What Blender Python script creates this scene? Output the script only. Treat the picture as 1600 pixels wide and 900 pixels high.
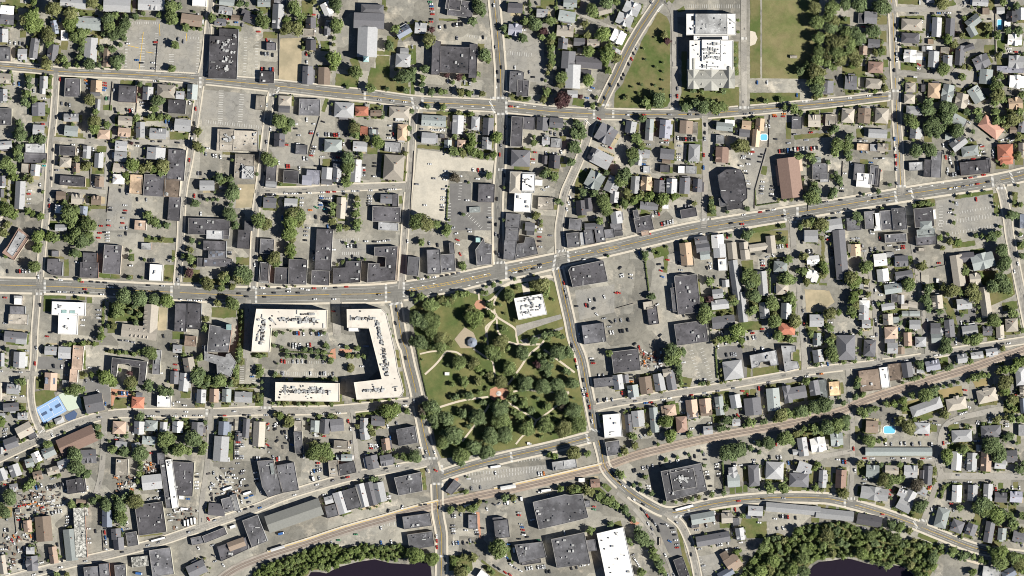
import bpy, math, random
import numpy as np
from mathutils import Vector, Matrix
random.seed(7)
for o in list(bpy.data.objects): bpy.data.objects.remove(o)
SC = bpy.context.scene
COL = SC.collection
PX = 0.75                                   # metres for one pixel of the 1600 x 900 picture
def gx(x): return (x - 800.0) * PX
def gy(y): return (450.0 - y) * PX

# ------------------------------------------------------------------ camera, sky, sun, exposure
cam = bpy.data.cameras.new('camera'); camo = bpy.data.objects.new('camera', cam); COL.objects.link(camo)
ALT = 6000.0
camo.location = (0, 0, ALT); camo.rotation_euler = (0, 0, 0)
cam.sensor_width = 36.0; cam.lens = 36.0 * ALT / (1600 * PX)
cam.clip_start = 100.0; cam.clip_end = 20000.0
SC.camera = camo
SUN_EL = math.radians(40); SUN_AZ = math.radians(108)      # azimuth clockwise from the top of the picture
W = bpy.data.worlds.new('World'); SC.world = W; W.use_nodes = True
nt = W.node_tree
sky = nt.nodes.new('ShaderNodeTexSky'); sky.sky_type = 'NISHITA'; sky.sun_disc = False
sky.sun_elevation = SUN_EL; sky.sun_rotation = SUN_AZ; sky.altitude = 1500.0; sky.air_density = 0.6; sky.dust_density = 0.2; sky.ozone_density = 1.5
bg = nt.nodes['Background']; nt.links.new(sky.outputs[0], bg.inputs[0]); bg.inputs[1].default_value = 0.05
sl = bpy.data.lights.new('sun', 'SUN'); sl.energy = 5.0; sl.angle = math.radians(0.5); sl.color = (1.0, 0.965, 0.90)
so = bpy.data.objects.new('sun', sl); COL.objects.link(so)
sdir = Vector((math.sin(SUN_AZ) * math.cos(SUN_EL), math.cos(SUN_AZ) * math.cos(SUN_EL), math.sin(SUN_EL)))
so.rotation_euler = (-sdir).to_track_quat('-Z', 'Y').to_euler(); so.location = (0, 0, 300)
SC.view_settings.view_transform = 'Standard'; SC.view_settings.look = 'None'
SC.view_settings.exposure = 0.85; SC.view_settings.gamma = 1.0; SC.view_settings.use_curve_mapping = False
SC.cycles.filter_width = 1.0; SC.cycles.max_bounces = 4; SC.cycles.diffuse_bounces = 1

# ------------------------------------------------------------------ materials
def mat(name, col, var=0.25, scale=0.25, rnd=0.0, rough=0.85, col2=None, scale2=0.03, fine=1.5, attr=None, spec=0.2, bump=0.0, blotch=None, cell=None, crack=None, spots=None):
    m = bpy.data.materials.new(name); m.use_nodes = True
    t = m.node_tree; N = t.nodes; L = t.links; b = N['Principled BSDF']
    b.inputs['Roughness'].default_value = rough
    b.inputs['Specular IOR Level'].default_value = spec
    geo = N.new('ShaderNodeNewGeometry')
    def noise(s, d=4.0, r=0.6):
        n = N.new('ShaderNodeTexNoise'); n.inputs['Scale'].default_value = s; n.inputs['Detail'].default_value = d
        n.inputs['Roughness'].default_value = r; L.new(geo.outputs['Position'], n.inputs['Vector']); return n
    def math_(op, a, bb):
        n = N.new('ShaderNodeMath'); n.operation = op
        for i, v in enumerate((a, bb)):
            if isinstance(v, (int, float)): n.inputs[i].default_value = v
            else: L.new(v, n.inputs[i])
        return n.outputs[0]
    def ramp(v, a, bb):
        n = N.new('ShaderNodeMapRange'); n.inputs[1].default_value = a; n.inputs[2].default_value = bb
        L.new(v, n.inputs[0]); return n.outputs[0]
    base = None
    if col2 is not None:
        mx = N.new('ShaderNodeMix'); mx.data_type = 'RGBA'
        mx.inputs[6].default_value = (*col, 1); mx.inputs[7].default_value = (*col2, 1)
        L.new(ramp(noise(scale2, 5, 0.62).outputs[0], 0.40, 0.60), mx.inputs[0]); base = mx.outputs[2]
    if attr:
        a = N.new('ShaderNodeAttribute'); a.attribute_name = attr; base = a.outputs['Color']
    if blotch:
        c3, s3, lo, hi = blotch
        mx = N.new('ShaderNodeMix'); mx.data_type = 'RGBA'
        if base is not None: L.new(base, mx.inputs[6])
        else: mx.inputs[6].default_value = (*col, 1)
        mx.inputs[7].default_value = (*c3, 1)
        L.new(ramp(noise(s3, 6, 0.7).outputs[0], lo, hi), mx.inputs[0]); base = mx.outputs[2]
    n1 = noise(scale); n2 = noise(fine, 3)
    f = math_('ADD', math_('MULTIPLY', math_('SUBTRACT', n1.outputs[0], 0.5), 2 * var), 1.0)
    f = math_('ADD', f, math_('MULTIPLY', math_('SUBTRACT', n2.outputs[0], 0.5), 1.2 * var))
    if cell:
        mp = N.new('ShaderNodeMapping'); mp.inputs['Rotation'].default_value = (0, 0, 0.06); L.new(geo.outputs['Position'], mp.inputs['Vector'])
        vo = N.new('ShaderNodeTexVoronoi'); vo.distance = 'CHEBYCHEV'; vo.inputs['Scale'].default_value = cell[0]; L.new(mp.outputs[0], vo.inputs['Vector'])
        sp = N.new('ShaderNodeSeparateColor'); L.new(vo.outputs['Color'], sp.inputs[0])
        f = math_('MULTIPLY', f, math_('ADD', math_('MULTIPLY', sp.outputs[0], 2 * cell[1]), 1.0 - cell[1]))
    if crack:
        nz = noise(0.15, 3); ad = N.new('ShaderNodeMix'); ad.data_type = 'VECTOR'; ad.inputs[0].default_value = 0.012 / crack[0] / 3
        va = N.new('ShaderNodeVectorMath'); va.operation = 'MULTIPLY_ADD'; L.new(nz.outputs['Color'], va.inputs[0]); va.inputs[1].default_value = (4, 4, 0); L.new(geo.outputs['Position'], va.inputs[2])
        vo = N.new('ShaderNodeTexVoronoi'); vo.feature = 'DISTANCE_TO_EDGE'; vo.inputs['Scale'].default_value = crack[0]; L.new(va.outputs[0], vo.inputs['Vector'])
        f = math_('MULTIPLY', f, math_('ADD', math_('MULTIPLY', ramp(vo.outputs['Distance'], 0.0, crack[1]), crack[2]), 1.0 - crack[2]))
    if spots:
        f = math_('MULTIPLY', f, math_('SUBTRACT', 1.0, math_('MULTIPLY', ramp(noise(spots[0], 2).outputs[0], 0.62, 0.70), spots[1])))
    if rnd:
        oi = N.new('ShaderNodeObjectInfo')
        f = math_('MULTIPLY', f, math_('ADD', math_('MULTIPLY', oi.outputs['Random'], 2 * rnd), 1.0 - rnd))
    hv = N.new('ShaderNodeVectorMath'); hv.operation = 'SCALE'
    if base is None: hv.inputs[0].default_value = col
    else: L.new(base, hv.inputs[0])
    L.new(f, hv.inputs['Scale']); L.new(hv.outputs[0], b.inputs['Base Color'])
    if bump:
        bp = N.new('ShaderNodeBump'); bp.inputs['Strength'].default_value = bump; bp.inputs['Distance'].default_value = 0.3
        L.new(n2.outputs[0], bp.inputs['Height']); L.new(bp.outputs[0], b.inputs['Normal'])
    return m
ROOF = dict(w=(.66,.645,.61), lg=(.30,.30,.30), mg=(.130,.128,.135), dg=(.088,.084,.090), bk=(.05,.05,.055), bl=(.19,.21,.25),
            gn=(.24,.26,.25), br=(.20,.155,.12), tn=(.31,.28,.235), tp=(.35,.26,.20), rd=(.36,.145,.095), rb=(.22,.15,.12),
            pk=(.45,.25,.19), lv=(.28,.28,.32), bg=(.40,.40,.39), ol=(.27,.265,.235), tl=(.30,.44,.42), ag=(.42,.41,.37), wd=(.55,.40,.24))
ROOF['or'] = (.43,.32,.22); ROOF['dp'] = (.165,.165,.150); ROOF['cr'] = (.575,.53,.46)
CN = dict(w='white', lg='light grey', mg='grey', dg='dark grey', bk='black', bl='blue-grey', gn='greenish grey', br='brown', tn='tan',
          tp='light brown', rd='red', rb='reddish brown', pk='pink', lv='bluish grey', bg='pale grey', ol='olive grey', tl='teal', ag='mottled white', wd='bare wood')
CN['or'] = 'orange-tan'; CN['cr'] = 'cream'; CN['dp'] = 'grey'
MR = {}
for k, c in ROOF.items():
    MR['s' + k] = mat('shingle_' + k, c, var=0.22, scale=0.5, rnd=0.22, rough=0.9, fine=2.2, bump=0.25)
    dk = tuple(v * 0.55 for v in c); lt = tuple(min(.8, v * 1.7 + .02) for v in c)
    if k == 'w': dk = (.62,.58,.53); lt = c
    if k == 'ag': dk = (.10,.10,.09)
    cl = k in ('w', 'cr')
    MR['f' + k] = mat('roof_membrane_' + k, c, var=0.16 if not cl else 0.06, scale=0.35, rnd=0.34 if not cl else 0.03, rough=0.85, fine=1.6, col2=dk if not cl else tuple(v * .88 for v in c), scale2=0.05 if k != 'ag' else 0.35,
                      blotch=(lt, 0.16, 0.58, 0.72) if not cl else None, cell=(.09, .12) if not cl else (.06, .05), spots=(.30, .35) if not cl else (.2, .12))
WALLC = [(.62,.60,.55), (.42,.40,.36), (.50,.42,.33), (.30,.16,.11), (.36,.38,.40), (.55,.52,.40)]
MW = [mat('siding', c, var=0.08, scale=0.4, rnd=0.1) for c in WALLC[:3]] + [mat('brick_wall', WALLC[3], var=0.15, scale=0.8)] + [mat('siding', c, var=0.08) for c in WALLC[4:]]
M_GROUND = mat('paved_ground', (.252,.236,.196), var=0.36, scale=0.16, col2=(.182,.174,.150), scale2=0.022, fine=0.9, blotch=((.35,.318,.258), 0.045, 0.54, 0.66), cell=(.030, .30), crack=(.07, .022, .15), spots=(.25, .2))
M_ROAD = mat('road_asphalt', (.180,.173,.154), var=0.24, scale=0.10, col2=(.150,.145,.130), scale2=0.025, fine=0.9, cell=(.05, .10), spots=(.28, .25))
M_LANED = mat('worn_light_asphalt', (.235,.222,.195), var=0.3, scale=0.10, fine=0.9)
M_ROADD = mat('worn_asphalt', (.145,.140,.126), var=0.3, scale=0.10, fine=0.9)
M_PATCH = mat('new_asphalt', (.115,.112,.105), var=0.2, scale=0.3)
M_LANE = mat('lane_asphalt', (.285,.266,.230), var=0.24, scale=0.12, col2=(.235,.222,.196), scale2=0.03, fine=0.9, cell=(.04, .14), crack=(.08, .022, .2), spots=(.25, .2))
M_LOT = mat('lot_asphalt', (.262,.246,.212), var=0.28, scale=0.16, col2=(.21,.202,.182), scale2=0.035, fine=0.9, crack=(.075, .024, .2), spots=(.25, .22))
M_LOTD = mat('dark_asphalt', (.125,.120,.115), var=0.2, scale=0.14, col2=(.155,.15,.14), scale2=0.04, fine=0.8)
M_CONC = mat('concrete', (.43,.395,.325), var=0.2, scale=0.15, col2=(.36,.335,.28), scale2=0.04, fine=0.6)
M_WALK = mat('pavement_concrete', (.46,.415,.335), var=0.2, scale=0.2, fine=0.9)
M_PARA = mat('parapet_coping', (.24,.23,.215), var=0.2, scale=0.4, rnd=0.4)
M_GRASS = mat('lawn_grass', (.078,.102,.034), var=0.30, scale=0.25, col2=(.14,.128,.060), scale2=0.04, fine=1.4, rough=1.0, spec=0.0)
M_FIELD = mat('field_grass', (.115,.128,.050), var=0.32, scale=0.10, col2=(.18,.16,.08), scale2=0.03, fine=0.8, rough=1.0, spec=0.0)
M_PARK = mat('park_grass', (.078,.102,.036), var=0.26, scale=0.15, col2=(.155,.145,.062), scale2=0.022, fine=0.9, rough=1.0, spec=0.0)
M_DRY = mat('dry_grass', (.27,.21,.11), var=0.2, scale=0.2, col2=(.20,.17,.08), scale2=0.05, rough=1.0, spec=0.0)
M_DIRT = mat('bare_soil', (.36,.30,.20), var=0.18, scale=0.12, col2=(.26,.225,.15), scale2=0.05, rough=1.0, spec=0.0)
M_BRICK = mat('brick_paving', (.38,.20,.13), var=0.18, scale=0.6, rough=0.9)
M_PATH = mat('path_concrete', (.46,.40,.31), var=0.1, scale=0.3)
M_TAN = mat('tan_paving', (.30,.25,.18), var=0.15, scale=0.4)
M_PAD = mat('green_play_surface', (.42,.47,.38), var=0.06, scale=0.3)
M_COURT = mat('blue_court_paint', (.23,.345,.52), var=0.06, scale=0.2)
M_COURTD = mat('dark_court_paint', (.06,.09,.16), var=0.06)
M_WHITE = mat('white_paint', (.62,.61,.57), var=0.12, scale=0.5)
M_YELL = mat('yellow_paint', (.52,.34,.06), var=0.15, scale=0.5)
M_BALL = mat('ballast', (.27,.212,.165), blotch=((.17,.155,.10), .06, .6, .72), var=0.34, scale=0.25, col2=(.33,.275,.22), scale2=0.05, fine=1.2)
M_BALLG = mat('ballast_weathered', (.24,.215,.185), var=0.3, scale=0.25, col2=(.30,.265,.225), scale2=0.05, fine=1.2)
M_BALLD = mat('ballast_grey', (.215,.178,.148), var=0.2, scale=0.25, fine=1.2)
M_RAIL = mat('rail_steel', (.12,.09,.075), var=0.1, rough=0.5)
M_RUST = mat('rusty_metal', (.16,.105,.075), var=0.3, scale=0.6)
M_METAL = mat('roof_unit_metal', (.36,.36,.35), var=0.15, scale=0.8, rnd=0.3, rough=0.5)
M_MDARK = mat('dark_roof_unit', (.055,.05,.048), var=0.3, scale=0.8, rnd=0.4, rough=0.6)
M_GLASS = mat('window_glass', (.015,.018,.022), var=0.0, rough=0.15, spec=0.5)
M_TYRE = mat('tyre_rubber', (.02,.02,.02), var=0.0)
M_BARK = mat('bark', (.10,.075,.05), var=0.2)
M_CHIM = mat('chimney_brick', (.26,.12,.08), var=0.2, scale=2)
M_POOLW = mat('pool_water', (.13,.42,.58), var=0.06, scale=0.4, rough=0.3)
M_STONE = mat('stone', (.45,.43,.39), var=0.12)
M_WATER = mat('river_water', (.014,.010,.017), var=0.1, scale=0.2, rough=0.25, spec=0.25)
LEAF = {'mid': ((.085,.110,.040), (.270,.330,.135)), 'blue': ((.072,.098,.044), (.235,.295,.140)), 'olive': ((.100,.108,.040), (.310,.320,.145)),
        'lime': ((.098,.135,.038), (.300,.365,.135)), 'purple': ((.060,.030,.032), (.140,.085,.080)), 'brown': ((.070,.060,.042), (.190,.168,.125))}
def leafmat(name, a, bb):
    m = bpy.data.materials.new('leaves_' + name); m.use_nodes = True
    t = m.node_tree; N = t.nodes; L = t.links; b = N['Principled BSDF']; b.inputs['Roughness'].default_value = 0.8; b.inputs['Specular IOR Level'].default_value = 0.1
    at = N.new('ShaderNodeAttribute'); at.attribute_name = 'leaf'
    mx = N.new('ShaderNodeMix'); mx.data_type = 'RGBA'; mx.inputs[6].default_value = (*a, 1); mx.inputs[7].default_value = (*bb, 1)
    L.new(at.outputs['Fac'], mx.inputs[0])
    oi = N.new('ShaderNodeObjectInfo'); mr = N.new('ShaderNodeMapRange'); L.new(oi.outputs['Random'], mr.inputs[0]); mr.inputs[3].default_value = .8; mr.inputs[4].default_value = 1.25
    v = N.new('ShaderNodeVectorMath'); v.operation = 'SCALE'; L.new(mx.outputs[2], v.inputs[0]); L.new(mr.outputs[0], v.inputs['Scale'])
    L.new(v.outputs[0], b.inputs['Base Color'])
    tl = N.new('ShaderNodeBsdfTranslucent'); L.new(v.outputs[0], tl.inputs[0]); ms = N.new('ShaderNodeMixShader'); ms.inputs[0].default_value = 0.38
    L.new(b.outputs[0], ms.inputs[1]); L.new(tl.outputs[0], ms.inputs[2]); L.new(ms.outputs[0], N['Material Output'].inputs[0])
    return m
ML = {k: leafmat(k, *v) for k, v in LEAF.items()}
PAINT = dict(w=(.62,.62,.61), k=(.025,.026,.03), g=(.20,.20,.21), r=(.35,.035,.025), b=(.04,.11,.28), o=(.55,.19,.05), n=(.06,.20,.10), t=(.05,.35,.36), y=(.55,.40,.05), s=(.34,.35,.36))
PN = dict(w='white', k='black', g='grey', r='red', b='blue', o='orange', n='green', t='teal', y='yellow', s='silver')
MP = {k: mat('car_paint_' + PN[k], c, var=0.03, rough=0.3, spec=0.5) for k, c in PAINT.items()}

# ------------------------------------------------------------------ mesh helpers
def mesh(name, V, F, mats, mi=None, smooth=False):
    me = bpy.data.meshes.new(name); me.from_pydata(V, [], F)
    for m in (mats if isinstance(mats, (list, tuple)) else [mats]): me.materials.append(m)
    if mi is not None: me.polygons.foreach_set('material_index', mi)
    me.update(); return me
def obj(name, me, parent=None, loc=None, rz=0.0):
    o = bpy.data.objects.new(name, me); COL.objects.link(o)
    if parent: o.parent = parent
    if loc is not None: o.location = loc
    if rz: o.rotation_euler = (0, 0, rz)
    return o
def tag(o, label=None, cat=None, group=None, kind=None):
    if label: o['label'] = label
    if cat: o['category'] = cat
    if group: o['group'] = group
    if kind: o['kind'] = kind
    return o
def area2(P): return sum(P[i][0] * P[(i + 1) % len(P)][1] - P[(i + 1) % len(P)][0] * P[i][1] for i in range(len(P))) / 2
def ccw(P): return P if area2(P) > 0 else P[::-1]
def inset(P, d):
    n = len(P); out = []
    for i in range(n):
        p0, p1, p2 = Vector(P[i - 1]), Vector(P[i]), Vector(P[(i + 1) % n])
        a = (p1 - p0); b = (p2 - p1)
        if a.length < 1e-6 or b.length < 1e-6: out.append(tuple(p1)); continue
        a.normalize(); b.normalize()
        na, nb = Vector((-a.y, a.x)), Vector((-b.y, b.x)); s = na + nb
        if s.length < 1e-4: s = na
        s.normalize(); k = d / max(0.4, s.dot(na)); out.append((p1.x + s.x * k, p1.y + s.y * k))
    return out
def prism(P, z0, z1, V, F, top=True, bot=False):
    n = len(P); o = len(V); V += [(x, y, z0) for x, y in P] + [(x, y, z1) for x, y in P]
    for i in range(n): j = (i + 1) % n; F.append((o + i, o + j, o + n + j, o + n + i))
    if top: F.append(tuple(o + n + i for i in range(n)))
    if bot: F.append(tuple(o + i for i in reversed(range(n))))
def box(V, F, x0, x1, y0, y1, z0, z1): prism([(x0, y0), (x1, y0), (x1, y1), (x0, y1)], z0, z1, V, F, True, True)
def sheet(P, z, V, F): o = len(V); V += [(x, y, z) for x, y in P]; F.append(tuple(range(o, o + len(P))))
def inpoly(x, y, P):
    c = False; n = len(P); j = n - 1
    for i in range(n):
        if (P[i][1] > y) != (P[j][1] > y) and x < (P[j][0] - P[i][0]) * (y - P[i][1]) / (P[j][1] - P[i][1]) + P[i][0]: c = not c
        j = i
    return c
def rough_poly(P, step, jit, rng):
    out = []
    for i in range(len(P)):
        a, b = Vector(P[i]), Vector(P[(i + 1) % len(P)]); n = max(1, int((b - a).length / step))
        for k in range(n): p = a.lerp(b, k / n); out.append((p.x + rng.uniform(-jit, jit), p.y + rng.uniform(-jit, jit)))
    return out

# ------------------------------------------------------------------ what stands where (pixels of the picture, read off in 25 tiles)
TILES = {
'00': '''
B
g 60 80 100 62 5 w
g 60 155 100 70 5 mg
g 25 280 80 100 0 lg
f 35 425 105 110 0 mg
gx 180 425 66 76 0 lg
g 270 380 62 150 8 mg
g 415 412 78 120 8 mg
g 430 215 45 100 -10 bl
f 507 278 55 80 0 w
g 575 25 195 75 5 lg
g 917 45 205 95 2 lg
g 1185 35 200 90 2 lg
g 695 188 185 90 4 gn
g 712 390 95 182 4 lg
g 935 185 45 55 0 br
g 840 450 56 140 4 br
g 1500 160 160 85 7 br
f 1560 25 110 52 3 w
g 345 645 58 90 2 lg
+g 335 710 40 45 2 lg
f 570 687 122 146 2 dg
g 755 675 82 85 3 or
+g 748 728 70 40 3 mg
g 765 820 34 80 3 lg
f 1000 735 142 130 3 dg
g 1158 732 75 98 3 lg
h 1300 715 135 95 4 tn
g 1410 745 60 56 4 lg
g 1505 720 76 112 4 gn
f 1385 835 138 106 3 dg
g 305 855 96 100 0 mg
g 45 615 82 72 5 tn
g 30 745 56 90 0 lg
T
425 75 65 270 20 35 205 165 50 255 140 62 300 200 55 290 245 42 250 200 60 380 270 60 385 330 42 555 110 55 545 190 52 560 240 42 725 25 48 790 60 30 585 290 48 640 270 46 690 250 30 640 330 40 640 380 36 625 450 38 350 450 28 370 510 46 455 475 30 500 460 42 525 510 36 605 510 28 700 505 52 775 510 25 795 380 36 845 150 46 900 120 40 860 210 46 820 265 30 890 280 46 950 240 46 985 190 50 970 300 32 980 130 30 885 385 36 945 350 25 910 480 46 955 460 42 925 520 36 1060 130 36 1120 105 25 1245 115 30 1345 60 52 1390 50 42 1340 130 52 1370 170 36 1330 175 30 1455 215 40 1515 225 18 1565 230 25 1375 355 40 1345 540 38 225 620 36 230 670 36 215 730 42 195 790 42 270 780 36 225 820 30 400 600 20 395 680 22 395 740 16 705 785 46 745 880 36 1095 660 28 1090 740 15 1225 790 46 1265 790 42 1210 850 42 1250 60 22 570 165 50 250 90 30 290 75 25
C
80 330 90 w 120 338 90 w 157 340 90 k 180 343 90 k 1000 340 0 w 1070 470 0 b 1107 492 0 k 1195 490 0 w 1195 535 0 k 1215 330 0 r 1215 350 0 k 1395 305 90 g 1435 325 90 k 1212 633 5 w 470 620 90 r 485 810 90 g 520 815 90 k 545 820 90 w 675 630 20 o 680 655 20 b 690 690 20 w 820 648 10 r 820 668 10 r 822 688 10 b 810 705 10 b 830 770 90 n 852 770 90 k 892 705 90 w 900 855 90 k 990 858 75 k 1015 865 75 r 1035 862 75 w 150 655 90 b 112 655 90 w 345 768 5 w 1375 750 90 r 1483 805 90 w 1530 850 85 r 170 580 0 w 265 710 90 w 290 520 8 k 160 465 0 w 1550 120 90 w 1222 720 90 w 1110 800 0 w 1115 825 0 w 1360 670 90 k 200 10 90 w 470 155 90 b
G
680 100 125 46 4 140 40 230 40 3 300 590 230 40 4 840 840 70 44 3 1000 645 115 30 4 1160 662 50 26 4 570 607 130 22 4 505 355 52 72 4 1150 145 145 22 4 385 745 50 45 0 380 650 50 90 0 100 10 110 30 0 770 280 70 50 0 380 870 40 50 0 720 250 90 40 0 180 265 50 60 0
''',
'01': '''
B
f 45 15 102 132 0 mg
g 560 20 110 56 0 lg
g 305 115 84 72 3 lg
g 560 125 100 74 5 gn
h 812 152 92 66 3 tp
g 982 45 104 68 3 tn
g 975 135 92 62 5 tp
g 1100 115 62 116 0 lg
g 1237 145 124 78 3 lg
g 1430 80 122 88 5 lg
f 280 265 155 82 0 lg
f 280 335 180 80 2 dg
g 45 235 100 56 -5 lg
f 530 280 128 74 4 dg
g 682 290 56 92 4 lg
h 515 370 84 70 3 tn
g 775 355 62 108 3 lg
g 598 410 52 62 0 br
g 950 242 88 72 5 lg
g 945 325 92 72 5 lg
g 935 415 92 66 10 tn
gy 1222 300 138 88 4 lg
f 1380 390 138 240 4 dg 6 bakery
+f 1210 550 170 170 4 dg 6
+f 1345 570 125 140 4 br 6
+f 1365 730 96 190 4 dg 5
f 1065 540 96 150 4 or
f 570 515 200 76 4 dg
h 930 500 86 70 3 w
g 780 520 66 76 4 br
g 280 430 68 84 5 lg
f 200 415 60 70 5 tn
g 22 515 50 76 0 mg
g 160 625 72 212 3 lg
g 480 630 70 62 3 br
g 605 655 82 72 3 tn
g 755 665 70 66 3 br
gx 480 735 86 60 5 w
g 655 748 58 66 5 bl
g 480 880 86 46 0 lg
f 1100 860 92 76 4 tp
g 5 840 30 90 0 tn
f 1635 872 325 128 2 dg 6
g 10 610 40 60 0 mg
T
745 50 55 740 100 50 835 80 40 570 75 20 160 110 46 165 170 50 130 150 40 180 150 40 245 190 32 330 190 46 300 190 36 135 290 46 150 330 46 50 380 56 90 420 50 110 480 46 60 340 36 150 250 40 345 360 24 240 500 40 200 490 30 150 60 36 80 600 16 80 650 18 60 740 56 110 780 46 60 860 40 220 750 36 260 770 30 315 790 40 30 700 36 600 345 34 690 385 36 660 410 30 1040 390 56 1110 420 42 1165 400 46 1210 420 42 1275 390 52 1260 440 46 1290 420 36 1030 370 36 985 470 36 1000 520 24 885 200 22 890 385 16 1030 220 18 1070 20 36 1190 15 34 1250 15 34 1310 15 30 505 690 34 540 760 60 570 800 56 520 810 46 600 740 40 690 850 60 640 860 46 730 860 40 560 870 40 1155 780 42 1210 830 46 1180 820 36 1300 860 36 1530 690 40 1550 130 40 1540 240 46 1580 270 30 1240 860 30 310 460 20 335 600 18 430 790 16
C
335 70 0 r 440 15 90 k 705 165 90 k 955 175 0 k 1075 218 3 k 1072 240 3 w 1195 205 0 k 1250 207 0 k 1390 215 0 k 1420 270 0 w 1500 185 90 w 1520 65 90 k 415 270 90 k 415 365 90 k 445 430 0 k 405 495 90 k 345 395 0 t 285 320 90 b 570 230 0 w 730 265 90 w 790 295 0 w 610 275 90 w 232 590 0 w 225 615 0 r 225 655 0 w 222 690 0 w 315 545 90 w 387 665 90 k 387 708 90 r 940 590 90 k 992 610 80 k 1145 660 90 w 1075 658 90 k 978 703 3 w 980 745 3 r 975 765 3 k 862 722 3 k 862 742 3 k 962 802 3 w 850 822 3 w 958 843 3 r 850 862 3 r 950 880 3 w 790 865 3 r 990 880 90 w 1480 352 90 r 1550 455 90 k 1570 455 90 k 1520 630 90 r 1565 635 90 k 1585 635 90 k 1570 770 90 w 1335 795 90 w 890 450 0 w 735 548 80 w 1320 50 90 b 1295 50 90 b 1340 110 90 w 720 530 80 w
G
310 30 120 40 0 375 130 30 70 0 560 180 220 30 5 795 265 80 46 0 670 400 80 70 0 765 430 95 56 0 1400 160 150 60 0 685 530 30 70 0 500 610 50 30 0 610 570 160 18 4 760 720 140 24 2 420 850 60 50 0 440 160 30 40 0 1230 25 220 40 0 1430 20 80 30 0 30 620 50 120 0 100 640 40 200 0 990 470 30 50 0 360 260 20 70 0 620 165 60 50 0 820 350 20 40 0
L
850 560 1020 580 1030 700 990 900 830 900
''',
'02': '''
B
p rb 7 150 -20 240 50 115 235 20 175 65 120
+p lg 7.4 150 5 210 45 105 205 60 165 90 110
f 435 182 56 46 0 mg 4
p dg 5 375 222 465 222 465 245 495 250 488 355 415 350 370 318
f 705 235 110 120 2 dg 5
+f 700 310 145 120 2 dg 5
f 880 228 140 225 4 dg 6
f 1145 125 76 52 2 bg 4
f 1222 330 102 128 3 w 5
f 145 545 70 70 2 lg 4
+f 145 555 60 50 2 w 5
f 140 625 120 66 2 mg 5
+f 145 695 150 80 2 tn 5
f 540 612 262 106 2 w 7 market
+f 535 730 152 165 2 w 7
g 125 835 170 78 5 mg
+g 170 850 80 70 5 lg
g 1090 795 270 95 7 tn 8 rectory
+gy 1180 690 106 220 4 tn 8
f 1415 680 92 220 2 dg 7
+f 1520 670 110 200 2 dg 7
f 1575 250 66 70 3 mg 5
f 1490 865 90 80 5 tp 5
T
300 50 50 330 30 40 290 140 46 310 120 36 400 40 46 430 60 46 390 70 36 560 60 46 600 30 52 640 70 56 690 40 46 710 80 40 620 110 40 660 90 50 520 60 36 590 175 42 620 185 30 560 180 26 270 280 50 290 290 36 620 385 22 1020 160 18 1020 220 28 1010 370 24 1500 80 30 1490 150 34 1490 220 46 1440 200 26 1480 330 44 1520 280 20 1560 100 16 1580 400 36 970 510 60 1000 540 42 950 550 36 1100 530 60 1080 560 42 1210 540 50 1240 560 36 1310 550 56 1300 530 40 930 600 52 950 640 36 910 600 36 1050 590 30 1090 660 36 1060 720 30 890 750 34 850 750 26 790 770 26 790 830 40 900 665 34 1030 635 20 650 880 30 690 880 26 740 885 26 545 890 26 580 892 20 505 892 18 1165 50 20 1270 70 26 1355 220 20 1130 230 18 30 20 46 50 200 24 1110 370 16 690 490 14 1325 380 16 840 550 10 820 600 14 810 680 12 805 720 14 1010 640 22 445 370 10 610 525 18 1210 65 22
C
135 320 85 k 155 320 85 r 178 318 85 w 200 320 85 w 230 318 85 w 60 320 85 k 405 385 3 k 475 388 3 w 640 402 3 r 715 400 3 k 767 405 3 k 825 408 3 k 855 442 3 w 870 444 3 w 665 460 3 r 415 480 3 k 460 480 3 w 505 482 3 w 570 485 3 k 640 490 3 k 688 490 3 k 795 500 3 w 315 582 88 k 300 362 85 w 370 828 5 r 395 798 0 k 770 622 3 w 768 658 3 w 770 683 3 w 648 700 3 w 645 742 3 w 745 835 10 w 40 525 3 r 120 728 3 r 42 725 3 w 10 840 80 k 1278 825 80 k 940 858 8 k 990 862 8 k 1038 873 8 k 1095 875 8 k 1022 275 0 w 1165 235 88 k 1185 235 88 k 1205 235 88 k 1320 238 30 k 1160 430 3 k 1270 433 3 w 1390 385 88 w 1395 195 88 k 1370 75 88 k 840 15 0 w 840 40 0 w 840 62 0 w 840 82 0 w 780 20 0 r 770 58 0 r 940 42 0 k 985 25 88 k 600 248 20 w 900 500 3 w 1410 540 3 w 1480 545 3 w 1525 548 3 w 1560 548 3 w 762 175 88 k 820 15 0 k
G
1325 335 84 130 2 820 352 90 40 3 900 360 70 36 3 1015 365 56 36 0 430 520 170 26 0 370 575 60 120 0 610 530 110 26 0 1050 640 380 140 0 520 290 36 130 0 440 212 120 20 5 1240 75 230 40 2 1360 200 36 90 0 1390 820 90 60 0 870 720 60 160 0 700 545 40 50 0 1500 350 120 90 0 650 885 250 24 0 805 700 20 300 2 1490 390 120 30 0 1030 210 40 60 0 860 600 20 80 0 100 800 200 15 3
D
1240 600 1310 600 1300 780 1230 780
''',
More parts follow.
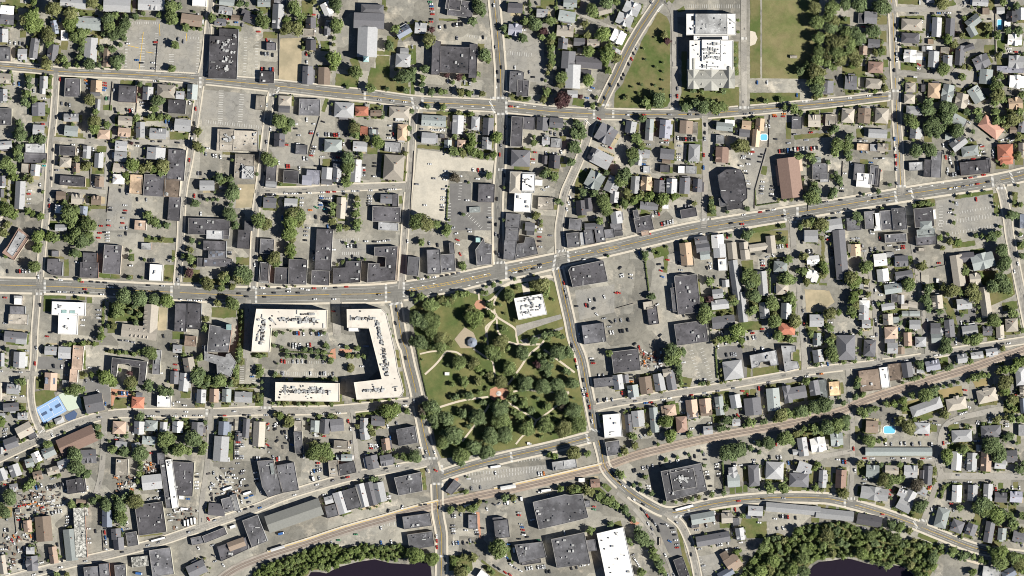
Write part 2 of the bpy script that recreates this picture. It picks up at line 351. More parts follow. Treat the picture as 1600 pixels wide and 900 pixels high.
'03': '''
B
g 155 110 86 116 3 lg
g 400 40 90 60 3 lg
g 508 55 92 86 3 lg
f 612 95 86 190 4 tp 7
+f 580 235 62 100 4 tp 7
g 400 280 92 130 3 tp 8
+f 398 275 78 50 3 bl 8
g 105 340 90 72 5 lg
g 5 360 20 130 0 tn
g 90 480 116 60 -5 mg
f 515 295 50 50 0 lg 4
p dg 8 880 92 1155 125 1135 305 1085 300 1092 170 1030 165 1010 140 925 145 915 240 870 230
g 740 450 140 130 -12 mg 8
f 1285 435 108 92 2 w 6
h 1080 445 92 82 3 rd
+g 1090 388 46 40 3 mg
h 935 640 96 92 3 tp
g 1090 640 74 90 3 lg
+f 1098 688 40 20 0 lg
h 1185 625 90 76 3 gn
g 1280 635 52 72 3 lg
g 1390 635 78 82 3 w
g 1545 650 86 100 3 mg
g 1165 740 96 60 5 gn
g 950 780 84 60 5 lg
g 1065 785 60 46 -10 lg
g 1440 285 70 136 5 lg
g 1365 250 60 92 3 mg
g 1480 150 80 110 -10 tn
+g 1475 180 50 60 20 tn
g 1575 395 66 100 3 lg
g 1390 25 66 56 3 lg
f 1240 90 40 110 5 lg 5
f 1225 165 60 120 3 mg 4
g 605 740 300 130 -24 rb 7 apartments
h 465 585 66 40 -20 lg 4
g 195 660 120 90 -28 tn
+f 250 690 60 80 -25 mg
g 90 760 100 80 -20 mg
g 180 550 70 50 0 lg
g 385 830 96 76 -25 gn
g 290 870 60 76 -25 w
g 695 865 116 100 -3 mg
g 15 110 40 100 0 lg
g 1450 20 0 0 0 rd
g 10 820 30 50 0 lg
g 10 550 60 40 0 lg
T
175 280 40 130 280 26 180 490 24 830 245 56 860 260 46 810 260 40 890 290 42 780 215 34 720 225 30 670 230 24 540 350 46 590 345 50 640 345 36 1030 280 52 1030 320 46 1010 290 40 1015 215 26 940 190 18 1180 55 50 1150 40 40 1200 80 36 1095 45 30 1050 65 24 980 55 24 930 55 24 870 45 24 1160 300 44 1170 330 40 1140 320 30 1435 70 24 1565 90 36 1540 250 50 1560 280 46 1580 220 40 1530 200 36 1550 190 36 1280 360 46 1330 360 42 1260 340 36 1100 550 42 1080 555 30 760 635 34 780 700 36 770 690 24 380 770 40 360 770 26 590 850 56 570 830 42 610 870 42 885 805 42 880 820 30 980 820 46 960 840 36 1100 830 56 1080 850 50 1130 850 42 1300 720 60 1270 750 46 1340 730 46 1320 760 42 1510 720 60 1490 740 50 1540 740 46 1400 810 56 1360 820 46 1430 810 42 1300 810 40 1470 820 42 1590 790 40 1580 830 36 15 600 46 10 580 36 985 705 26 1355 575 24 1460 640 18 1460 600 14 910 380 16 1045 375 18 940 420 14 990 340 14 880 485 18 400 625 24 365 625 20 190 735 18 505 680 14 60 30 24 1180 160 16 660 90 12 660 150 12 545 150 16 855 745 16 310 270 10 1590 320 24
C
285 18 88 w 275 140 85 r 422 160 85 k 484 165 85 w 470 103 5 b 525 115 5 w 515 230 0 w 700 172 3 w 675 275 88 k 720 265 80 w 765 280 80 k 782 280 80 k 765 355 45 w 825 455 88 b 933 370 85 k 952 372 85 b 972 372 85 w 995 373 85 b 1370 148 5 r 1370 188 5 r 1255 215 5 w 1375 85 5 w 1392 440 5 w 1445 467 5 w 1235 517 3 k 1455 517 3 w 1160 550 3 w 1197 548 3 w 1282 551 3 k 1370 550 3 w 1445 550 3 w 1522 547 3 k 1570 547 3 w 1355 455 85 w 777 560 -8 k 905 563 -5 k 610 635 -15 k 500 680 -20 k 455 700 -25 k 360 748 -25 w 410 700 70 w 50 850 -25 k 130 875 -20 w 225 600 60 k 165 615 60 k 80 622 45 k 40 665 -10 w 38 688 -10 w 38 710 -10 w 45 650 -10 w 42 805 70 r 993 640 85 w 910 715 5 w 910 735 5 r 895 690 5 k 120 205 3 k 160 208 3 w 8 200 3 w 110 403 5 w 100 424 5 w 175 395 -10 w 1180 840 10 r 1040 680 85 w 1330 640 85 w 1180 680 3 w 765 890 85 k 1585 10 85 w 210 40 5 w
G
350 400 160 110 -15 310 290 60 100 0 940 450 100 80 0 1450 380 80 60 0 210 130 24 110 0 180 340 46 120 0 400 620 110 40 -22 1560 465 80 36 0 1450 610 60 100 0 1180 170 20 40 0 660 110 20 150 0 950 55 260 20 5 640 230 40 60 0 470 170 0 0 0 185 480 40 60 0 780 630 60 30 0 770 690 60 80 10
P court 280 490 455 390 522 510 340 612
P pad 455 385 500 365 610 375 635 420 630 485 540 510 525 505
P pool 505 545 580 505 605 530 590 570 540 590 515 575
P brick 870 335 1050 360 1050 400 900 400 880 480 870 480
P lotd 290 85 540 100 525 190 290 180
P lotd 650 260 780 265 860 330 860 460 820 460 800 380 640 370
''',
'04': '''
B
g 120 75 80 90 -20 lg
g 20 105 56 90 -20 lg
g 110 205 60 46 -10 lg
g 300 115 66 66 -15 br
g 420 75 90 56 -15 tn
g 505 20 96 56 -20 lg
g 235 15 60 60 -15 gn
f 600 195 150 110 -8 dg 5
+f 630 185 60 110 -8 dg 5
f 955 50 96 130 2 tn 5
g 1190 165 150 110 -6 lg 7
f 1430 140 170 265 3 dg 6
f 1300 180 48 380 -8 mg 6 warehouse
+f 1348 178 52 385 -8 w 7
+f 1262 -20 60 90 -4 mg 6
f 1180 450 220 240 -8 dg 6
+f 1190 540 180 60 -8 mg 5
f 1420 275 40 50 3 w 4
g 345 530 120 190 -5 br 7
g 220 510 60 86 -5 tp
f 630 560 90 390 -3 ag 6
+f 675 395 40 66 -3 ag 5
g 555 655 90 240 -6 gn 7
g 840 450 72 126 0 bl
g 640 320 80 30 3 br
g 910 570 70 80 -4 mg
+g 930 645 76 90 -4 mg
f 1035 610 86 110 -10 mg 5
g 420 735 60 126 -8 tp
g 240 700 60 50 0 lg
c 255 800 82 110 -5 mg
g 25 810 50 140 -8 tn
f 760 865 200 90 -5 mg 7
+f 820 850 80 100 -5 mg 8
f 945 865 90 110 -4 mg 6
f 1095 785 130 80 -6 ag 4
f 1265 790 170 210 -8 mg 6
g 1540 845 140 100 -25 mg
f 1550 620 110 60 -12 mg 4
f 140 390 40 26 0 mg 3
f 120 330 30 20 0 br 3
T
80 270 56 90 300 46 70 310 40 220 190 46 250 170 40 200 210 36 240 70 26 600 40 56 570 50 46 640 60 46 680 100 46 620 90 36 560 330 36 570 350 30 640 350 26 680 350 24 830 340 50 840 360 36 810 310 40 730 310 40 940 350 50 930 310 46 960 380 40 950 440 50 960 480 40 940 410 40 1060 310 60 1090 320 40 1030 320 46 980 280 40 1100 50 30 1090 100 30 1075 160 24 40 400 50 20 380 40 450 890 36 520 890 30 450 700 18 460 740 16 10 340 30 300 50 24 460 115 24 1030 250 26 900 280 30 770 290 36 1100 15 26
C
285 210 75 b 300 200 75 k 325 190 75 w 370 215 75 w 388 205 75 k 410 205 75 k 432 200 75 k 455 190 75 k 475 185 75 k 495 180 75 k 195 310 -15 w 280 285 -15 w 240 270 -15 k 315 270 -15 k 270 325 -15 o 320 335 -15 w 380 315 -15 w 230 340 -15 o 150 355 -15 r 190 345 -15 r 250 365 -15 k 300 350 -15 o 330 365 -15 r 230 385 -15 k 190 425 -15 k 150 460 -15 r 360 410 -15 k 280 400 -15 k 320 420 -15 k 410 355 -10 w 455 350 -10 w 490 345 -10 w 410 410 80 w 435 400 80 w 460 395 80 w 480 390 80 w 530 435 -5 w 530 460 -5 w 530 480 -5 w 520 505 -5 w 690 608 0 w 698 640 0 w 695 530 0 w 748 550 85 k 1155 660 -15 w 1237 638 -15 k 1475 558 -15 w 955 712 -5 k 668 783 -10 w 472 832 -10 w 325 870 -15 k 265 890 -15 w 1540 100 0 w 1540 125 0 k 1535 165 0 w 1535 190 0 w 1535 215 0 w 1470 298 0 b 1240 235 -15 w 1165 300 -30 w 1215 290 -30 w 1245 290 -30 w 1365 390 70 w 1415 385 10 w 1320 420 -10 w 1330 465 -10 w 70 150 80 k 40 185 10 r 55 455 80 w 38 540 80 w 62 540 80 k 490 72 45 k 470 75 45 k 340 90 80 k 410 140 -15 w 685 210 85 w 650 245 0 w 820 560 80 r 825 600 80 b 830 640 80 w 830 690 30 w 955 540 70 b 995 480 70 w 995 530 -10 w 145 700 80 w 190 685 80 w 325 795 -15 w 485 775 80 k 450 655 80 k 15 655 0 k 15 690 0 w 20 720 0 w 110 590 60 o 95 620 60 r 110 640 60 w 70 600 60 w 150 600 60 r 85 830 80 w 60 880 0 w 825 530 0 k 1550 680 60 w 1590 785 60 k 905 460 85 k 1030 220 20 o 1180 25 80 o 1160 60 80 o 930 180 0 o 905 130 20 o 960 200 0 w 1000 140 30 k 210 590 70 w 240 590 70 o
V 1445 490 85 50 14 w 1470 488 85 60 14 w 1497 475 85 58 14 w 1522 470 85 56 14 w 1240 612 -15 116 14 w 1445 375 5 66 16 w 1090 880 5 60 46 b
G
450 730 20 90 -5 160 30 40 60 20 440 110 40 30 0 80 700 0 0 0 0 0 0 0 0 1180 580 180 12 -8
P dry 0 350 100 360 90 440 0 450
''',
'10': '''
B
g 175 20 112 46 6 gn
g 165 85 100 56 8 lg
g 465 20 95 66 2 gn
g 125 175 85 50 5 mg
g 355 145 95 70 20 dg
+g 325 105 66 46 20 dg
g 240 140 60 36 5 br
g 575 130 86 186 3 lg
f 590 15 95 48 2 mg
f 147 450 222 330 2 dg 6
+f 190 262 150 70 2 dg 5
g 955 70 70 92 -25 w
g 830 180 75 78 0 dg
g 960 225 44 98 5 mg
f 812 253 86 50 3 tn
f 522 365 76 60 0 dg
gy 830 355 74 76 0 dg
f 487 605 112 92 2 dg
g 805 590 76 136 2 mg
g 935 595 88 130 2 br
g 1272 330 148 230 2 lg 11 church
+gx 1285 165 232 115 2 mg 11
+h 1310 75 170 70 2 mg 8
+h 1262 468 36 36 0 tl 22
g 1555 250 112 60 -30 bl
h 1550 475 110 96 4 lg
+g 1560 405 60 50 4 lg
f 440 805 80 112 4 tn
h 628 790 96 76 2 tn
+g 622 850 82 56 2 mg
f 820 840 166 130 2 mg
h 1090 860 146 112 3 lg
h 1228 870 96 66 0 rd
g 1338 885 80 42 0 br
h 1520 880 152 82 3 tn
T
270 30 36 330 35 25 60 140 42 435 100 26 455 170 56 410 170 30 470 200 36 700 60 52 720 100 46 760 130 36 640 160 42 660 215 52 720 230 56 730 190 46 620 250 36 850 15 30 1030 40 52 1000 30 36 1035 90 25 1035 190 56 1035 240 36 1010 300 22 1005 350 20 1015 460 62 1005 530 36 960 440 26 1180 570 56 1140 560 32 1490 225 46 1440 360 46 1300 690 46 1500 540 18 1560 600 62 1510 610 42 1115 680 20 1425 695 22 1565 710 30 1415 70 20 770 375 18
C
420 248 0 r 485 315 70 r 520 325 30 w 447 418 90 k 474 422 90 w 497 420 90 k 532 430 90 k 445 540 90 r 467 540 90 k 512 543 90 b 533 543 90 r 820 298 0 w 862 240 90 w 900 365 90 w 795 420 90 r 800 485 90 w 850 115 0 r 890 130 90 w 945 125 0 w 175 150 0 r 245 175 0 b 215 95 90 k 265 90 30 k 295 195 90 k 485 820 90 w 1368 780 5 w 1465 787 5 w 1565 797 5 w 820 430 90 k 850 635 90 w 280 25 90 w 1255 820 90 k 1360 815 20 k
G
1390 520 110 170 0 1330 590 90 110 10 1430 660 320 110 5 1530 700 140 60 5 1110 640 180 120 5 1180 510 60 120 -20 510 275 110 50 2 800 60 90 110 0 1520 120 50 0 0 940 360 70 80 0 760 350 20 90 0 1340 840 100 50 4 1200 815 80 30 4 1530 840 140 20 4 1460 350 90 130 10 1400 415 120 30 2 210 220 150 40 5 450 60 100 60 40 940 820 30 110 15 1400 40 30 80 0
D
590 300 760 295 748 640 575 645
''',
'11': '''
B
f 270 200 300 160 2 tn 6 store
+f 165 170 130 120 2 tn 6
+f 160 250 130 66 2 tn 6
f 310 400 150 190 3 tn 5 rear
+f 340 450 95 100 3 lg 7
g 585 195 78 96 3 dg
f 758 270 92 74 3 mg
h 1005 240 130 92 2 gn 8
f 1245 125 56 70 3 rd
g 1310 150 50 70 0 gn
h 1545 135 72 120 3 or
g 1215 245 105 72 3 lg
f 1470 250 126 74 4 lg
h 1478 408 152 188 4 tn 9 lodging
f 520 475 80 180 4 dg
+g 520 540 80 50 4 lg
f 675 482 120 100 4 dg
f 848 485 105 110 4 lv
+g 800 510 70 70 4 lv
g 955 455 76 86 4 lg
+g 955 520 80 40 4 mg
g 1035 470 58 100 4 lg
+g 1030 410 46 56 4 lg
g 1180 435 78 170 4 lg
g 510 685 96 76 3 mg
g 675 690 96 72 3 lg
+g 660 720 60 40 3 lg
g 1065 725 66 160 3 tn
g 1420 655 86 66 2 mg
+f 1490 665 46 96 2 dg
f 1420 775 220 118 2 dg
f 1435 870 156 60 2 lg
f 345 865 66 76 2 mg
g 20 550 110 72 0 lg
g 145 560 60 36 0 mg
T
590 50 60 670 60 46 650 100 40 630 130 30 490 340 52 520 360 46 540 370 40 110 490 46 140 510 40 210 560 46 220 620 56 230 590 46 200 500 36 195 770 52 220 790 40 240 860 40 440 830 60 480 850 52 410 810 46 655 780 46 700 770 56 740 780 56 680 830 56 740 840 46 640 850 40 660 880 46 1170 100 50 1180 150 46 1160 60 30 1270 185 36 1355 220 50 1340 190 40 1120 340 56 1125 400 52 1120 440 40 1110 530 46 1110 500 36 1390 15 24 1000 700 36 1000 760 34 1000 830 40 1050 880 36 1190 650 30 1190 700 34 1180 770 42 1190 840 46 1190 880 36 1110 880 30 1565 300 26 1590 180 24 1590 100 24 410 460 20 20 660 18 60 660 18 100 660 18 205 700 24 1220 305 26 590 540 18 215 350 16
C
10 305 90 w 68 315 85 w 88 318 85 w 124 325 85 w 25 258 0 w 72 693 90 k 268 575 10 w 485 210 90 k 515 110 90 w 548 240 0 k 637 232 5 r 710 70 0 w 710 105 0 k 735 157 0 w 728 222 0 w 798 35 90 w 853 68 0 w 835 128 0 w 830 142 0 r 925 52 20 k 887 152 85 w 947 150 85 k 970 152 85 w 990 152 85 k 1012 155 85 r 1030 155 85 r 1050 152 85 w 1105 155 85 k 855 245 5 w 850 262 5 k 845 280 5 w 840 298 5 w 832 315 5 r 918 325 0 w 775 337 85 w 798 340 85 w 1010 330 5 k 1040 330 5 r 1015 352 5 w 1050 355 5 w 870 397 5 k 580 372 90 w 642 400 88 r 660 400 88 r 740 412 88 w 485 618 3 k 510 618 3 k 540 618 3 w 632 612 3 w 660 612 3 k 690 612 3 w 720 612 3 w 745 608 3 k 817 607 3 w 918 603 3 w 963 600 3 r 1012 598 3 r 1080 595 3 w 1160 593 3 w 1195 592 3 k 1298 588 3 w 1375 585 3 k 1410 582 3 k 1445 580 3 w 1485 578 3 w 760 648 3 w 755 682 3 w 752 705 3 w 910 632 3 w 910 648 3 b 905 665 3 k 905 685 3 w 905 702 3 b 945 648 3 w 940 685 3 k 980 648 3 w 905 725 3 w 940 735 3 t 870 720 30 n 825 742 3 o 870 795 80 k 960 870 85 b 805 880 5 w 605 800 90 b 1290 630 5 w 1290 650 5 w 1290 672 5 w 1285 690 5 k 1285 706 5 k 1245 390 3 k 1240 410 3 w 1240 430 3 r 1240 450 3 k 1237 470 3 w 1330 375 3 k 1325 478 3 w 1325 400 3 k 1290 100 3 w 1340 105 3 k 1345 140 3 w 1447 82 3 w 1500 42 3 w 1460 125 3 k 1437 155 3 k 1437 178 3 w 1475 180 3 w 1475 150 85 r 1432 225 85 w 1480 225 85 w 1440 270 85 w 1510 225 85 w 960 535 85 w 1555 268 85 k 270 790 85 k 1085 225 85 w 465 455 85 k
G
1310 280 80 50 0 1410 285 80 30 0 955 370 70 60 0 650 545 130 24 3 435 210 30 110 0 590 540 40 40 0 1530 660 26 60 0 1560 440 16 160 0 200 300 120 20 4 1200 290 60 30 0 1450 520 150 16 3
L
0 0 480 0 460 115 0 70
L
500 250 690 250 820 330 880 400 600 400
D
255 540 390 540 385 720 240 725
''',
'12': '''
B
f 80 35 130 70 2 lg 6.8 library
+f 80 120 180 76 2 dg 7
+f 100 190 140 60 2 mg 6
+f 105 252 220 66 2 dg 6
+f 160 30 60 70 2 dg 6
f 308 70 100 146 3 dg 5
f 488 125 110 116 3 mg 5
f 470 330 84 160 4 bg 5
+f 470 325 60 140 4 dg 6
f 600 355 105 130 2 dg 5
f 728 325 145 195 2 dg 6
f 932 150 128 320 3 dg 6
f 905 370 142 115 3 dg 6
p dg 6 1005 295 1100 290 1105 240 1225 240 1215 405 1002 420
p dg 8 1278 255 1370 260 1370 285 1410 285 1415 210 1325 200 1325 130 1510 125 1490 390 1268 408
p cr 17 408 612 960 622 957 765 525 765 512 950 370 950 385 760
p cr 17 1112 615 1385 612 1420 650 1455 790 1490 950 1515 1105 1535 1160 1558 1260 1530 1300 1190 1322 1168 1185 1385 1160 1285 765 1115 760
f 1170 775 90 28 0 w 5
p mg 10 40 735 215 770 190 950 20 950
+f 195 755 40 40 0 tl 16
T
655 30 52 690 20 40 680 70 40 670 130 46 680 170 42 640 170 30 675 200 30 550 210 50 560 250 46 530 230 40 560 190 30 430 220 24 300 330 66 330 350 56 270 370 56 320 380 50 150 350 46 170 370 46 140 390 36 30 430 50 20 400 40 130 450 36 215 440 34 100 570 36 220 570 52 200 550 40 240 590 36 10 690 36 5 760 36 295 630 16 292 670 16 290 715 18 285 765 18 282 810 18 277 855 18 270 890 20 555 810 26 610 800 18 935 800 20 1450 770 14 1465 825 16 1435 715 12 1425 655 10 945 895 26 500 435 10 640 440 12 705 435 12 1080 245 20 1035 265 16 1130 230 14 1200 225 16 1250 225 14 670 785 12 770 785 12 850 785 14 1100 100 16 1175 95 14 540 900 20 460 240 10
C
450 450 3 w 495 440 3 k 580 452 3 k 655 455 3 w 758 455 3 w 802 465 3 w 855 452 3 r 940 450 -3 w 1022 447 -3 k 1107 441 -3 r 655 478 0 w 542 487 0 k 730 487 0 k 468 520 0 k 330 517 0 k 268 493 0 k 347 463 -45 k 860 537 0 w 1010 537 0 w 1365 502 -3 k 390 268 85 w 850 222 88 w 850 170 88 k 790 40 3 w 785 77 3 k 790 8 3 k 1005 150 0 w 1118 122 85 w 1145 122 85 w 1165 124 85 k 1185 124 85 k 1155 205 85 k 1260 85 0 w 1325 88 0 k 1360 88 0 w 1400 82 0 w 1435 78 0 k 635 272 0 k 700 803 85 k 720 803 85 b 737 805 85 r 773 808 85 w 833 805 85 w 872 808 85 k 890 808 85 b 912 808 85 w 1005 632 0 r 1500 620 75 k 1490 725 70 k 1530 865 75 k 660 893 85 k 690 893 85 w 712 893 85 w 745 895 85 w 805 895 85 w 825 893 85 r 460 210 85 k 195 185 0 k 195 170 0 k 1585 85 85 w
G
300 240 110 60 3 150 640 190 80 0 285 760 50 300 -3 870 583 0 0 0 90 430 160 100 0 
P grass 60 610 80 665 150 690 215 670 240 625 150 620
L
600 795 960 800 985 900 540 900 560 850
L
820 60 1000 60 1300 120 1240 200 980 290 990 60
''',
'13': '''
B
p lg 8 0 0 30 0 25 60 165 90 170 65 200 60 250 130 205 245 150 220 100 230 95 145 0 115
f 805 360 500 145 1 cr 16 apartments
g 75 390 66 100 2 tp
g 172 390 66 96 2 gn
g 305 402 130 76 2 lg
+gy 300 400 30 80 2 lg
g 150 645 76 100 3 bl
g 325 645 46 140 4 mg
g 425 690 86 188 3 tn 6
g 265 715 50 56 0 mg
g 130 805 110 190 4 lg 8
+g 120 770 50 130 4 dg 7
f 730 630 60 86 2 tn 5
+f 735 755 66 170 -4 mg 6
g 862 630 62 86 3 gn
g 940 630 70 110 3 mg
+g 1035 620 100 90 -5 mg
f 1065 775 110 66 3 tn 5
g 1245 605 56 76 3 lg
g 1250 690 66 86 -8 lg
g 1355 590 100 70 3 mg
f 1580 705 150 132 -10 mg 8
g 1415 770 60 86 -8 tp
g 1110 875 80 46 0 gn
g 1050 875 40 40 0 gn
f 1260 5 46 14 0 bl 4
T
270 30 34 270 70 34 265 110 30 285 130 24 245 160 30 240 200 34 250 240 30 235 290 30 30 260 42 20 290 36 110 270 50 140 290 42 130 260 42 90 290 36 205 295 34 430 80 24 410 80 20 470 75 18 640 40 26 640 80 26 690 85 20 735 85 20 780 30 28 785 85 24 830 40 24 880 40 24 880 90 24 935 50 26 935 95 24 985 115 32 600 10 20 960 10 24 425 180 26 440 200 30 430 220 30 550 220 24 540 235 18 445 285 18 445 335 18 440 390 22 415 380 20 415 420 20 435 440 24 1120 80 32 1150 85 24 1195 80 24 1245 85 24 1140 170 28 1140 190 26 1190 20 30 1110 10 24 575 450 24 620 455 24 730 455 22 800 455 22 880 455 20 990 455 26 650 450 20 640 265 14 800 258 14 1010 262 22 920 262 14 1210 435 18 1300 430 18 1360 425 18 1440 420 18 1495 410 16 1060 400 16 660 580 46 670 610 40 590 545 40 560 540 30 640 620 30 890 550 24 990 545 24 1020 555 22 1000 570 18 870 830 60 900 840 56 940 800 52 960 850 52 840 850 50 820 840 40 920 870 50 880 790 40 850 780 46 1290 635 30 1310 680 34 1190 630 24 1300 660 28 1430 510 56 1470 520 50 1440 560 42 1490 480 42 1510 500 36 1390 490 40 1350 520 30 1580 510 30 1560 870 40 1500 860 26 60 465 20 190 690 24 150 580 20 5 600 24 5 770 30 1060 655 16 810 580 16 5 250 30 530 450 18 290 320 14 330 318 14 370 318 14 265 318 14 400 310 14 1520 110 10 1540 250 12 1560 330 12 570 140 10
C
690 125 88 w 727 125 88 w 762 124 88 w 795 127 88 k 925 127 88 k 970 130 88 k 625 125 88 r 600 120 88 r 552 133 45 k 605 215 88 k 615 218 88 w 828 217 88 w 905 218 88 k 930 218 88 w 943 218 88 w 1005 220 88 k 370 242 0 b 375 187 0 k 378 160 0 k 1228 162 0 w 1570 98 80 k 1480 185 10 b 690 8 85 w 712 8 85 w 735 8 85 w 805 5 85 w 230 513 0 w 125 547 0 k 155 547 0 r 310 543 0 k 345 543 0 k 478 543 0 w 690 540 0 k 855 537 0 w 938 533 -3 w 1048 528 -3 w 1560 468 -5 w 1570 437 -5 k 22 640 85 w 68 685 85 w 205 612 85 k 225 612 85 k 605 628 88 k 555 610 -25 w 552 628 -25 w 550 655 -25 k 605 680 85 k 628 675 85 k 638 715 85 w 660 738 85 k 630 762 10 k 685 775 20 b 565 745 -45 k 490 615 -30 r 490 775 30 r 460 800 20 k 510 798 20 k 262 755 0 r 255 772 0 w 290 772 0 w 252 788 0 k 292 788 0 w 250 805 0 k 250 828 0 w 250 845 0 w 250 862 0 k 288 862 0 w 252 880 0 w 290 880 0 w 388 882 85 k 408 880 85 w 428 880 85 w 535 870 80 w 565 888 85 r 582 882 85 w 648 882 85 k 755 865 85 k 772 865 85 w 870 705 5 w 930 708 0 r 860 690 0 w 985 770 85 k 1147 755 88 k 1140 650 85 w 1122 590 85 r 935 570 0 t 725 575 0 w 1300 770 5 w 1300 785 5 w 1335 775 5 w 1350 790 5 w 1300 803 5 r 1330 800 5 w 1450 720 85 b 1500 605 80 k 1500 548 -30 w 1430 630 70 w 1265 850 -5 w 190 890 85 w 1125 795 5 w 1060 0 0 w
G
280 60 60 180 0 240 250 60 150 0 430 420 70 100 0 840 450 500 30 0 1300 420 300 26 -3 200 780 50 230 3 870 262 360 24 0 1510 100 24 140 -8 1550 300 24 200 -8 160 465 60 40 0 420 200 50 110 0 430 70 130 40 0 570 235 60 40 0 330 320 140 30 0 1060 410 26 60 0 60 320 120 30 0 1270 530 180 30 -8
P grass 1105 165 1120 140 1150 138 1170 165 1165 195 1140 212 1115 205
P brick 990 30 1020 20 1025 105 960 85
P brick 1050 25 1150 30 1150 50 1060 60
L
570 105 1030 110 1040 240 580 235
L
280 150 400 150 400 300 270 300
''',
'14': '''
B
p mg 7 410 0 540 -10 615 250 500 285 450 200
+f 530 60 30 90 -10 gn 8
f 650 130 140 220 -10 mg 7
f 1010 60 80 130 -5 tn 6
f 1110 60 140 90 -12 mg 6
g 1310 10 90 100 -12 mg
g 1420 -5 90 80 -10 mg
g 95 380 126 90 5 dg 6
f 185 340 90 110 -15 mg 6
+f 240 325 46 130 -15 lg 6
f 80 580 190 60 -22 dg 5
p mg 8 295 465 415 420 495 625 370 675
+p dg 5 98 670 340 590 370 675 130 785
+g 250 650 130 66 -20 br 7
g 700 425 440 130 -19 dp 9 depot
g 970 305 60 52 -15 lg
f 992 390 92 96 -15 mg 6
g 1070 325 92 170 -17 lg 7
f 1150 295 110 160 -17 mg 7
g 1230 270 66 180 -14 lg 7
g 1300 255 66 180 -14 mg 7
g 1365 245 86 150 -12 lg 7
p mg 9 1480 130 1690 85 1705 235 1515 270
f 220 515 46 24 -20 w 3
T
1310 140 30 1340 140 24 490 810 0
C
700 267 -15 w 875 187 -15 w 1000 155 -15 k 1080 135 -12 k 1117 127 -12 r 1415 60 -10 k 1510 40 -10 w 272 395 -20 w 318 377 -20 k 370 358 -18 k 430 366 -15 b 80 465 -20 w 60 660 -20 w 365 272 -15 b 325 290 -15 b 150 215 -15 w 140 255 -15 w 190 240 -15 k 300 145 -15 w 290 100 -15 k 330 195 -15 k 395 92 -10 w 405 140 -10 w 405 160 -10 k 300 78 -15 w 70 95 85 w 140 60 0 k 100 140 60 w 60 180 60 w 60 195 0 w 45 215 70 w 130 135 60 k 170 165 0 w 180 130 0 w 220 110 0 w 245 235 -15 w 275 195 -15 w 210 62 0 k 200 100 0 k 260 20 0 w 240 135 0 w 90 305 80 k 125 310 80 k 885 18 0 r 885 42 0 k 855 80 80 b 880 75 80 w 897 70 80 w 912 68 80 k 835 95 80 w 895 135 80 w 1435 390 -70 k 1545 360 -70 w 1378 525 80 w 1378 640 80 b 1458 632 80 w 1180 575 0 n 1045 620 0 n 990 640 80 w 145 815 50 w 1440 275 -10 w 1435 295 -10 w 930 265 -10 w 80 785 -20 w 70 740 20 k 60 300 80 k 185 290 70 k 275 285 75 k 290 320 75 w 345 325 -15 k 440 240 75 w 30 455 60 r 645 745 0 k
V 180 215 -20 80 18 w 335 250 -18 70 20 w 850 143 75 40 18 w 600 567 -15 52 20 b 570 683 -17 110 20 lg
G
0 0 0 0 0
''',
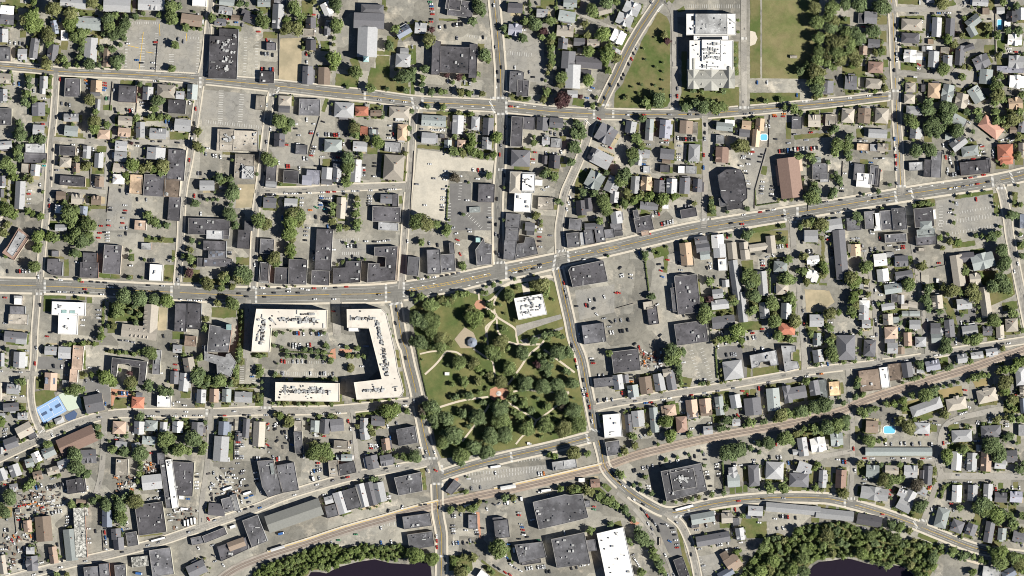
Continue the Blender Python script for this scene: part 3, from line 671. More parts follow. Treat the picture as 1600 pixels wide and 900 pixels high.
'20': '''
B
f 400 70 200 130 8 dg 7 hall
+f 345 20 120 120 8 dg 7
g 88 222 86 78 4 lg
f 355 470 235 205 2 dg 8 office
+f 208 455 66 262 2 dg 8
+f 497 478 62 262 2 dg 8
g 825 65 110 72 3 dg
g 1035 105 80 60 3 lg
+g 1035 95 40 40 3 mg
g 1255 25 100 60 3 gn
g 1230 130 126 78 10 gn
c 825 235 100 80 5 lv
g 1525 80 100 60 -15 tn
g 1215 245 125 80 5 tn
g 1197 342 70 78 5 mg
g 1325 330 80 56 3 mg
g 1435 340 90 60 3 tn
g 1240 470 100 130 4 mg 9 parish
+gx 1400 490 200 86 4 dg 7
+g 1275 600 110 180 2 lg 11
+g 1272 735 76 50 2 lg 8
+g 1350 575 130 60 4 dg 5
f 835 640 110 160 3 mg 5 shop
+f 885 690 92 130 3 dg 5
T
170 230 32 155 310 52 140 350 36 540 60 52 570 100 42 520 20 42 490 165 46 585 430 50 610 465 36 120 540 42 30 560 40 20 610 40 100 610 32 95 660 30 95 710 25 290 590 26 385 605 34 420 610 26 500 630 28 170 720 36 240 720 32 275 720 28 400 725 40 460 730 36 570 735 30 530 580 28 340 645 24 740 225 34 760 265 20 885 300 46 905 170 42 950 160 42 985 190 48 960 210 36 1095 165 46 1130 160 25 940 40 22 945 80 16 1145 60 22 1045 245 40 1030 290 34 1110 290 42 1100 330 40 1110 380 42 1105 440 42 1110 490 38 1100 520 36 1080 570 24 1060 630 16 1190 610 50 1180 660 42 1395 630 50 1075 720 44 1045 780 36 1190 790 66 1335 755 24 1430 90 50 1420 60 36 1370 190 38 1390 275 36 1510 270 62 1395 405 48 1500 390 36 1550 370 46 1540 430 62 1530 490 42 1590 430 40 1540 20 52 1550 550 36 1460 760 20 1430 830 30 140 830 28 260 840 34 380 880 30 480 890 26 15 870 25 930 770 22 870 770 24 800 750 26 1480 820 20
C
160 15 0 n 168 32 0 w 172 50 0 b 175 70 0 r 178 92 0 w 180 112 0 r 170 150 0 k 168 170 0 r 240 215 90 w 282 208 85 k 346 195 85 k 370 192 85 w 390 190 85 k 412 190 85 k 22 365 85 w 372 298 90 k 577 293 90 k 660 42 85 w 672 370 85 k 718 527 90 k 688 565 90 k 696 632 90 k 503 730 90 k 300 635 90 w 430 645 90 w 470 650 90 w 825 528 90 w 937 565 90 k 965 603 0 k 790 832 3 r 840 835 3 w 895 235 0 w 1250 195 0 w 1568 665 70 k 1525 765 70 k 1468 852 60 k 1430 685 20 b 1405 705 20 w 1385 765 10 b 1445 775 20 k 990 25 60 k 1240 200 0 w
G
20 430 60 150 0 25 690 30 110 0 300 155 140 20 4 1080 20 110 60 0 1230 90 150 30 5 1190 190 100 36 5 1250 385 120 30 3 560 370 50 60 0 1320 800 90 60 10 440 655 70 30 0 860 770 140 40 5 1470 140 100 20 5 760 280 70 40 0 1280 70 50 60 0 180 760 300 16 2 360 890 300 30 3
L
650 165 1045 300 1060 650 945 640 930 740 760 700 740 310
''',
'21': '''
B
g 190 45 185 80 3 gn 8
g 150 180 105 80 3 lg
+g 197 185 40 60 3 mg
g 378 75 82 140 3 lg
h 515 65 58 100 3 lg
g 615 90 78 130 3 mg
g 605 220 70 90 3 lg
h 408 228 64 62 3 tp
g 300 225 52 56 3 gn
f 255 165 40 30 0 mg
f 838 130 92 235 3 dg 7 corner
+f 930 65 96 96 3 dg 6
g 1040 70 84 96 3 mg
g 1145 60 100 72 3 mg
g 1065 200 56 52 3 lg
f 1145 218 84 72 3 lg
h 867 338 142 122 2 mg 9
g 1130 365 82 96 3 dg
+g 1055 350 36 60 3 dg
f 880 525 195 160 2 bg 8 townhall
+h 828 525 90 165 2 tn 9
+f 930 528 100 130 2 w 10
f 885 682 135 150 3 w 7
f 600 610 128 142 2 dg
f 1065 690 126 96 3 tn
f 510 738 86 44 -3 gn 3
f 808 835 116 130 4 mg
g 940 870 70 60 5 mg
c 1535 150 140 130 30 mg 8
g 1500 345 150 110 28 lg 8
+g 1440 310 70 90 28 mg
c 1445 510 122 120 28 gn
g 1585 545 96 120 25 lg
g 1340 725 72 112 -5 dg
+g 1395 690 56 80 -5 dg
+g 1400 730 46 40 -5 dg
f 1295 855 100 86 5 mg
g 1440 870 140 50 -3 mg
f 1010 528 56 46 4 w 4
T
0 105 24 480 170 46 490 220 42 470 260 46 500 290 46 550 310 42 420 300 38 350 285 46 400 270 30 355 170 26 680 175 50 655 310 38 620 470 36 350 490 46 370 500 30 610 330 26 970 215 34 970 170 20 1280 130 42 1300 160 40 1300 60 30 1330 80 36 1350 120 36 1355 160 36 1270 250 46 1310 270 42 1300 230 36 1260 370 42 1050 460 42 1130 480 46 1080 450 36 1440 610 40 1510 680 50 1530 720 50 1540 750 46 1490 660 36 1520 650 40 60 830 60 110 830 60 140 860 52 40 870 40 90 800 46 210 850 40 420 775 18 295 880 40 985 785 40 1030 830 20 1025 860 20 1160 670 30 1190 690 20 740 565 16 740 820 18 310 820 15 1540 450 30 1350 600 40 1480 830 40 305 560 10 305 600 10 300 650 10 300 690 10 460 525 14
C
95 108 0 k 180 115 20 w 205 118 20 w 232 118 20 w 260 115 20 w 432 38 85 w 160 382 3 w 190 494 3 k 58 540 3 k 282 436 3 w 280 470 3 w 275 503 3 w 265 578 3 w 262 640 3 w 262 660 3 w 255 702 3 w 255 720 3 k 252 742 3 k 120 703 3 w 497 427 85 w 537 430 85 r 575 430 85 k 395 475 10 w 530 497 5 w 450 665 0 w 628 800 0 w 628 838 0 k 685 655 88 k 678 855 88 k 715 240 88 k 742 215 88 k 705 308 88 r 742 470 88 k 750 95 88 k 1105 138 85 k 1138 148 85 k 1185 150 85 k 1045 148 5 k 1068 297 80 w 1125 305 80 w 1148 305 80 k 1185 287 75 w 965 345 5 r 960 370 5 w 980 290 5 r 1042 583 30 w 1075 562 -20 w 1256 640 62 w 1242 688 70 w 1230 735 75 w 1210 860 82 k 1010 845 85 w 1020 890 5 w 935 800 5 w 340 880 -20 w 465 890 5 w 548 125 30 w 1500 75 30 w 1515 240 30 w 1570 255 30 r 1480 28 30 r 1455 798 0 w 30 865 10 k
G
160 250 200 30 4 30 500 0 0 0 665 60 40 60 0 1350 460 70 60 30 1330 540 70 100 10 1190 345 30 40 0 1310 640 40 120 0 1140 720 30 40 0 1200 180 50 40 0 740 15 100 10 0 1180 25 120 20 0 1200 390 40 30 0 1530 430 80 50 20
P conc 65 265 270 290 340 330 460 330 560 350 660 355 640 470 490 440 310 430 290 740 280 830 180 800 10 780 30 560
P grass 1270 30 1310 25 1370 90 1395 160 1340 200 1320 190 1320 120
P lotd 315 535 480 530 480 680 660 680 660 900 290 900 290 720 315 700
''',
'22': '''
B
f 30 280 90 145 5 mg 7
f 190 245 105 190 -2 mg 7
f 300 255 115 140 -5 mg 7
+f 335 180 40 170 -5 mg 6
p mg 7 515 150 580 60 590 100 645 110 640 265 525 275
+f 535 75 36 36 0 tl 8
f 800 30 105 105 3 mg 6
+f 785 155 95 150 3 mg 6
p mg 6 840 105 895 95 905 50 975 60 1005 185 820 225
f 1278 75 100 115 -6 mg 6
f 1355 65 46 100 -6 lg 5
f 1410 50 86 115 -8 mg 6
f 1480 40 90 110 -8 mg 6
f 1560 25 80 70 -8 mg 6
p dg 9 1240 310 1260 285 1500 235 1515 235 1550 400 1275 445 1245 330
p w 9 815 530 1035 495 1075 655 850 700
f 1440 805 175 150 -8 mg 7 
h 490 875 80 76 10 bl 5 bandstand
f 945 15 60 50 0 mg 5
T
95 95 34 415 280 40 400 270 30 290 15 40 820 380 18 970 350 14 655 425 26 710 405 16 90 520 40 170 560 46 150 590 50 200 580 46 250 540 46 290 570 42 330 550 36 230 530 36 300 540 30 180 610 40 350 520 36 410 500 40 450 490 34 380 490 30 60 700 60 110 720 56 40 670 46 150 680 56 200 690 50 190 740 56 170 790 52 140 760 46 210 720 40 250 840 56 220 860 46 290 850 40 320 880 36 480 680 56 520 700 60 540 670 46 470 640 40 560 720 42 500 740 42 440 660 36 600 490 26 570 485 24 630 580 36 650 600 26 640 670 36 620 640 28 780 505 50 770 540 36 1040 420 60 1070 450 46 1000 430 50 1060 500 36 975 420 40 840 450 26 705 580 20 745 650 14 735 770 36 720 860 56 690 870 46 740 850 40 970 860 46 940 850 26 1050 820 40 1100 810 36 1150 810 40 1190 830 30 1120 540 16 825 705 20 480 600 24 20 500 26 50 545 26 80 870 60 110 890 46 20 860 40 590 850 20 1550 200 14 65 375 14 145 365 12 1085 850 26 670 890 30 180 840 40 600 440 16
C
95 380 -5 w 140 370 -5 k 190 366 -5 w 250 356 -5 k 292 349 -5 k 338 340 -8 k 383 332 -8 k 820 328 -8 w 870 322 -8 k 920 307 -8 k 968 299 -8 k 1018 288 -8 w 1018 268 -8 k 1535 190 -8 k 1362 227 -8 w 1217 470 78 w 1230 518 78 k 1208 410 80 r 1522 518 65 w 1408 545 75 w 1448 540 70 k 1378 585 75 r 1395 588 75 k 1440 610 -30 k 1462 655 45 w 1305 592 0 k 1520 688 -10 w 1575 715 45 k 1560 752 -5 w 1570 797 75 w 1590 797 75 w 375 108 20 w 375 75 20 r 220 115 85 k 155 100 85 w 365 25 -20 w 470 10 0 w 1015 12 3 w 1015 50 3 r 1015 85 3 k 1020 128 3 w 1100 40 3 k 1205 45 85 w 673 30 85 k 700 45 85 k 675 175 85 k 700 190 85 w 1325 815 85 w 1268 888 85 k 60 640 10 w 395 185 60 r
G
0 0 0 0 0
P brick 505 580 520 550 555 540 590 555 600 580 590 610 555 622 520 610
L
1290 470 1560 430 1600 420 1600 640 1330 700
W 1.5 770 410 700 480 662 560 665 640 690 680 820 765 835 830 850 895
W 1.4 600 560 640 540 690 490
W 1.4 590 600 680 668 600 750 600 790 610 880
W 1.2 500 480 535 490 545 545
W 1.3 680 690 690 790 720 820
W 1.5 1020 890 850 890 770 870
P pave 875 420 925 405 945 490 890 505
P tanpad 350 850 430 755 500 800 530 870 510 920 400 920
P pave 800 390 1100 345 1130 370 1090 375 850 410 720 450 700 440
P lot 830 745 1180 655 1190 690 920 780 840 830
P lot 860 860 1200 750 1200 770 1100 810 900 890
''',
'23': '''
B
f 1520 285 160 70 -6 mg 5
f 1540 50 0 0 0 mg
f 293 220 36 24 0 w 2
f 930 762 22 14 0 w 2
T
240 10 56 180 10 42 390 120 52 380 150 46 410 150 40 360 140 36 510 130 50 520 170 46 490 150 42 540 180 30 300 150 20 640 50 60 670 70 52 680 20 46 640 90 42 720 20 40 610 20 40 770 20 30 880 60 52 890 80 42 860 40 40 900 30 36 780 170 50 770 200 42 800 190 40 760 150 36 1000 150 40 985 140 30 1050 130 46 1090 160 46 1070 190 40 1040 170 40 1080 220 36 1150 50 52 1180 80 46 1130 40 46 1190 30 42 1240 40 46 1260 70 36 1210 80 30 1220 195 36 1240 210 30 635 240 42 650 260 36 610 230 30 710 270 50 730 290 42 700 300 40 540 280 40 530 290 30 570 220 26 420 270 42 440 290 36 400 260 30 430 310 26 335 305 26 460 385 42 480 395 36 430 390 30 360 400 34 340 410 26 320 395 18 545 370 26 560 365 20 900 290 60 920 310 50 880 330 46 930 270 40 1040 310 60 1060 330 52 1020 340 46 1000 300 40 1150 300 56 1170 310 46 1140 340 40 1270 290 52 1290 300 40 1250 300 40 1190 390 56 1170 420 46 1210 420 40 1180 370 42 890 440 46 900 460 40 870 460 36 1080 475 40 1060 475 26 1000 410 22 1200 480 36 1180 490 26 580 440 30 560 450 24 810 410 36 830 420 26 780 400 24 790 380 24 940 510 42 960 500 30 850 540 42 870 560 36 820 520 36 1280 490 56 1290 520 52 1250 510 46 1310 500 42 1230 530 36 540 540 60 510 560 52 560 580 46 490 540 46 530 590 46 420 530 46 400 510 36 700 510 60 690 480 46 730 500 46 730 570 60 700 600 56 760 600 46 670 590 46 740 680 60 760 700 52 720 710 46 780 660 46 750 740 40 640 700 60 620 720 52 660 740 46 630 670 46 600 690 40 920 640 60 900 650 52 940 660 46 880 660 40 930 680 36 1060 620 66 1040 640 52 1090 630 50 1060 580 46 1200 640 66 1220 660 52 1190 680 50 1170 650 46 1230 620 40 1180 620 40 1320 620 56 1340 640 46 1300 590 46 1350 600 40 1290 640 40 180 470 60 200 500 52 170 520 50 150 480 46 190 560 52 170 560 40 290 570 60 280 560 50 310 580 46 260 560 46 340 680 66 360 700 56 310 700 52 380 680 46 320 740 46 370 740 46 270 680 40 260 750 50 250 770 40 280 780 36 500 790 56 520 800 50 480 780 42 540 780 36 400 840 60 420 860 52 380 860 52 440 840 42 610 820 56 590 840 50 630 830 46 570 850 42 200 620 40 100 500 46 110 540 40 120 460 40 100 110 14 780 330 30 820 310 24 1135 540 16 1130 590 30 1030 710 22 610 330 16 600 350 14 1280 830 50 1300 850 40 1260 850 36 1400 840 26 1380 850 24 1130 860 36 1090 850 26 40 860 50 60 880 36 10 880 40 1560 60 36 1490 540 16 1500 590 16 740 450 46 690 440 40 650 470 36 1110 100 34 1060 70 24 860 590 30 460 630 30 830 240 36 1010 80 30 1280 410 16 950 590 30 1310 550 40
C
130 830 75 w 118 868 75 k 35 430 80 w 82 797 5 w 195 830 75 w 1296 115 80 r 1312 168 80 w 1357 270 82 k 1352 348 82 w 1372 338 82 w 1363 385 82 w 1387 385 82 r 1397 435 82 k 1407 480 82 r 1414 535 82 k 1427 592 80 w 1420 100 0 w 1430 118 0 k 1435 138 0 r 1475 430 80 k 1520 425 80 k 1542 420 80 w 1585 422 80 w 1480 235 85 w 1515 235 85 w 935 768 -5 w 1272 5 80 k
G
0 0 0 0 0
P plaza 630 340 680 315 750 320 780 360 760 410 700 445 640 420 625 385
''',
'24': '''
B
p mg 5 280 235 350 145 405 185 330 265
f 1210 30 190 70 -8 lg 6 station
f 495 475 70 110 0 mg 5
f 720 530 115 140 -6 mg 8
+f 690 460 80 40 -6 mg 6
p mg 10 962 320 1210 260 1255 265 1350 255 1398 440 1330 460 1010 535
+f 1390 335 40 50 -8 mg 6
f 60 470 220 100 -8 mg 7
f 90 620 200 120 -8 mg 6
p mg 7 820 655 1040 630 1070 750 860 800
+f 950 780 150 50 -8 dg 5
p mg 10 1105 610 1365 555 1415 800 1150 835
+f 1405 660 100 90 -8 mg 8
p w 10 1460 565 1670 515 1765 950 1540 950
f 575 895 80 60 35 w 6
g 1450 175 66 60 -5 rb
f 1345 150 50 30 0 w 4
f 920 380 0 0 0 w
T
400 5 46 440 240 26 430 240 20 740 290 36 810 290 34 760 280 26 320 390 34 400 375 34 420 380 26 470 370 34 510 360 36 530 340 26 490 380 30 550 320 22 1180 220 34 1260 215 40 1300 220 46 1280 230 40 1390 230 46 1420 240 40 1370 210 36 1480 275 42 1500 270 36 1540 310 46 1560 320 40 1590 340 36 1580 300 36 1410 545 36 1430 540 26 690 680 66 700 660 56 660 680 50 720 700 50 690 720 46 680 640 40 50 730 60 20 720 52 80 740 50 30 760 46 170 760 52 180 780 42 200 750 36 350 780 40 380 800 36 340 790 30 430 750 34 500 750 42 480 760 30 440 840 40 450 850 30 400 880 50 380 860 40 420 870 40 90 100 16 105 140 14 110 180 14 770 690 24 800 790 16 470 645 10 510 640 10 450 125 10 360 160 0 1520 190 26 620 840 24 650 870 24 1570 490 30 600 320 14 330 370 26 1340 230 30
C
138 72 70 k 205 75 30 r 672 95 80 w 1010 100 80 w 1030 100 80 w 1050 98 80 o 485 215 80 k 555 208 80 k 460 140 0 w 605 375 75 w 660 340 30 k 700 335 -30 w 745 330 80 w 875 295 80 w 1015 245 0 w 1080 265 -10 w 855 405 5 w 855 425 5 r 960 460 -20 w 870 495 10 w 880 518 10 b 885 540 10 r 890 562 10 k 890 578 10 w 855 610 0 k 920 595 -10 k 572 527 5 k 440 542 5 w 520 537 0 w 525 558 0 w 530 575 0 k 340 505 0 k 340 530 0 w 342 548 0 w 345 568 0 k 475 623 80 w 343 645 80 w 365 642 80 w 380 640 80 b 420 640 80 k 335 430 85 k 355 430 85 w 400 420 80 w 500 410 5 w 235 365 85 k 212 590 85 w 213 625 85 r 215 675 85 r 745 745 45 w 765 760 45 b 780 775 45 k 735 740 45 w 790 812 35 w 825 835 30 k 867 858 30 w 665 823 45 k 698 843 45 k 748 872 40 r 785 890 40 r 915 840 75 w 935 838 75 w 955 835 75 w 1005 832 75 w 1022 830 75 k 1040 828 75 w 1055 826 75 w 1440 357 5 r 1440 380 5 n 1265 838 75 k 1330 812 75 w 1350 808 75 w 1365 805 75 w 1395 800 75 w 1305 830 80 k 775 652 0 b 120 340 0 k 85 345 0 k 1590 95 50 k 1210 560 80 w 1070 865 80 k 1095 865 80 k 1005 620 0 n 985 625 0 k
V 675 45 -8 86 20 w 770 205 -10 118 26 w 768 330 82 36 18 w 875 300 82 36 18 w 1070 230 -8 80 20 w 455 350 -12 60 18 w 815 700 85 46 18 w 825 320 70 26 26 b
G
105 130 40 200 -5 520 780 0 0 0 640 840 200 20 38 1490 230 100 30 40 360 250 130 16 -10 400 800 180 120 0 320 180 0 0 0 1545 210 40 60 -40 780 720 30 140 0
P brick 285 250 300 180 370 130 385 140 310 260
P brick 520 400 545 400 560 610 545 610
P grass 560 810 680 860 760 900 620 900
L
460 130 740 60 1060 30 1120 80 830 180 500 240
L
310 420 545 420 550 640 330 650
''',
'30': '''
B
f 752 195 385 165 0 w 13 school
+f 755 192 250 158 0 bg 14.5
+f 755 300 275 36 0 w 11
+f 755 435 342 230 0 w 13
+f 755 400 150 170 0 w 14.5
+gx 755 622 360 130 0 ol 12
+gy 615 580 86 230 0 ol 12
+gy 890 610 84 160 0 ol 12
+gy 755 625 110 165 0 ol 12
c 135 70 120 84 25 lg
c 80 155 120 84 22 lg
c 30 290 100 90 25 w
c -10 420 80 90 30 lg
f 1400 445 56 22 2 tn 3
T
80 770 18 100 760 20 240 800 46 270 830 36 345 770 56 340 810 42 300 740 36 390 270 36 410 320 36 15 455 46 230 380 12 245 465 12 380 490 13 325 525 14 380 562 13 380 627 12 315 667 14 210 662 14 140 680 13 190 730 16 380 700 13 320 293 10 550 840 44 590 830 30 640 810 46 700 840 50 760 810 46 780 850 50 840 830 46 870 850 30 730 800 40 615 710 28 680 712 28 850 712 30 940 350 22 945 400 22 940 460 22 945 510 22 950 560 20 965 160 16 965 250 16 10 20 36 1560 60 50 1580 180 56 1590 300 50 1580 480 50 1600 400 50 1560 560 60 1530 640 44 1590 620 50 1580 700 56 1570 760 36 1450 560 46 1510 520 42 1180 790 28 1300 780 26 1400 850 46 1330 840 30 1100 790 16 1450 880 30 790 710 20
C
290 20 60 k 172 378 62 w 150 418 62 k 135 460 62 r 112 500 62 k 73 582 62 k 57 612 62 k 32 662 65 k 495 693 90 k 440 752 90 k 493 752 90 r 1117 645 90 b 1195 645 90 w 1427 745 90 b 1025 893 2 k 1075 885 2 k 105 898 2 w 230 897 2 r 430 895 2 k 590 895 2 k 650 895 2 k 1250 897 2 o 1325 890 2 o 810 897 2 k
G
260 240 0 0 0
P grass 345 95 410 130 435 190 435 790 415 830 380 845 0 840 0 730 60 660 205 345 210 320 290 190
P grass 400 0 470 0 440 40 410 45
P grass 490 80 545 45 555 85 500 95
P grass 525 680 975 680 975 830 870 850 510 830 500 800 525 740
P grass 1060 0 1140 0 1140 612 1060 612
P field 1155 0 1600 0 1600 620 1440 615 1155 612
P grass 1060 725 1450 725 1450 790 1060 820
P pave 1060 240 1100 250 1118 300 1100 345 1060 360
P grass 525 400 565 400 565 680 525 680
P grass 925 325 970 325 970 590 925 590
P grass 1500 860 1600 850 1600 900 1490 900
P grass 0 215 130 260 100 330 60 390 20 400 60 320
P grass 130 130 220 110 170 230 130 210
''',
'31': '''
B
g 128 95 78 86 8 lg
g 275 85 56 100 4 gn
+g 270 165 56 60 4 lg
g 395 110 80 138 4 lv
g 560 95 95 96 3 br
+f 632 100 36 90 3 tn
g 860 90 124 60 5 gn
+g 900 60 70 40 5 w
g 1030 80 66 64 5 or
+g 1015 140 76 56 5 mg
g 1135 75 62 90 5 or
+g 1105 180 54 130 5 or
f 825 190 62 64 3 lg
g 840 310 96 116 3 rb
h 622 295 82 128 3 lg
g 412 305 104 76 5 mg
+g 405 360 60 30 5 br
g 230 300 86 60 8 lg
+g 190 350 46 80 8 lg
f 395 418 76 58 3 dg
f 252 423 52 52 0 lg
f 598 428 86 60 3 lg
+f 523 426 52 56 3 w
g 160 545 60 130 4 lg
c 250 535 72 100 4 or
g 350 560 82 96 3 mg
g 445 555 76 110 3 lg
g 548 553 76 118 3 mg
g 648 550 66 98 3 mg
p dg 9 805 470 870 425 985 425 1012 470 1036 590 1036 650 985 692 870 692 833 640
+f 940 710 130 50 -8 dg 6
+f 850 680 66 66 -8 mg 6
g 1370 490 165 310 -7 rb 9 hallbrown
+g 1290 470 46 150 -7 rb 5
+g 1440 390 46 90 -7 tp 5
g 270 710 135 55 5 mg
f 400 715 50 32 3 w
f 580 765 128 70 -10 dg
f 230 850 140 120 -12 dg
+f 170 780 40 80 -12 mg
g 15 800 80 90 -8 lg
f 15 872 90 64 -10 mg
f 1425 60 80 96 0 mg
g 1560 45 90 90 0 tn
g 1590 350 40 40 0 gn
f 1495 515 30 76 0 tn
g 0 640 60 80 5 lg
T
170 185 46 190 200 36 140 300 50 150 340 46 130 370 36 220 235 30 180 160 30 70 470 60 50 510 50 90 440 36 95 600 40 110 640 36 80 690 46 150 670 46 190 640 36 280 630 46 250 640 40 220 620 36 380 655 50 350 660 36 460 640 36 490 630 26 755 680 30 760 720 34 755 650 24 770 750 30 985 240 56 960 250 46 1020 260 40 930 240 30 1010 225 40 625 690 26 350 740 26 1035 730 26 880 755 20 1530 320 42 1550 350 36 1540 640 60 1560 600 50 1500 650 36 1590 660 40 1380 660 20 1330 665 18 1280 660 18 1440 320 40 1470 500 16 1560 540 34 20 710 24 220 30 40 1500 850 46 1540 830 42 1590 850 40 1305 870 20 1450 870 30 1060 15 0 1100 20 20 210 255 30 1510 400 16
C
710 75 88 k 708 137 88 k 707 185 88 w 700 312 88 r 698 410 88 b 695 540 88 w 518 185 85 k 537 187 85 k 557 187 85 r 580 187 85 k 605 187 85 k 628 187 85 k 497 180 85 w 590 160 0 k 510 240 3 w 505 305 3 k 505 328 3 w 503 348 3 w 355 355 5 w 270 230 3 w 235 355 3 w 230 383 3 b 215 420 85 w 405 195 3 r 370 215 3 w 410 215 3 w 210 550 75 w 375 497 0 r 600 525 85 w 1010 320 10 w 1005 335 10 w 1070 265 5 w 1078 287 5 r 1060 302 5 w 1050 343 8 k 1045 382 8 w 1140 325 8 k 1135 365 8 k 1160 307 8 k 990 395 5 w 830 240 5 w 1020 435 8 w 1030 455 8 k 1040 515 8 w 1045 535 8 w 1048 575 8 k 1160 520 8 w 1155 555 8 w 1150 573 8 w 1148 593 8 k 1148 613 8 w 1235 555 8 k 1232 580 8 k 1228 615 8 w 1228 632 8 k 1140 757 -8 r 1200 745 -8 k 1243 738 -8 w 1012 778 -10 w 997 851 -3 r 915 845 -15 k 1325 787 -10 k 325 765 80 w 348 770 80 r 370 850 80 r 390 848 80 w 417 838 80 w 437 835 80 w 456 830 80 w 485 720 80 k 555 710 85 k 580 705 85 k 1260 187 5 k 1360 218 -8 w 1500 195 -5 w 1290 283 85 r 1310 280 85 k 1332 278 85 k 1355 275 85 b 1378 273 85 w 1410 265 85 w 1432 262 85 r 1455 262 85 k 1475 262 85 w 1505 260 85 w 1538 262 85 r 1562 258 85 w 1585 255 85 k 910 130 5 k 960 130 85 w 955 70 85 k 1210 50 85 k 1185 80 85 w 1210 85 85 w 1535 135 -5 r 1410 150 -5 k 115 745 80 k 130 785 80 k 1255 10 0 r 1320 10 0 r 300 785 80 w
G
670 110 40 160 0 455 100 30 150 0 590 45 170 40 0 670 240 30 90 0 450 290 40 170 0 1360 120 40 130 0 1500 165 190 36 -5 1170 430 40 70 10 670 325 30 60 0 1210 880 260 40 -10 1130 20 80 30 0 840 25 150 30 0 410 430 90 50 0 655 425 50 70 0 240 770 80 50 20 610 215 140 20 0 130 40 80 30 0 320 55 30 110 0 925 60 20 150 0 750 745 90 90 0 1100 680 20 50 0 660 390 60 30 0
S 1168 172 54 46
L
1025 260 1190 255 1180 340 1100 580 1095 730 1050 700 1030 540
''',
'32': '''
B
f 30 25 70 40 -8 mg 5
f 240 20 60 40 -10 tp 5
g 560 185 86 170 -6 or 8
+f 590 250 60 70 -6 tn 6
g 675 80 92 60 -8 mg
+g 690 135 100 80 -8 mg
+g 705 190 70 70 -8 gn
g 805 85 90 96 -4 w 8
+g 820 160 90 100 -4 lg 8
+f 835 205 60 40 -4 br 6
+f 845 265 70 100 -4 w 5
f 230 590 0 0 0 lg
gx 1130 130 150 50 -8 tn 6 motel
+gy 920 160 66 126 -6 tn 6
+gy 1010 120 66 50 -6 tn 6
+gy 1020 190 66 70 -6 tn 6
+gy 1222 110 66 130 -6 tn 7
g 945 390 66 310 -8 lg 6
+g 995 600 66 230 -6 lg 6
g 1155 415 70 186 -5 lg 6
g 1170 625 70 120 -5 lg 6
f 570 500 180 300 -6 dg 7
+f 525 390 90 90 -6 dg 6
+f 480 540 66 190 -6 mg 6
+f 480 440 60 60 -6 mg 5
f 300 665 80 140 -8 dg 5
+f 265 585 80 60 -8 tn 5
f 600 800 250 170 -8 dg 6
g 805 495 76 66 -6 lg
g 825 578 130 70 -6 lg
g 868 415 50 52 -4 lg
g 850 715 172 92 -6 mg 7
h 1295 285 100 80 4 gn
h 1310 455 90 86 0 tn
g 1340 630 76 120 2 lg
h 1345 770 122 84 3 rd
g 1535 45 100 90 0 lg
g 1550 230 92 60 -4 w
c 1545 355 90 72 20 w
g 1578 705 104 90 0 lg
g 1580 850 60 90 0 gn
T
240 190 36 240 220 26 290 515 36 270 520 24 740 400 40 760 390 26 740 535 36 920 530 36 930 560 40 905 540 30 700 600 46 710 640 56 690 670 50 730 660 46 700 700 40 680 540 26 1040 350 56 1080 370 56 1060 410 50 1020 400 40 1100 400 42 1090 510 52 1060 500 40 1110 530 36 1080 620 46 1060 640 36 1100 590 30 1230 570 52 1250 590 40 1220 540 40 1250 710 50 1230 730 36 1270 720 36 1360 220 40 1340 240 30 1310 370 46 1350 380 50 1390 390 40 1310 400 36 1370 520 46 1340 530 36 1390 550 36 1410 710 50 1390 690 36 1480 200 40 1460 210 30 1480 320 40 1500 400 40 1440 310 30 1030 40 46 1060 20 36 1000 45 26 1320 70 30 1400 590 26 905 40 20 950 780 56 990 790 46 940 830 42 970 760 40 830 850 36 870 840 36 900 860 30 790 870 36 990 860 36 1270 820 46 1290 830 36 1370 850 36 780 670 20 840 660 20 1530 800 30 300 160 20 350 180 18 400 300 14 660 490 12 250 300 8 260 380 8 245 250 8 410 130 14 1210 470 12 1215 380 10 1205 300 10 1250 650 26 1540 820 26 550 90 20 1340 330 26
C
45 293 -45 k 55 345 -20 w 60 362 -20 w 128 345 10 w 130 372 15 k 15 490 20 r 35 487 20 r 10 705 80 k 52 703 80 w 110 698 80 k 48 788 80 k 68 786 80 k 103 778 80 k 358 820 -45 k 160 888 -45 k 540 662 70 k 335 580 -30 w 230 37 -10 w 270 28 -10 r 675 27 -10 w 350 265 -10 k 365 315 20 r 375 362 20 b 415 230 10 r 500 255 85 k 515 255 85 w 520 310 5 w 745 255 15 w 725 293 75 k 750 288 75 w 782 365 75 k 195 180 75 b 1085 186 -5 k 1160 235 3 w 1160 257 3 w 1160 275 3 r 1160 297 3 k 1160 315 3 k 1195 207 -20 w 1240 195 60 w 1275 128 80 k 1295 126 80 w 1315 124 80 w 1350 120 80 r 880 50 80 r 1465 90 80 k 1508 162 80 k 1542 160 80 k 1523 162 80 w 1467 525 88 k 1475 628 88 k 1482 690 88 k 1483 730 88 r 1495 855 80 k 840 800 80 w 820 805 80 k 870 880 78 w 910 870 78 w 960 860 78 w 1025 845 75 w 1045 843 75 k 1085 838 75 w 1103 836 75 k 1155 770 -5 r 1160 790 -5 k 1080 803 -8 r 1060 785 -8 k 1197 815 75 w 1230 820 75 b 845 790 78 k 1290 20 0 k 450 620 0 w
G
1040 275 90 80 -4 1060 745 180 70 0 870 630 160 70 0 400 240 30 180 0 1330 400 90 60 0 1385 620 60 200 0 1355 130 0 0 0 1240 630 60 160 0 360 165 120 80 -15 660 450 20 140 -5 1390 740 40 100 0 1350 855 150 40 0 890 400 20 250 -5 1540 770 90 40 0 1310 100 90 70 0 1080 470 80 320 -6 1280 250 130 80 0
P field 1050 0 1355 0 1360 100 1060 100 1000 60
P dirt 1485 460 1600 465 1600 645 1500 640
L
820 340 1100 340 0 0
''',
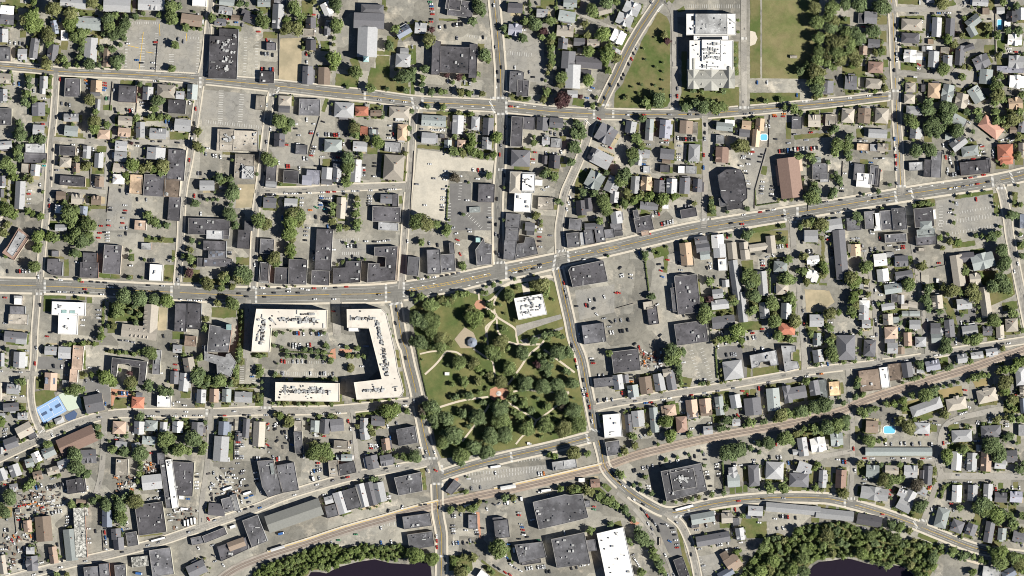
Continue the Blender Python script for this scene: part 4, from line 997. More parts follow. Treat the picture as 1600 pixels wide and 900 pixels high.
'33': '''
B
f 90 120 215 170 -7 dg 7 flat
g 30 285 70 110 -8 lg
+g 85 260 50 60 -8 mg
g 145 355 80 90 -8 gn
g 245 310 90 130 -8 br
g 350 285 76 130 -10 lg
g 440 270 66 150 -10 mg
+g 410 210 60 56 -10 tn
h 925 190 145 140 -8 lg 7
p lg 7 1055 75 1260 35 1280 150 1220 160 1210 120 1140 130 1130 160 1070 182
p lg 7 1300 0 1420 0 1415 45 1380 55 1375 120 1430 125 1445 175 1330 205
f -15 625 140 182 -5 w 7
f 0 0 0 0 0 lg
g 110 605 46 130 -6 mg
g 185 570 92 120 -6 lg
g 310 580 60 190 -5 gn
h 435 505 84 80 -8 tp
+f 380 500 30 56 -8 br
g 605 490 84 130 -6 tp
+g 610 540 80 50 -6 mg
g 710 470 86 110 -6 tp
+g 715 520 80 50 -6 br
h 525 615 80 120 -5 rb
g 820 470 60 140 -6 gn
g 945 435 76 100 -10 lg
g 1080 475 126 130 -6 mg 8
g 1240 420 96 170 -5 gn 8
g 1410 370 170 90 -10 mg 8
+g 1350 380 60 130 -10 mg 8
g 1560 330 76 110 -10 mg
g 730 660 66 60 -5 lg
g 950 600 56 50 -5 lg
g 1470 790 70 140 -8 lg
g 1420 830 50 40 -8 lg
c 1590 772 112 100 -10 w
f -10 800 110 112 -8 mg 6
g 1590 80 76 92 -8 lg
T
440 40 60 460 80 56 430 110 50 480 60 46 530 50 40 490 130 40 500 200 36 510 250 30 500 160 36 520 290 26 690 295 24 730 295 24 670 295 20 380 590 40 410 590 50 420 600 36 360 590 36 440 700 50 430 730 46 460 750 46 420 690 36 500 760 46 520 770 36 310 780 50 340 770 56 370 790 46 320 800 46 150 710 36 120 700 26 160 780 36 270 680 30 250 620 24 580 690 36 590 720 30 80 820 46 40 850 50 150 830 40 200 830 36 20 890 40 870 495 30 880 580 42 870 590 30 820 650 46 850 660 42 790 680 36 840 640 36 890 650 30 1020 620 52 1050 600 50 1010 630 42 1080 600 40 1150 600 40 1170 590 30 1250 580 40 1300 540 52 1320 560 50 1340 520 46 1280 560 40 1360 540 42 1430 540 42 1460 510 52 1490 520 50 1450 550 42 1510 500 46 1560 480 50 1580 500 46 1550 530 46 1590 460 46 1420 520 42 1540 450 30 870 830 56 900 840 56 950 820 60 980 800 50 920 800 46 860 860 42 1000 830 40 990 780 40 1060 800 30 1130 760 36 1200 760 52 1220 770 40 1190 740 36 1330 720 52 1350 720 46 1310 740 40 1290 720 30 1420 690 36 1480 650 30 1550 640 42 1570 620 46 1560 670 36 1450 680 26 1590 650 36 1500 280 36 1480 275 26 830 190 14 870 270 18 910 268 18 980 260 18 830 230 16 830 290 16 800 20 10 790 80 10 680 830 16 580 850 18 490 870 20 400 890 24 1380 750 36 1130 830 24 930 870 40 1580 150 26 1560 145 20 365 360 20 275 380 12 430 200 10 420 450 20 1000 10 16 1230 600 30 90 510 14 820 600 16 1400 550 30
C
165 435 -5 k 140 465 -5 k 245 448 -5 b 285 443 -5 r 378 423 -5 w 430 412 -5 w 553 396 -5 k 602 386 -5 r 703 370 -5 w 808 354 -5 k 930 333 -5 k 1205 287 -5 k 1410 255 -5 k 1505 240 -5 w 705 262 -5 w 540 130 0 w 915 68 80 k 932 68 80 w 948 68 80 w 876 72 80 k 1165 25 80 w 1100 35 80 k 1155 22 80 w 130 228 0 k 132 255 0 k 132 280 0 o 230 68 85 r 195 15 80 r 290 105 85 w 265 100 0 o 350 135 85 w 480 330 85 r 550 300 0 k 555 328 0 k 60 370 85 r 525 438 10 w 535 525 10 w 440 655 0 k 605 648 -5 w 745 603 0 w 775 460 85 w 1040 385 85 r 1112 385 85 k 940 550 60 k 965 545 60 r 1000 355 5 r 1265 770 85 r 1515 755 85 r 1570 0 0 w 630 865 80 k 597 875 80 k 700 850 80 k 500 890 80 w 710 890 0 k 1088 812 85 k 1215 870 80 k 1275 872 80 w 1300 870 80 w 1090 893 0 k 1595 220 -5 k 810 8 80 w 38 560 85 w 105 660 85 k 205 710 60 w 235 695 60 w 1130 335 85 r 1100 750 0 w 315 95 30 r 235 130 80 o
G
1190 200 130 70 -8 1110 210 60 80 0 1420 75 50 90 0 430 450 90 30 -8 1030 380 50 70 -5 1085 370 50 60 -5 870 415 40 80 0 1550 400 90 50 -8 1440 170 40 100 0 800 550 60 110 0 920 260 150 30 -8 1270 180 30 80 0 1050 210 30 120 0 200 500 120 26 -8 830 370 130 24 -6 1250 310 120 24 -6 700 300 90 40 0 560 290 80 80 10 1500 690 160 60 -10 830 230 30 80 0 1390 200 110 16 -8 1400 300 120 30 -8
P lotd 795 10 990 0 1060 250 1010 270 960 100 870 110 810 90
''',
'34': '''
B
p mg 13 360 80 675 15 725 230 405 315
+f 535 145 190 150 -11 mg 14
c 925 90 56 80 -8 lg
+g 930 155 90 90 -4 gn
h 1088 115 78 160 -4 mg
h 1250 75 132 130 2 lg
h 1440 150 146 100 3 mg
g 1480 55 100 80 20 lg
g 690 445 180 76 -10 gn 7
+f 630 505 60 36 -10 mg 4
g 878 445 80 76 -3 tn
f 950 475 52 56 -3 mg 4
g 1100 390 110 72 3 lg
+f 1045 430 40 40 3 bl 4
f 1130 430 40 36 3 mg 4
g 1395 375 420 66 5 lg 6 rowhouses
+g 1720 420 290 72 6 lg 6
g 770 610 260 76 -10 mg 7
g 980 570 60 90 -8 lg
g 925 795 110 110 -35 br 6
+f 860 740 60 60 -30 br 5
g 870 880 120 60 -30 bl 6
f 525 840 80 170 -20 dg 5
f 355 630 14 60 0 tn 2
T
240 125 26 150 190 24 200 185 20 290 255 26 215 230 22 390 325 20 480 320 18 550 310 24 605 295 24 660 285 24 760 260 28 850 250 28 700 35 20 50 110 40 80 380 42 20 350 36 60 370 30 110 420 20 140 450 24 150 470 20 180 540 40 210 590 52 230 600 46 190 590 40 260 640 36 220 640 36 300 700 40 320 750 42 310 740 36 350 800 42 340 810 36 370 850 36 390 880 26 210 870 40 200 860 30 110 620 30 130 650 20 1210 210 46 1220 220 40 1200 190 36 1320 210 46 1330 220 40 1310 190 36 1000 430 26 950 710 30 980 700 20 1340 140 20 1570 210 36 1560 60 30 1580 20 24 20 90 26 570 900 0 290 640 30 840 20 10 850 80 12 855 140 12 1420 20 20 1590 30 30
C
42 165 30 k 75 198 35 w 152 302 35 w 225 340 35 k 215 380 55 k 240 400 55 k 258 428 60 r 280 452 60 k 300 470 65 k 320 495 65 w 340 515 70 k 350 545 70 k 295 530 60 k 265 490 60 w 380 495 10 k 410 500 45 w 453 527 -5 k 460 555 -5 w 470 578 -5 k 490 655 -5 w 490 678 -5 r 432 628 30 b 398 735 65 w 487 480 35 w 600 732 80 k 712 302 -10 k 970 313 -5 r 1160 300 3 k 1322 292 3 w 945 380 85 r 958 425 85 k 920 570 85 w 915 535 85 k 985 638 -5 w 958 680 -10 w 878 693 -8 w 888 638 80 w 820 650 80 w 838 648 80 w 665 688 -10 w 645 540 -5 w 695 820 -15 w 720 505 80 w 780 480 80 w 785 410 80 w 1130 482 5 w 1255 452 5 w 1295 435 85 k 1315 433 85 w 1335 437 85 k 1357 440 85 r 1417 445 85 k 1275 530 80 k 1318 525 70 w 235 55 80 k 262 50 80 k 300 40 80 w 360 28 80 k 150 78 80 k 165 74 80 k 222 55 80 w 265 195 10 w 268 215 10 w 440 12 80 k 490 5 80 w 800 25 -10 w 800 45 -10 w 803 65 -10 k 815 100 -8 w 815 118 -8 k 720 85 -8 w 725 105 -8 w 730 125 -8 k 735 140 -8 k 750 198 -8 k 760 240 -8 w 935 25 -5 k 985 35 -5 w 940 38 -5 w 1090 15 85 w 1360 15 80 b 1385 15 80 y 145 735 -30 k 160 770 60 w 175 790 60 w 190 815 60 w 260 700 -10 w 240 665 -10 k 295 635 60 w 560 910 0 k 420 890 60 w 465 890 60 w 480 620 0 w 805 655 80 k
V 550 365 -15 150 22 w 700 515 80 0 0 w
G
920 235 40 50 0 975 225 50 50 0 1025 215 36 60 0 1425 215 66 40 3 825 385 80 40 -8 890 370 40 40 -8 1090 540 200 130 0 1060 475 130 50 0 870 505 90 40 0 1510 210 30 100 0 1285 340 60 26 5 1370 345 60 26 5 1450 350 60 26 5 1535 355 60 26 5 1030 100 50 120 0 1570 465 60 40 0 700 410 150 20 -10 1540 130 30 100 0
P grass 485 520 510 530 540 640 560 740 600 850 610 900 580 900 540 800 515 660
P brick 110 450 200 485 180 500 130 500
P grass 0 480 50 465 60 510 0 520
P lotd 210 380 300 420 470 510 510 640 530 730 480 770 420 720 370 600 330 500
L
650 750 810 720 900 850 800 880 700 900
''',
'40': '''
B
gx 400 140 95 92 3 mg
+f 328 145 46 82 3 mg
g 425 343 88 66 5 mg
g 340 395 60 66 5 br
h 438 528 112 82 3 rb
gy 62 680 88 90 3 mg
gx 245 648 88 100 3 mg
h 425 655 122 72 4 tn
h 720 195 155 82 3 tn
h 708 300 130 72 3 dg
g 915 215 68 146 3 lg
g 1020 215 66 136 3 mg
g 1200 170 110 70 -38 gn
+g 1190 245 80 60 60 gn
g 1255 20 118 52 3 lg
f 1300 88 54 52 0 br
g 1415 85 56 48 0 bg
c 1500 130 70 80 0 bk
g 1570 110 80 90 0 lg
f 1470 185 50 52 3 w
c 1525 312 105 76 3 w
c 708 440 88 92 3 w
+g 775 440 50 50 3 w
f 815 383 30 40 0 lg
f 862 378 48 34 0 w
f 870 325 44 38 0 or
g 890 465 76 120 4 lg
f 980 392 66 44 3 tn
g 1000 475 66 80 3 lg
g 1095 435 66 150 4 mg
+g 1160 375 90 40 -20 mg
c 1265 485 118 92 -25 mg
g 1300 600 96 110 5 gn
h 710 685 72 66 3 tn
h 703 775 78 66 3 tn
h 895 710 90 112 3 or
c 1000 730 78 130 10 gn
c 1110 790 86 110 10 tn
g 1225 740 90 120 -32 gn
c 1535 485 112 88 3 lg
f 1490 545 210 50 2 lv
c 1540 640 108 88 3 w
c 1530 810 102 80 -5 or
h 745 865 130 64 3 lg
h 222 905 92 104 4 tn
g 350 905 92 112 4 br
h 487 905 98 112 4 tn
g 870 5 60 30 0 lg
f 812 690 30 56 0 dg
f 1060 390 0 0 0 lg
T
95 60 60 70 130 55 110 170 50 90 220 52 70 270 44 200 40 52 315 40 58 290 30 46 485 60 66 440 40 40 520 70 46 170 230 40 215 260 52 270 260 52 190 310 52 310 310 52 340 280 36 240 340 50 130 340 60 90 330 50 130 420 66 160 470 56 80 420 56 60 490 46 110 520 40 235 400 52 260 430 52 290 480 50 260 510 42 20 570 40 10 650 36 5 740 30 430 250 52 400 250 40 480 400 40 440 410 36 200 150 24 960 40 50 930 20 40 1000 310 46 1050 350 40 1110 280 34 1130 140 24 1390 280 42 1380 270 30 1320 220 40 1310 280 22 1400 430 34 1550 240 46 1470 240 36 1540 50 36 1430 20 40 1440 400 20 1115 600 36 970 540 50 950 560 36 1380 680 52 1390 740 60 1370 800 46 1420 780 42 1360 620 30 850 800 46 840 860 52 870 870 36 790 830 30 980 840 50 1030 850 50 950 880 40 1230 870 46 1150 870 36 1370 870 40 1580 740 36 1120 520 30 1170 530 26 1560 870 40 1490 880 36 1310 545 20 500 610 30 510 690 36 430 715 25 300 715 20 1410 590 36 1240 50 20
C
345 210 8 r 725 103 3 k 765 103 3 k 885 103 3 k 935 103 3 b 975 100 3 w 1015 100 3 w 1095 96 3 k 1137 25 88 w 803 165 88 w 600 200 90 k 600 310 90 w 605 425 90 w 607 470 90 w 552 462 60 k 590 550 90 k 708 598 3 k 748 602 3 w 815 640 90 k 1000 625 10 k 1090 660 15 k 780 505 30 r 775 535 20 w 820 460 90 b 93 780 -3 w 237 765 -3 w 388 748 -5 w 440 742 -5 k 475 740 -5 k 340 715 0 k 137 608 80 k 1330 150 0 k 1485 380 3 w 1490 402 3 w 1535 405 3 r 1490 712 20 k 1595 705 20 w 865 565 5 k 1050 690 90 w 430 450 0 k 1165 795 90 w 785 20 90 w 850 275 90 w
G
700 15 170 40 3 725 135 190 26 0 715 245 200 14 3 720 375 150 30 3 700 520 125 60 4 715 620 100 40 -5 490 155 80 70 0 500 285 50 90 0 500 395 50 70 0 520 495 40 60 0 270 560 180 90 0 240 725 70 30 0 380 800 260 40 -5 500 815 60 60 0 1240 240 220 130 0 1330 390 80 80 0 1430 480 90 60 0 1420 360 60 90 0 1090 700 46 40 0 850 635 100 30 0 690 790 0 0 0 1580 840 40 60 0 200 160 80 60 0 30 740 60 40 0 1340 40 60 80 0 1100 880 60 40 0 1000 50 140 40 -35 60 860 100 40 -5 130 840 260 20 -5 1040 50 60 60 0
S 1410 192 36 78
''',
'41': '''
B
f 90 40 86 90 3 tn
f 410 140 60 60 3 lg
+g 455 145 140 62 3 lg
f 338 250 92 54 3 or
f 430 255 70 56 3 lg
g 495 252 78 56 3 tn
f 5 440 120 126 0 mg
+f 40 490 70 70 0 lg
f 310 445 84 130 5 mg
+f 350 510 120 110 5 w
f 425 470 66 150 5 mg
+f 455 490 36 146 5 dg
f 845 415 56 136 3 dg
f 912 385 84 208 3 mg
g 750 140 80 84 5 lg
g 1085 45 100 74 30 gn
g 1010 165 52 52 0 gn
g 1085 220 124 76 -38 lg
h 1175 280 126 72 -8 gn
h 1340 95 180 100 38 pk 6
g 1515 118 50 50 0 br
f 1215 410 230 104 -6 dg 5 plaza
+f 1320 375 34 80 -6 dg 5
h 1450 290 116 118 -3 rd
+f 1452 295 50 60 -3 dg 7.5
+h 1460 360 96 46 -3 rd
g 1580 85 50 96 10 mg
g 1585 265 56 90 0 tn
g 1090 5 0 0 0 gn
f 755 400 110 66 -3 lg
g 110 860 130 90 -8 lg
f 270 850 110 100 -5 mg
f 395 820 86 140 -5 mg 7
f 450 835 60 140 -5 w 7
f 520 820 90 150 -5 mg 7
f 622 810 110 170 -5 mg 8
f 815 800 150 150 -5 dg 8 bank
+h 830 860 100 70 -5 gn 9
f 898 775 26 76 -5 w 4
f 1585 830 40 110 0 bl
g 500 880 0 0 0 lg
f 130 30 0 0 0 lg
T
120 110 40 90 130 30 230 170 46 210 240 50 215 300 46 230 330 36 140 230 50 120 290 46 110 600 42 90 630 36 150 500 40 165 540 26 65 370 26 100 480 24 130 450 20 715 50 56 690 30 40 740 70 42 850 90 52 890 60 52 920 110 52 860 140 42 910 150 40 755 280 52 740 290 40 860 270 52 880 280 42 830 250 36 990 30 52 970 20 40 1080 120 50 1060 140 42 1040 100 34 980 100 26 1040 305 20 1240 20 40 1380 40 46 1440 30 42 1460 80 40 1510 40 52 1500 20 46 1560 30 40 1550 180 36 1550 310 36 1545 340 26 1200 130 22 460 595 26 345 620 16 490 725 15 295 790 46 310 800 36 20 850 50 40 880 42 550 545 20 800 690 30 850 690 26 740 710 22 880 700 20 1080 635 18 1180 615 16 1290 595 14 1360 640 15 1370 690 14 1385 720 14 1390 780 14 1410 870 20 1050 840 20 1045 680 12 1045 740 12 1060 780 10 1500 780 46 1530 780 36 1480 790 30 1520 620 20 1520 680 22 1570 700 26 1440 390 24 1550 550 16 300 850 20
C
325 90 0 w 68 128 0 w 318 183 3 k 360 200 3 w 318 203 3 w 330 280 85 b 365 285 45 w 440 338 0 w 475 336 0 k 497 336 0 w 590 185 88 b 596 262 88 w 600 320 88 r 602 378 88 r 604 420 88 w 610 535 70 k 405 370 5 b 408 402 5 w 450 397 5 k 470 433 5 r 250 375 70 w 200 455 3 w 180 550 3 k 178 572 3 w 178 595 3 k 60 675 -5 k 25 680 -5 k 168 662 -3 k 308 636 -3 k 393 622 -8 w 425 648 -8 k 472 636 -8 k 545 668 -8 w 705 593 0 w 508 705 -8 k 465 718 -8 k 105 767 -8 k 152 760 -8 w 1020 577 -8 w 1068 567 -8 w 1128 557 -8 k 1190 545 -8 w 1237 537 -8 r 1320 520 -8 k 1140 494 -8 k 1182 488 -8 r 1220 481 -8 k 1285 467 -8 r 1228 658 85 r 1070 690 85 w 1080 690 85 w 1020 760 -5 w 970 235 80 w 970 290 80 k 990 330 80 r 1020 340 80 w 1030 370 80 w 1045 400 80 k 1075 335 80 k 1080 370 80 k 1085 410 80 w 1005 425 80 w 1000 450 80 w 1025 465 80 k 1045 465 80 w 1065 460 80 w 1085 455 80 k 1135 150 50 k 1180 190 45 w 1200 192 45 k 1325 190 40 k 1385 215 -20 k 1425 195 -20 w 1470 180 -20 w 1500 200 -20 w 1260 237 -10 w 1275 245 -10 r 1280 285 -8 w 1290 303 -8 k 1245 315 -8 w 1205 342 -8 r 1160 350 -8 k 1130 352 -8 k 1358 285 80 w 1360 320 80 w 645 832 -5 w 648 852 -5 w 650 872 -5 w 655 890 -5 w 1170 55 40 w 1485 630 80 k 590 40 88 k
G
340 10 0 0 0 540 155 30 50 0 350 400 60 110 0 40 158 100 30 -3 320 140 60 70 0 830 690 150 60 -8 1210 620 300 30 -8 1385 690 46 160 -5 1530 660 40 120 0 850 180 60 60 0 1180 230 100 50 -8 1430 400 100 40 0 1575 160 50 50 0 545 70 26 70 0 530 215 60 20 0 1130 20 100 50 20 680 180 50 26 0 1560 360 60 60 0 450 340 0 0 0
L
430 350 580 350 585 560 470 590
L
910 670 1040 640 1360 600 1400 700 1430 880 1400 900 910 900
''',
'42': '''
B
g 165 190 90 380 -5 mg 8
g 280 155 76 86 -3 or
+g 245 140 40 60 -3 tn
g 475 230 96 90 -6 w 7
gx 640 240 96 80 -3 mg
g 495 350 84 90 -6 w
g 660 350 130 60 -8 mg
g 575 455 130 70 -8 gn
g 620 375 60 30 -5 gn
f 555 190 60 40 0 lg
f 595 60 170 66 -3 mg 6
f 835 75 160 80 -5 dg 8 bank
+f 830 20 140 60 -5 gn 8
f 800 150 50 26 0 tn 4
g 1080 315 90 240 -8 tn 8 home
+g 1150 210 110 70 -5 dg 6
+c 1275 240 170 110 -15 gn 9
+c 1215 380 80 80 -5 tn 7
+g 1295 560 76 230 -8 tn 7
f 925 392 22 32 0 w 3
h 350 575 72 52 0 w
g 345 640 72 110 0 lg
g 365 730 62 60 0 lg
g 535 595 96 46 -8 lg
g 640 540 40 66 0 lg
f 585 530 50 60 0 mg
g 535 695 72 80 -4 tn
+f 600 700 50 50 0 gn
g 665 590 50 40 0 tn
g 730 580 66 40 10 tn
g 670 650 46 36 0 gn
g 745 650 76 36 0 gn
g 920 560 80 100 -6 tn
g 1130 575 110 76 -5 lg
g 745 735 80 66 0 lg
g 1015 765 72 130 -5 mg
gx 905 765 70 80 0 mg
+g 915 840 80 70 -5 gn
c 945 790 50 50 20 lg
gx 1175 785 116 80 -8 lg
g 1310 785 66 66 0 mg
h 1500 740 92 96 -4 tn
g 1410 790 56 96 -3 tn
h 560 800 96 88 -3 tp
+f 550 860 80 40 0 mg
g 690 850 56 100 -3 tp
h 790 870 80 70 0 lg
f 320 435 56 46 10 lg
T
30 270 40 40 310 40 20 230 30 30 350 36 15 60 26 370 280 50 340 280 40 350 310 40 250 380 56 260 410 56 230 360 42 290 390 42 280 350 36 270 500 40 260 540 46 280 580 40 250 620 46 260 660 36 360 400 34 380 500 30 320 480 26 700 420 50 690 440 40 670 410 30 800 280 46 770 280 30 1080 95 40 1020 90 36 960 140 26 940 55 30 1350 50 46 1390 30 40 1220 45 26 1270 40 22 1310 60 30 1420 150 52 1430 180 40 1440 260 56 1420 280 46 1460 240 42 1410 370 50 1350 440 56 1340 420 42 1430 400 56 1450 440 52 1480 470 40 1400 440 42 1260 350 26 1140 320 40 1130 280 26 1030 470 50 1060 470 42 1010 490 36 1100 480 36 1190 460 50 1170 480 40 1210 520 52 1230 500 36 970 450 40 850 460 46 830 530 46 850 560 42 850 610 36 810 540 36 940 630 36 950 700 26 1360 700 50 1350 690 40 1390 730 36 1500 640 42 1530 650 30 1220 850 50 1240 840 40 1150 860 46 1190 870 36 1170 850 36 990 870 46 970 860 36 80 760 40 60 740 30 80 860 46 100 830 36 320 800 26 630 720 24 460 575 22 500 570 20 550 555 16 630 670 20 400 600 18 1580 200 30 1590 110 36 1585 780 26 1110 660 22 1240 700 26 1250 600 20 1570 30 20 80 650 50 150 640 30 590 610 16 1000 30 20 900 290 10 1230 640 16 700 720 20
C
65 45 0 w 68 72 5 r 90 140 5 k 95 190 5 k 100 165 5 k 100 215 5 k 475 62 80 r 440 145 80 k 402 145 80 k 505 140 80 k 548 118 -5 w 600 130 -5 k 612 150 -5 w 630 102 -5 k 660 100 -5 k 655 122 -5 r 655 140 -5 r 345 160 5 w 340 120 80 w 300 60 10 w 260 65 10 w 440 465 85 w 480 505 5 w 530 410 0 w 670 335 -5 b 650 345 -5 w 750 160 80 k 935 255 -5 r 1525 320 78 w 1553 260 78 w 1575 45 -20 w 1148 718 80 k 1192 712 80 k 1110 720 80 w 1085 640 85 w 1205 620 0 k 160 808 85 k 195 800 85 k 240 795 80 k 450 815 85 k 445 735 85 k 440 700 85 w 380 690 0 r 925 742 -30 r 1070 850 85 w 1070 880 85 w 625 775 85 b 630 880 85 w 735 840 80 k 740 515 0 w 1430 885 -5 k 1480 882 -5 w 90 720 0 w 400 10 85 w 845 700 80 w 930 665 0 k 120 815 85 w 265 825 85 w 415 830 0 w 410 855 0 w 420 570 80 w 370 450 5 k 415 25 0 w 750 775 0 w 600 655 0 w 680 230 0 k
G
1120 630 80 50 -4 1490 590 120 66 -8 720 230 50 60 0 420 720 36 60 0 870 440 130 50 -5 1480 800 180 30 -4 1240 160 120 30 -5 1080 60 0 0 0 700 770 60 60 0 1570 120 50 60 0 590 630 100 50 0 660 620 80 30 0 30 420 60 20 0 30 140 26 130 0 1370 840 120 40 -5 1130 110 180 40 -8
P grass 950 520 1000 530 1060 640 1090 780 1070 830 1060 760 990 640
P grass 1300 420 1500 330 1530 500 1500 520 1340 590 1310 500
P grass 1230 320 1400 310 1400 420 1280 430
P dirt 0 465 80 470 120 560 0 650
P lotd 1060 620 1220 600 1230 730 1090 760
''',
'43': '''
B
h 205 15 142 190 0 mg 8
h 392 20 88 122 3 mg 8
g 570 20 76 76 0 lg
g 640 40 46 50 0 br
f 30 340 60 150 -5 gn
f 120 335 86 110 -5 wd 4 frame
f 395 270 165 165 -7 br 6
f 508 248 72 160 -7 w 6
f 590 205 100 130 -7 br 5
g 685 190 76 110 -8 mg
g 885 155 106 76 -12 lv
g 1115 100 70 66 -8 lg
g 1230 75 90 46 -8 lg
g 1345 50 86 50 -8 lg
f 790 200 60 30 0 lg
h 835 480 246 82 -20 lg 6
h 1070 455 150 90 -10 tn 6
+g 1070 420 40 50 -10 tn 6
h 1310 390 150 100 -12 tn 6
+g 1300 350 40 40 -12 tn
h 1570 240 72 130 -5 lg
g 1590 470 40 110 -5 bl
g 410 635 90 90 3 br
+f 440 650 60 60 3 tn
h 800 645 118 80 3 lg
h 1112 705 152 86 -3 lg 6
h 1340 670 152 88 -3 mg 6
g 620 828 515 58 0 gn 5 apartments
c 135 730 90 90 -5 gn
g 1245 800 40 46 0 lg
g 1500 860 80 80 -3 mg
f 1580 660 50 86 0 lg
g 1590 355 50 66 0 tn
T
100 70 50 80 50 40 110 100 40 90 20 40 110 20 36 270 120 26 190 130 22 380 95 24 980 20 50 960 30 36 1000 30 36 1480 40 52 1500 30 42 1450 40 36 1430 20 30 785 150 42 770 130 30 800 170 26 1010 170 36 990 180 30 1030 160 26 1170 130 36 1180 120 30 1090 160 30 1250 110 30 1310 90 24 770 250 40 790 260 36 810 240 36 720 265 26 740 255 26 890 210 26 300 270 34 290 310 36 310 300 26 340 380 42 330 390 36 280 400 36 280 430 30 190 450 36 200 460 26 40 460 56 20 500 52 30 480 46 60 490 36 10 440 40 330 510 50 310 510 42 350 530 42 390 500 34 440 490 30 520 455 30 580 450 34 650 430 42 660 420 30 725 390 34 820 380 56 840 390 46 800 390 42 890 350 42 900 370 34 920 330 26 1020 310 24 1080 290 20 970 320 20 1160 270 26 1200 250 34 1240 240 36 1280 230 30 1320 230 24 1450 280 56 1440 300 46 1470 270 42 1440 340 46 1460 360 40 1420 370 30 1520 170 46 1540 130 42 1500 180 36 1450 190 46 1400 200 36 1590 110 42 1580 130 30 1500 420 46 1530 420 36 1480 450 36 980 540 42 990 540 30 960 540 30 630 580 46 620 600 36 640 570 30 690 630 56 700 650 50 680 620 42 720 640 36 60 630 56 50 640 50 100 610 46 140 610 52 130 640 46 200 580 46 210 610 40 200 640 40 80 660 36 220 560 30 390 740 50 370 740 42 400 760 36 320 720 30 460 745 26 510 740 24 1390 570 36 1370 580 26 1330 790 60 1360 770 56 1310 760 46 1390 800 52 1400 860 56 1380 860 46 1420 830 40 1470 710 46 1450 720 36 1490 700 36 1120 810 46 1100 820 36 1140 800 30 990 850 50 1000 860 42 980 840 36 1540 760 20 740 575 24 660 490 34 590 470 20 1330 620 14 1280 610 16 1150 630 18 1020 655 14 1500 570 40 1560 570 40 1460 560 30 1590 580 30 650 290 20 100 440 20 50 430 24 1230 870 24 545 460 24 1430 300 40 1520 490 30
C
15 220 -3 o 68 145 80 b 20 150 80 w 470 155 -8 k 632 120 -8 w 680 115 -8 w 735 155 85 o 760 155 85 k 858 86 -5 k 908 76 -5 w 948 72 -5 w 1110 46 -5 k 1200 27 -5 k 1240 20 -5 k 485 498 80 k 1140 348 10 r 1143 388 10 k 1105 535 -15 w 1140 522 -15 w 1170 480 20 w 1070 605 -5 w 1230 450 80 k 800 597 3 w 820 597 3 w 890 608 10 k 930 618 10 w 908 590 10 k 990 652 60 k 972 762 85 r 1010 762 0 w 790 697 0 k 840 697 0 r 270 805 85 r 60 800 85 k 355 880 0 r 415 880 0 w 575 880 0 w 660 880 0 w 740 885 0 k 808 882 0 r 860 882 0 w 145 890 3 w 190 888 3 k 640 765 85 w 672 765 85 w 730 770 85 k 790 765 85 w 860 770 85 k 880 770 85 w 520 765 85 w 565 770 85 w 1220 745 0 w 1245 595 30 w 1240 610 20 w 1330 575 85 w 1330 600 0 w 1530 365 -8 k 1530 385 -8 r 1465 610 0 w 1465 630 0 w 410 595 5 w 290 100 80 k 570 580 85 b 1240 745 0 b 300 540 30 k 80 400 85 k
G
960 120 90 70 -5 1060 370 0 0 0 320 660 50 30 0 890 640 60 70 0 1290 430 80 30 -12 820 560 140 50 -20 1050 640 90 50 -8 1150 635 50 50 0 1160 800 320 60 0 1310 610 100 26 0 1500 480 120 100 0 1380 610 60 30 0 440 80 40 50 0 1120 500 80 30 -10 620 868 500 16 0 1360 440 60 50 0 290 660 30 60 0 130 780 70 40 -10 690 490 80 90 0 900 640 40 20 0 50 700 100 60 0 1400 130 90 50 0 1560 730 30 80 0 260 590 30 60 0
P dry 920 350 1110 310 1130 390 950 420
P dry 1200 280 1310 250 1320 310 1220 330
P dry 670 440 790 410 800 440 680 470
S 548 658 88 56
''',
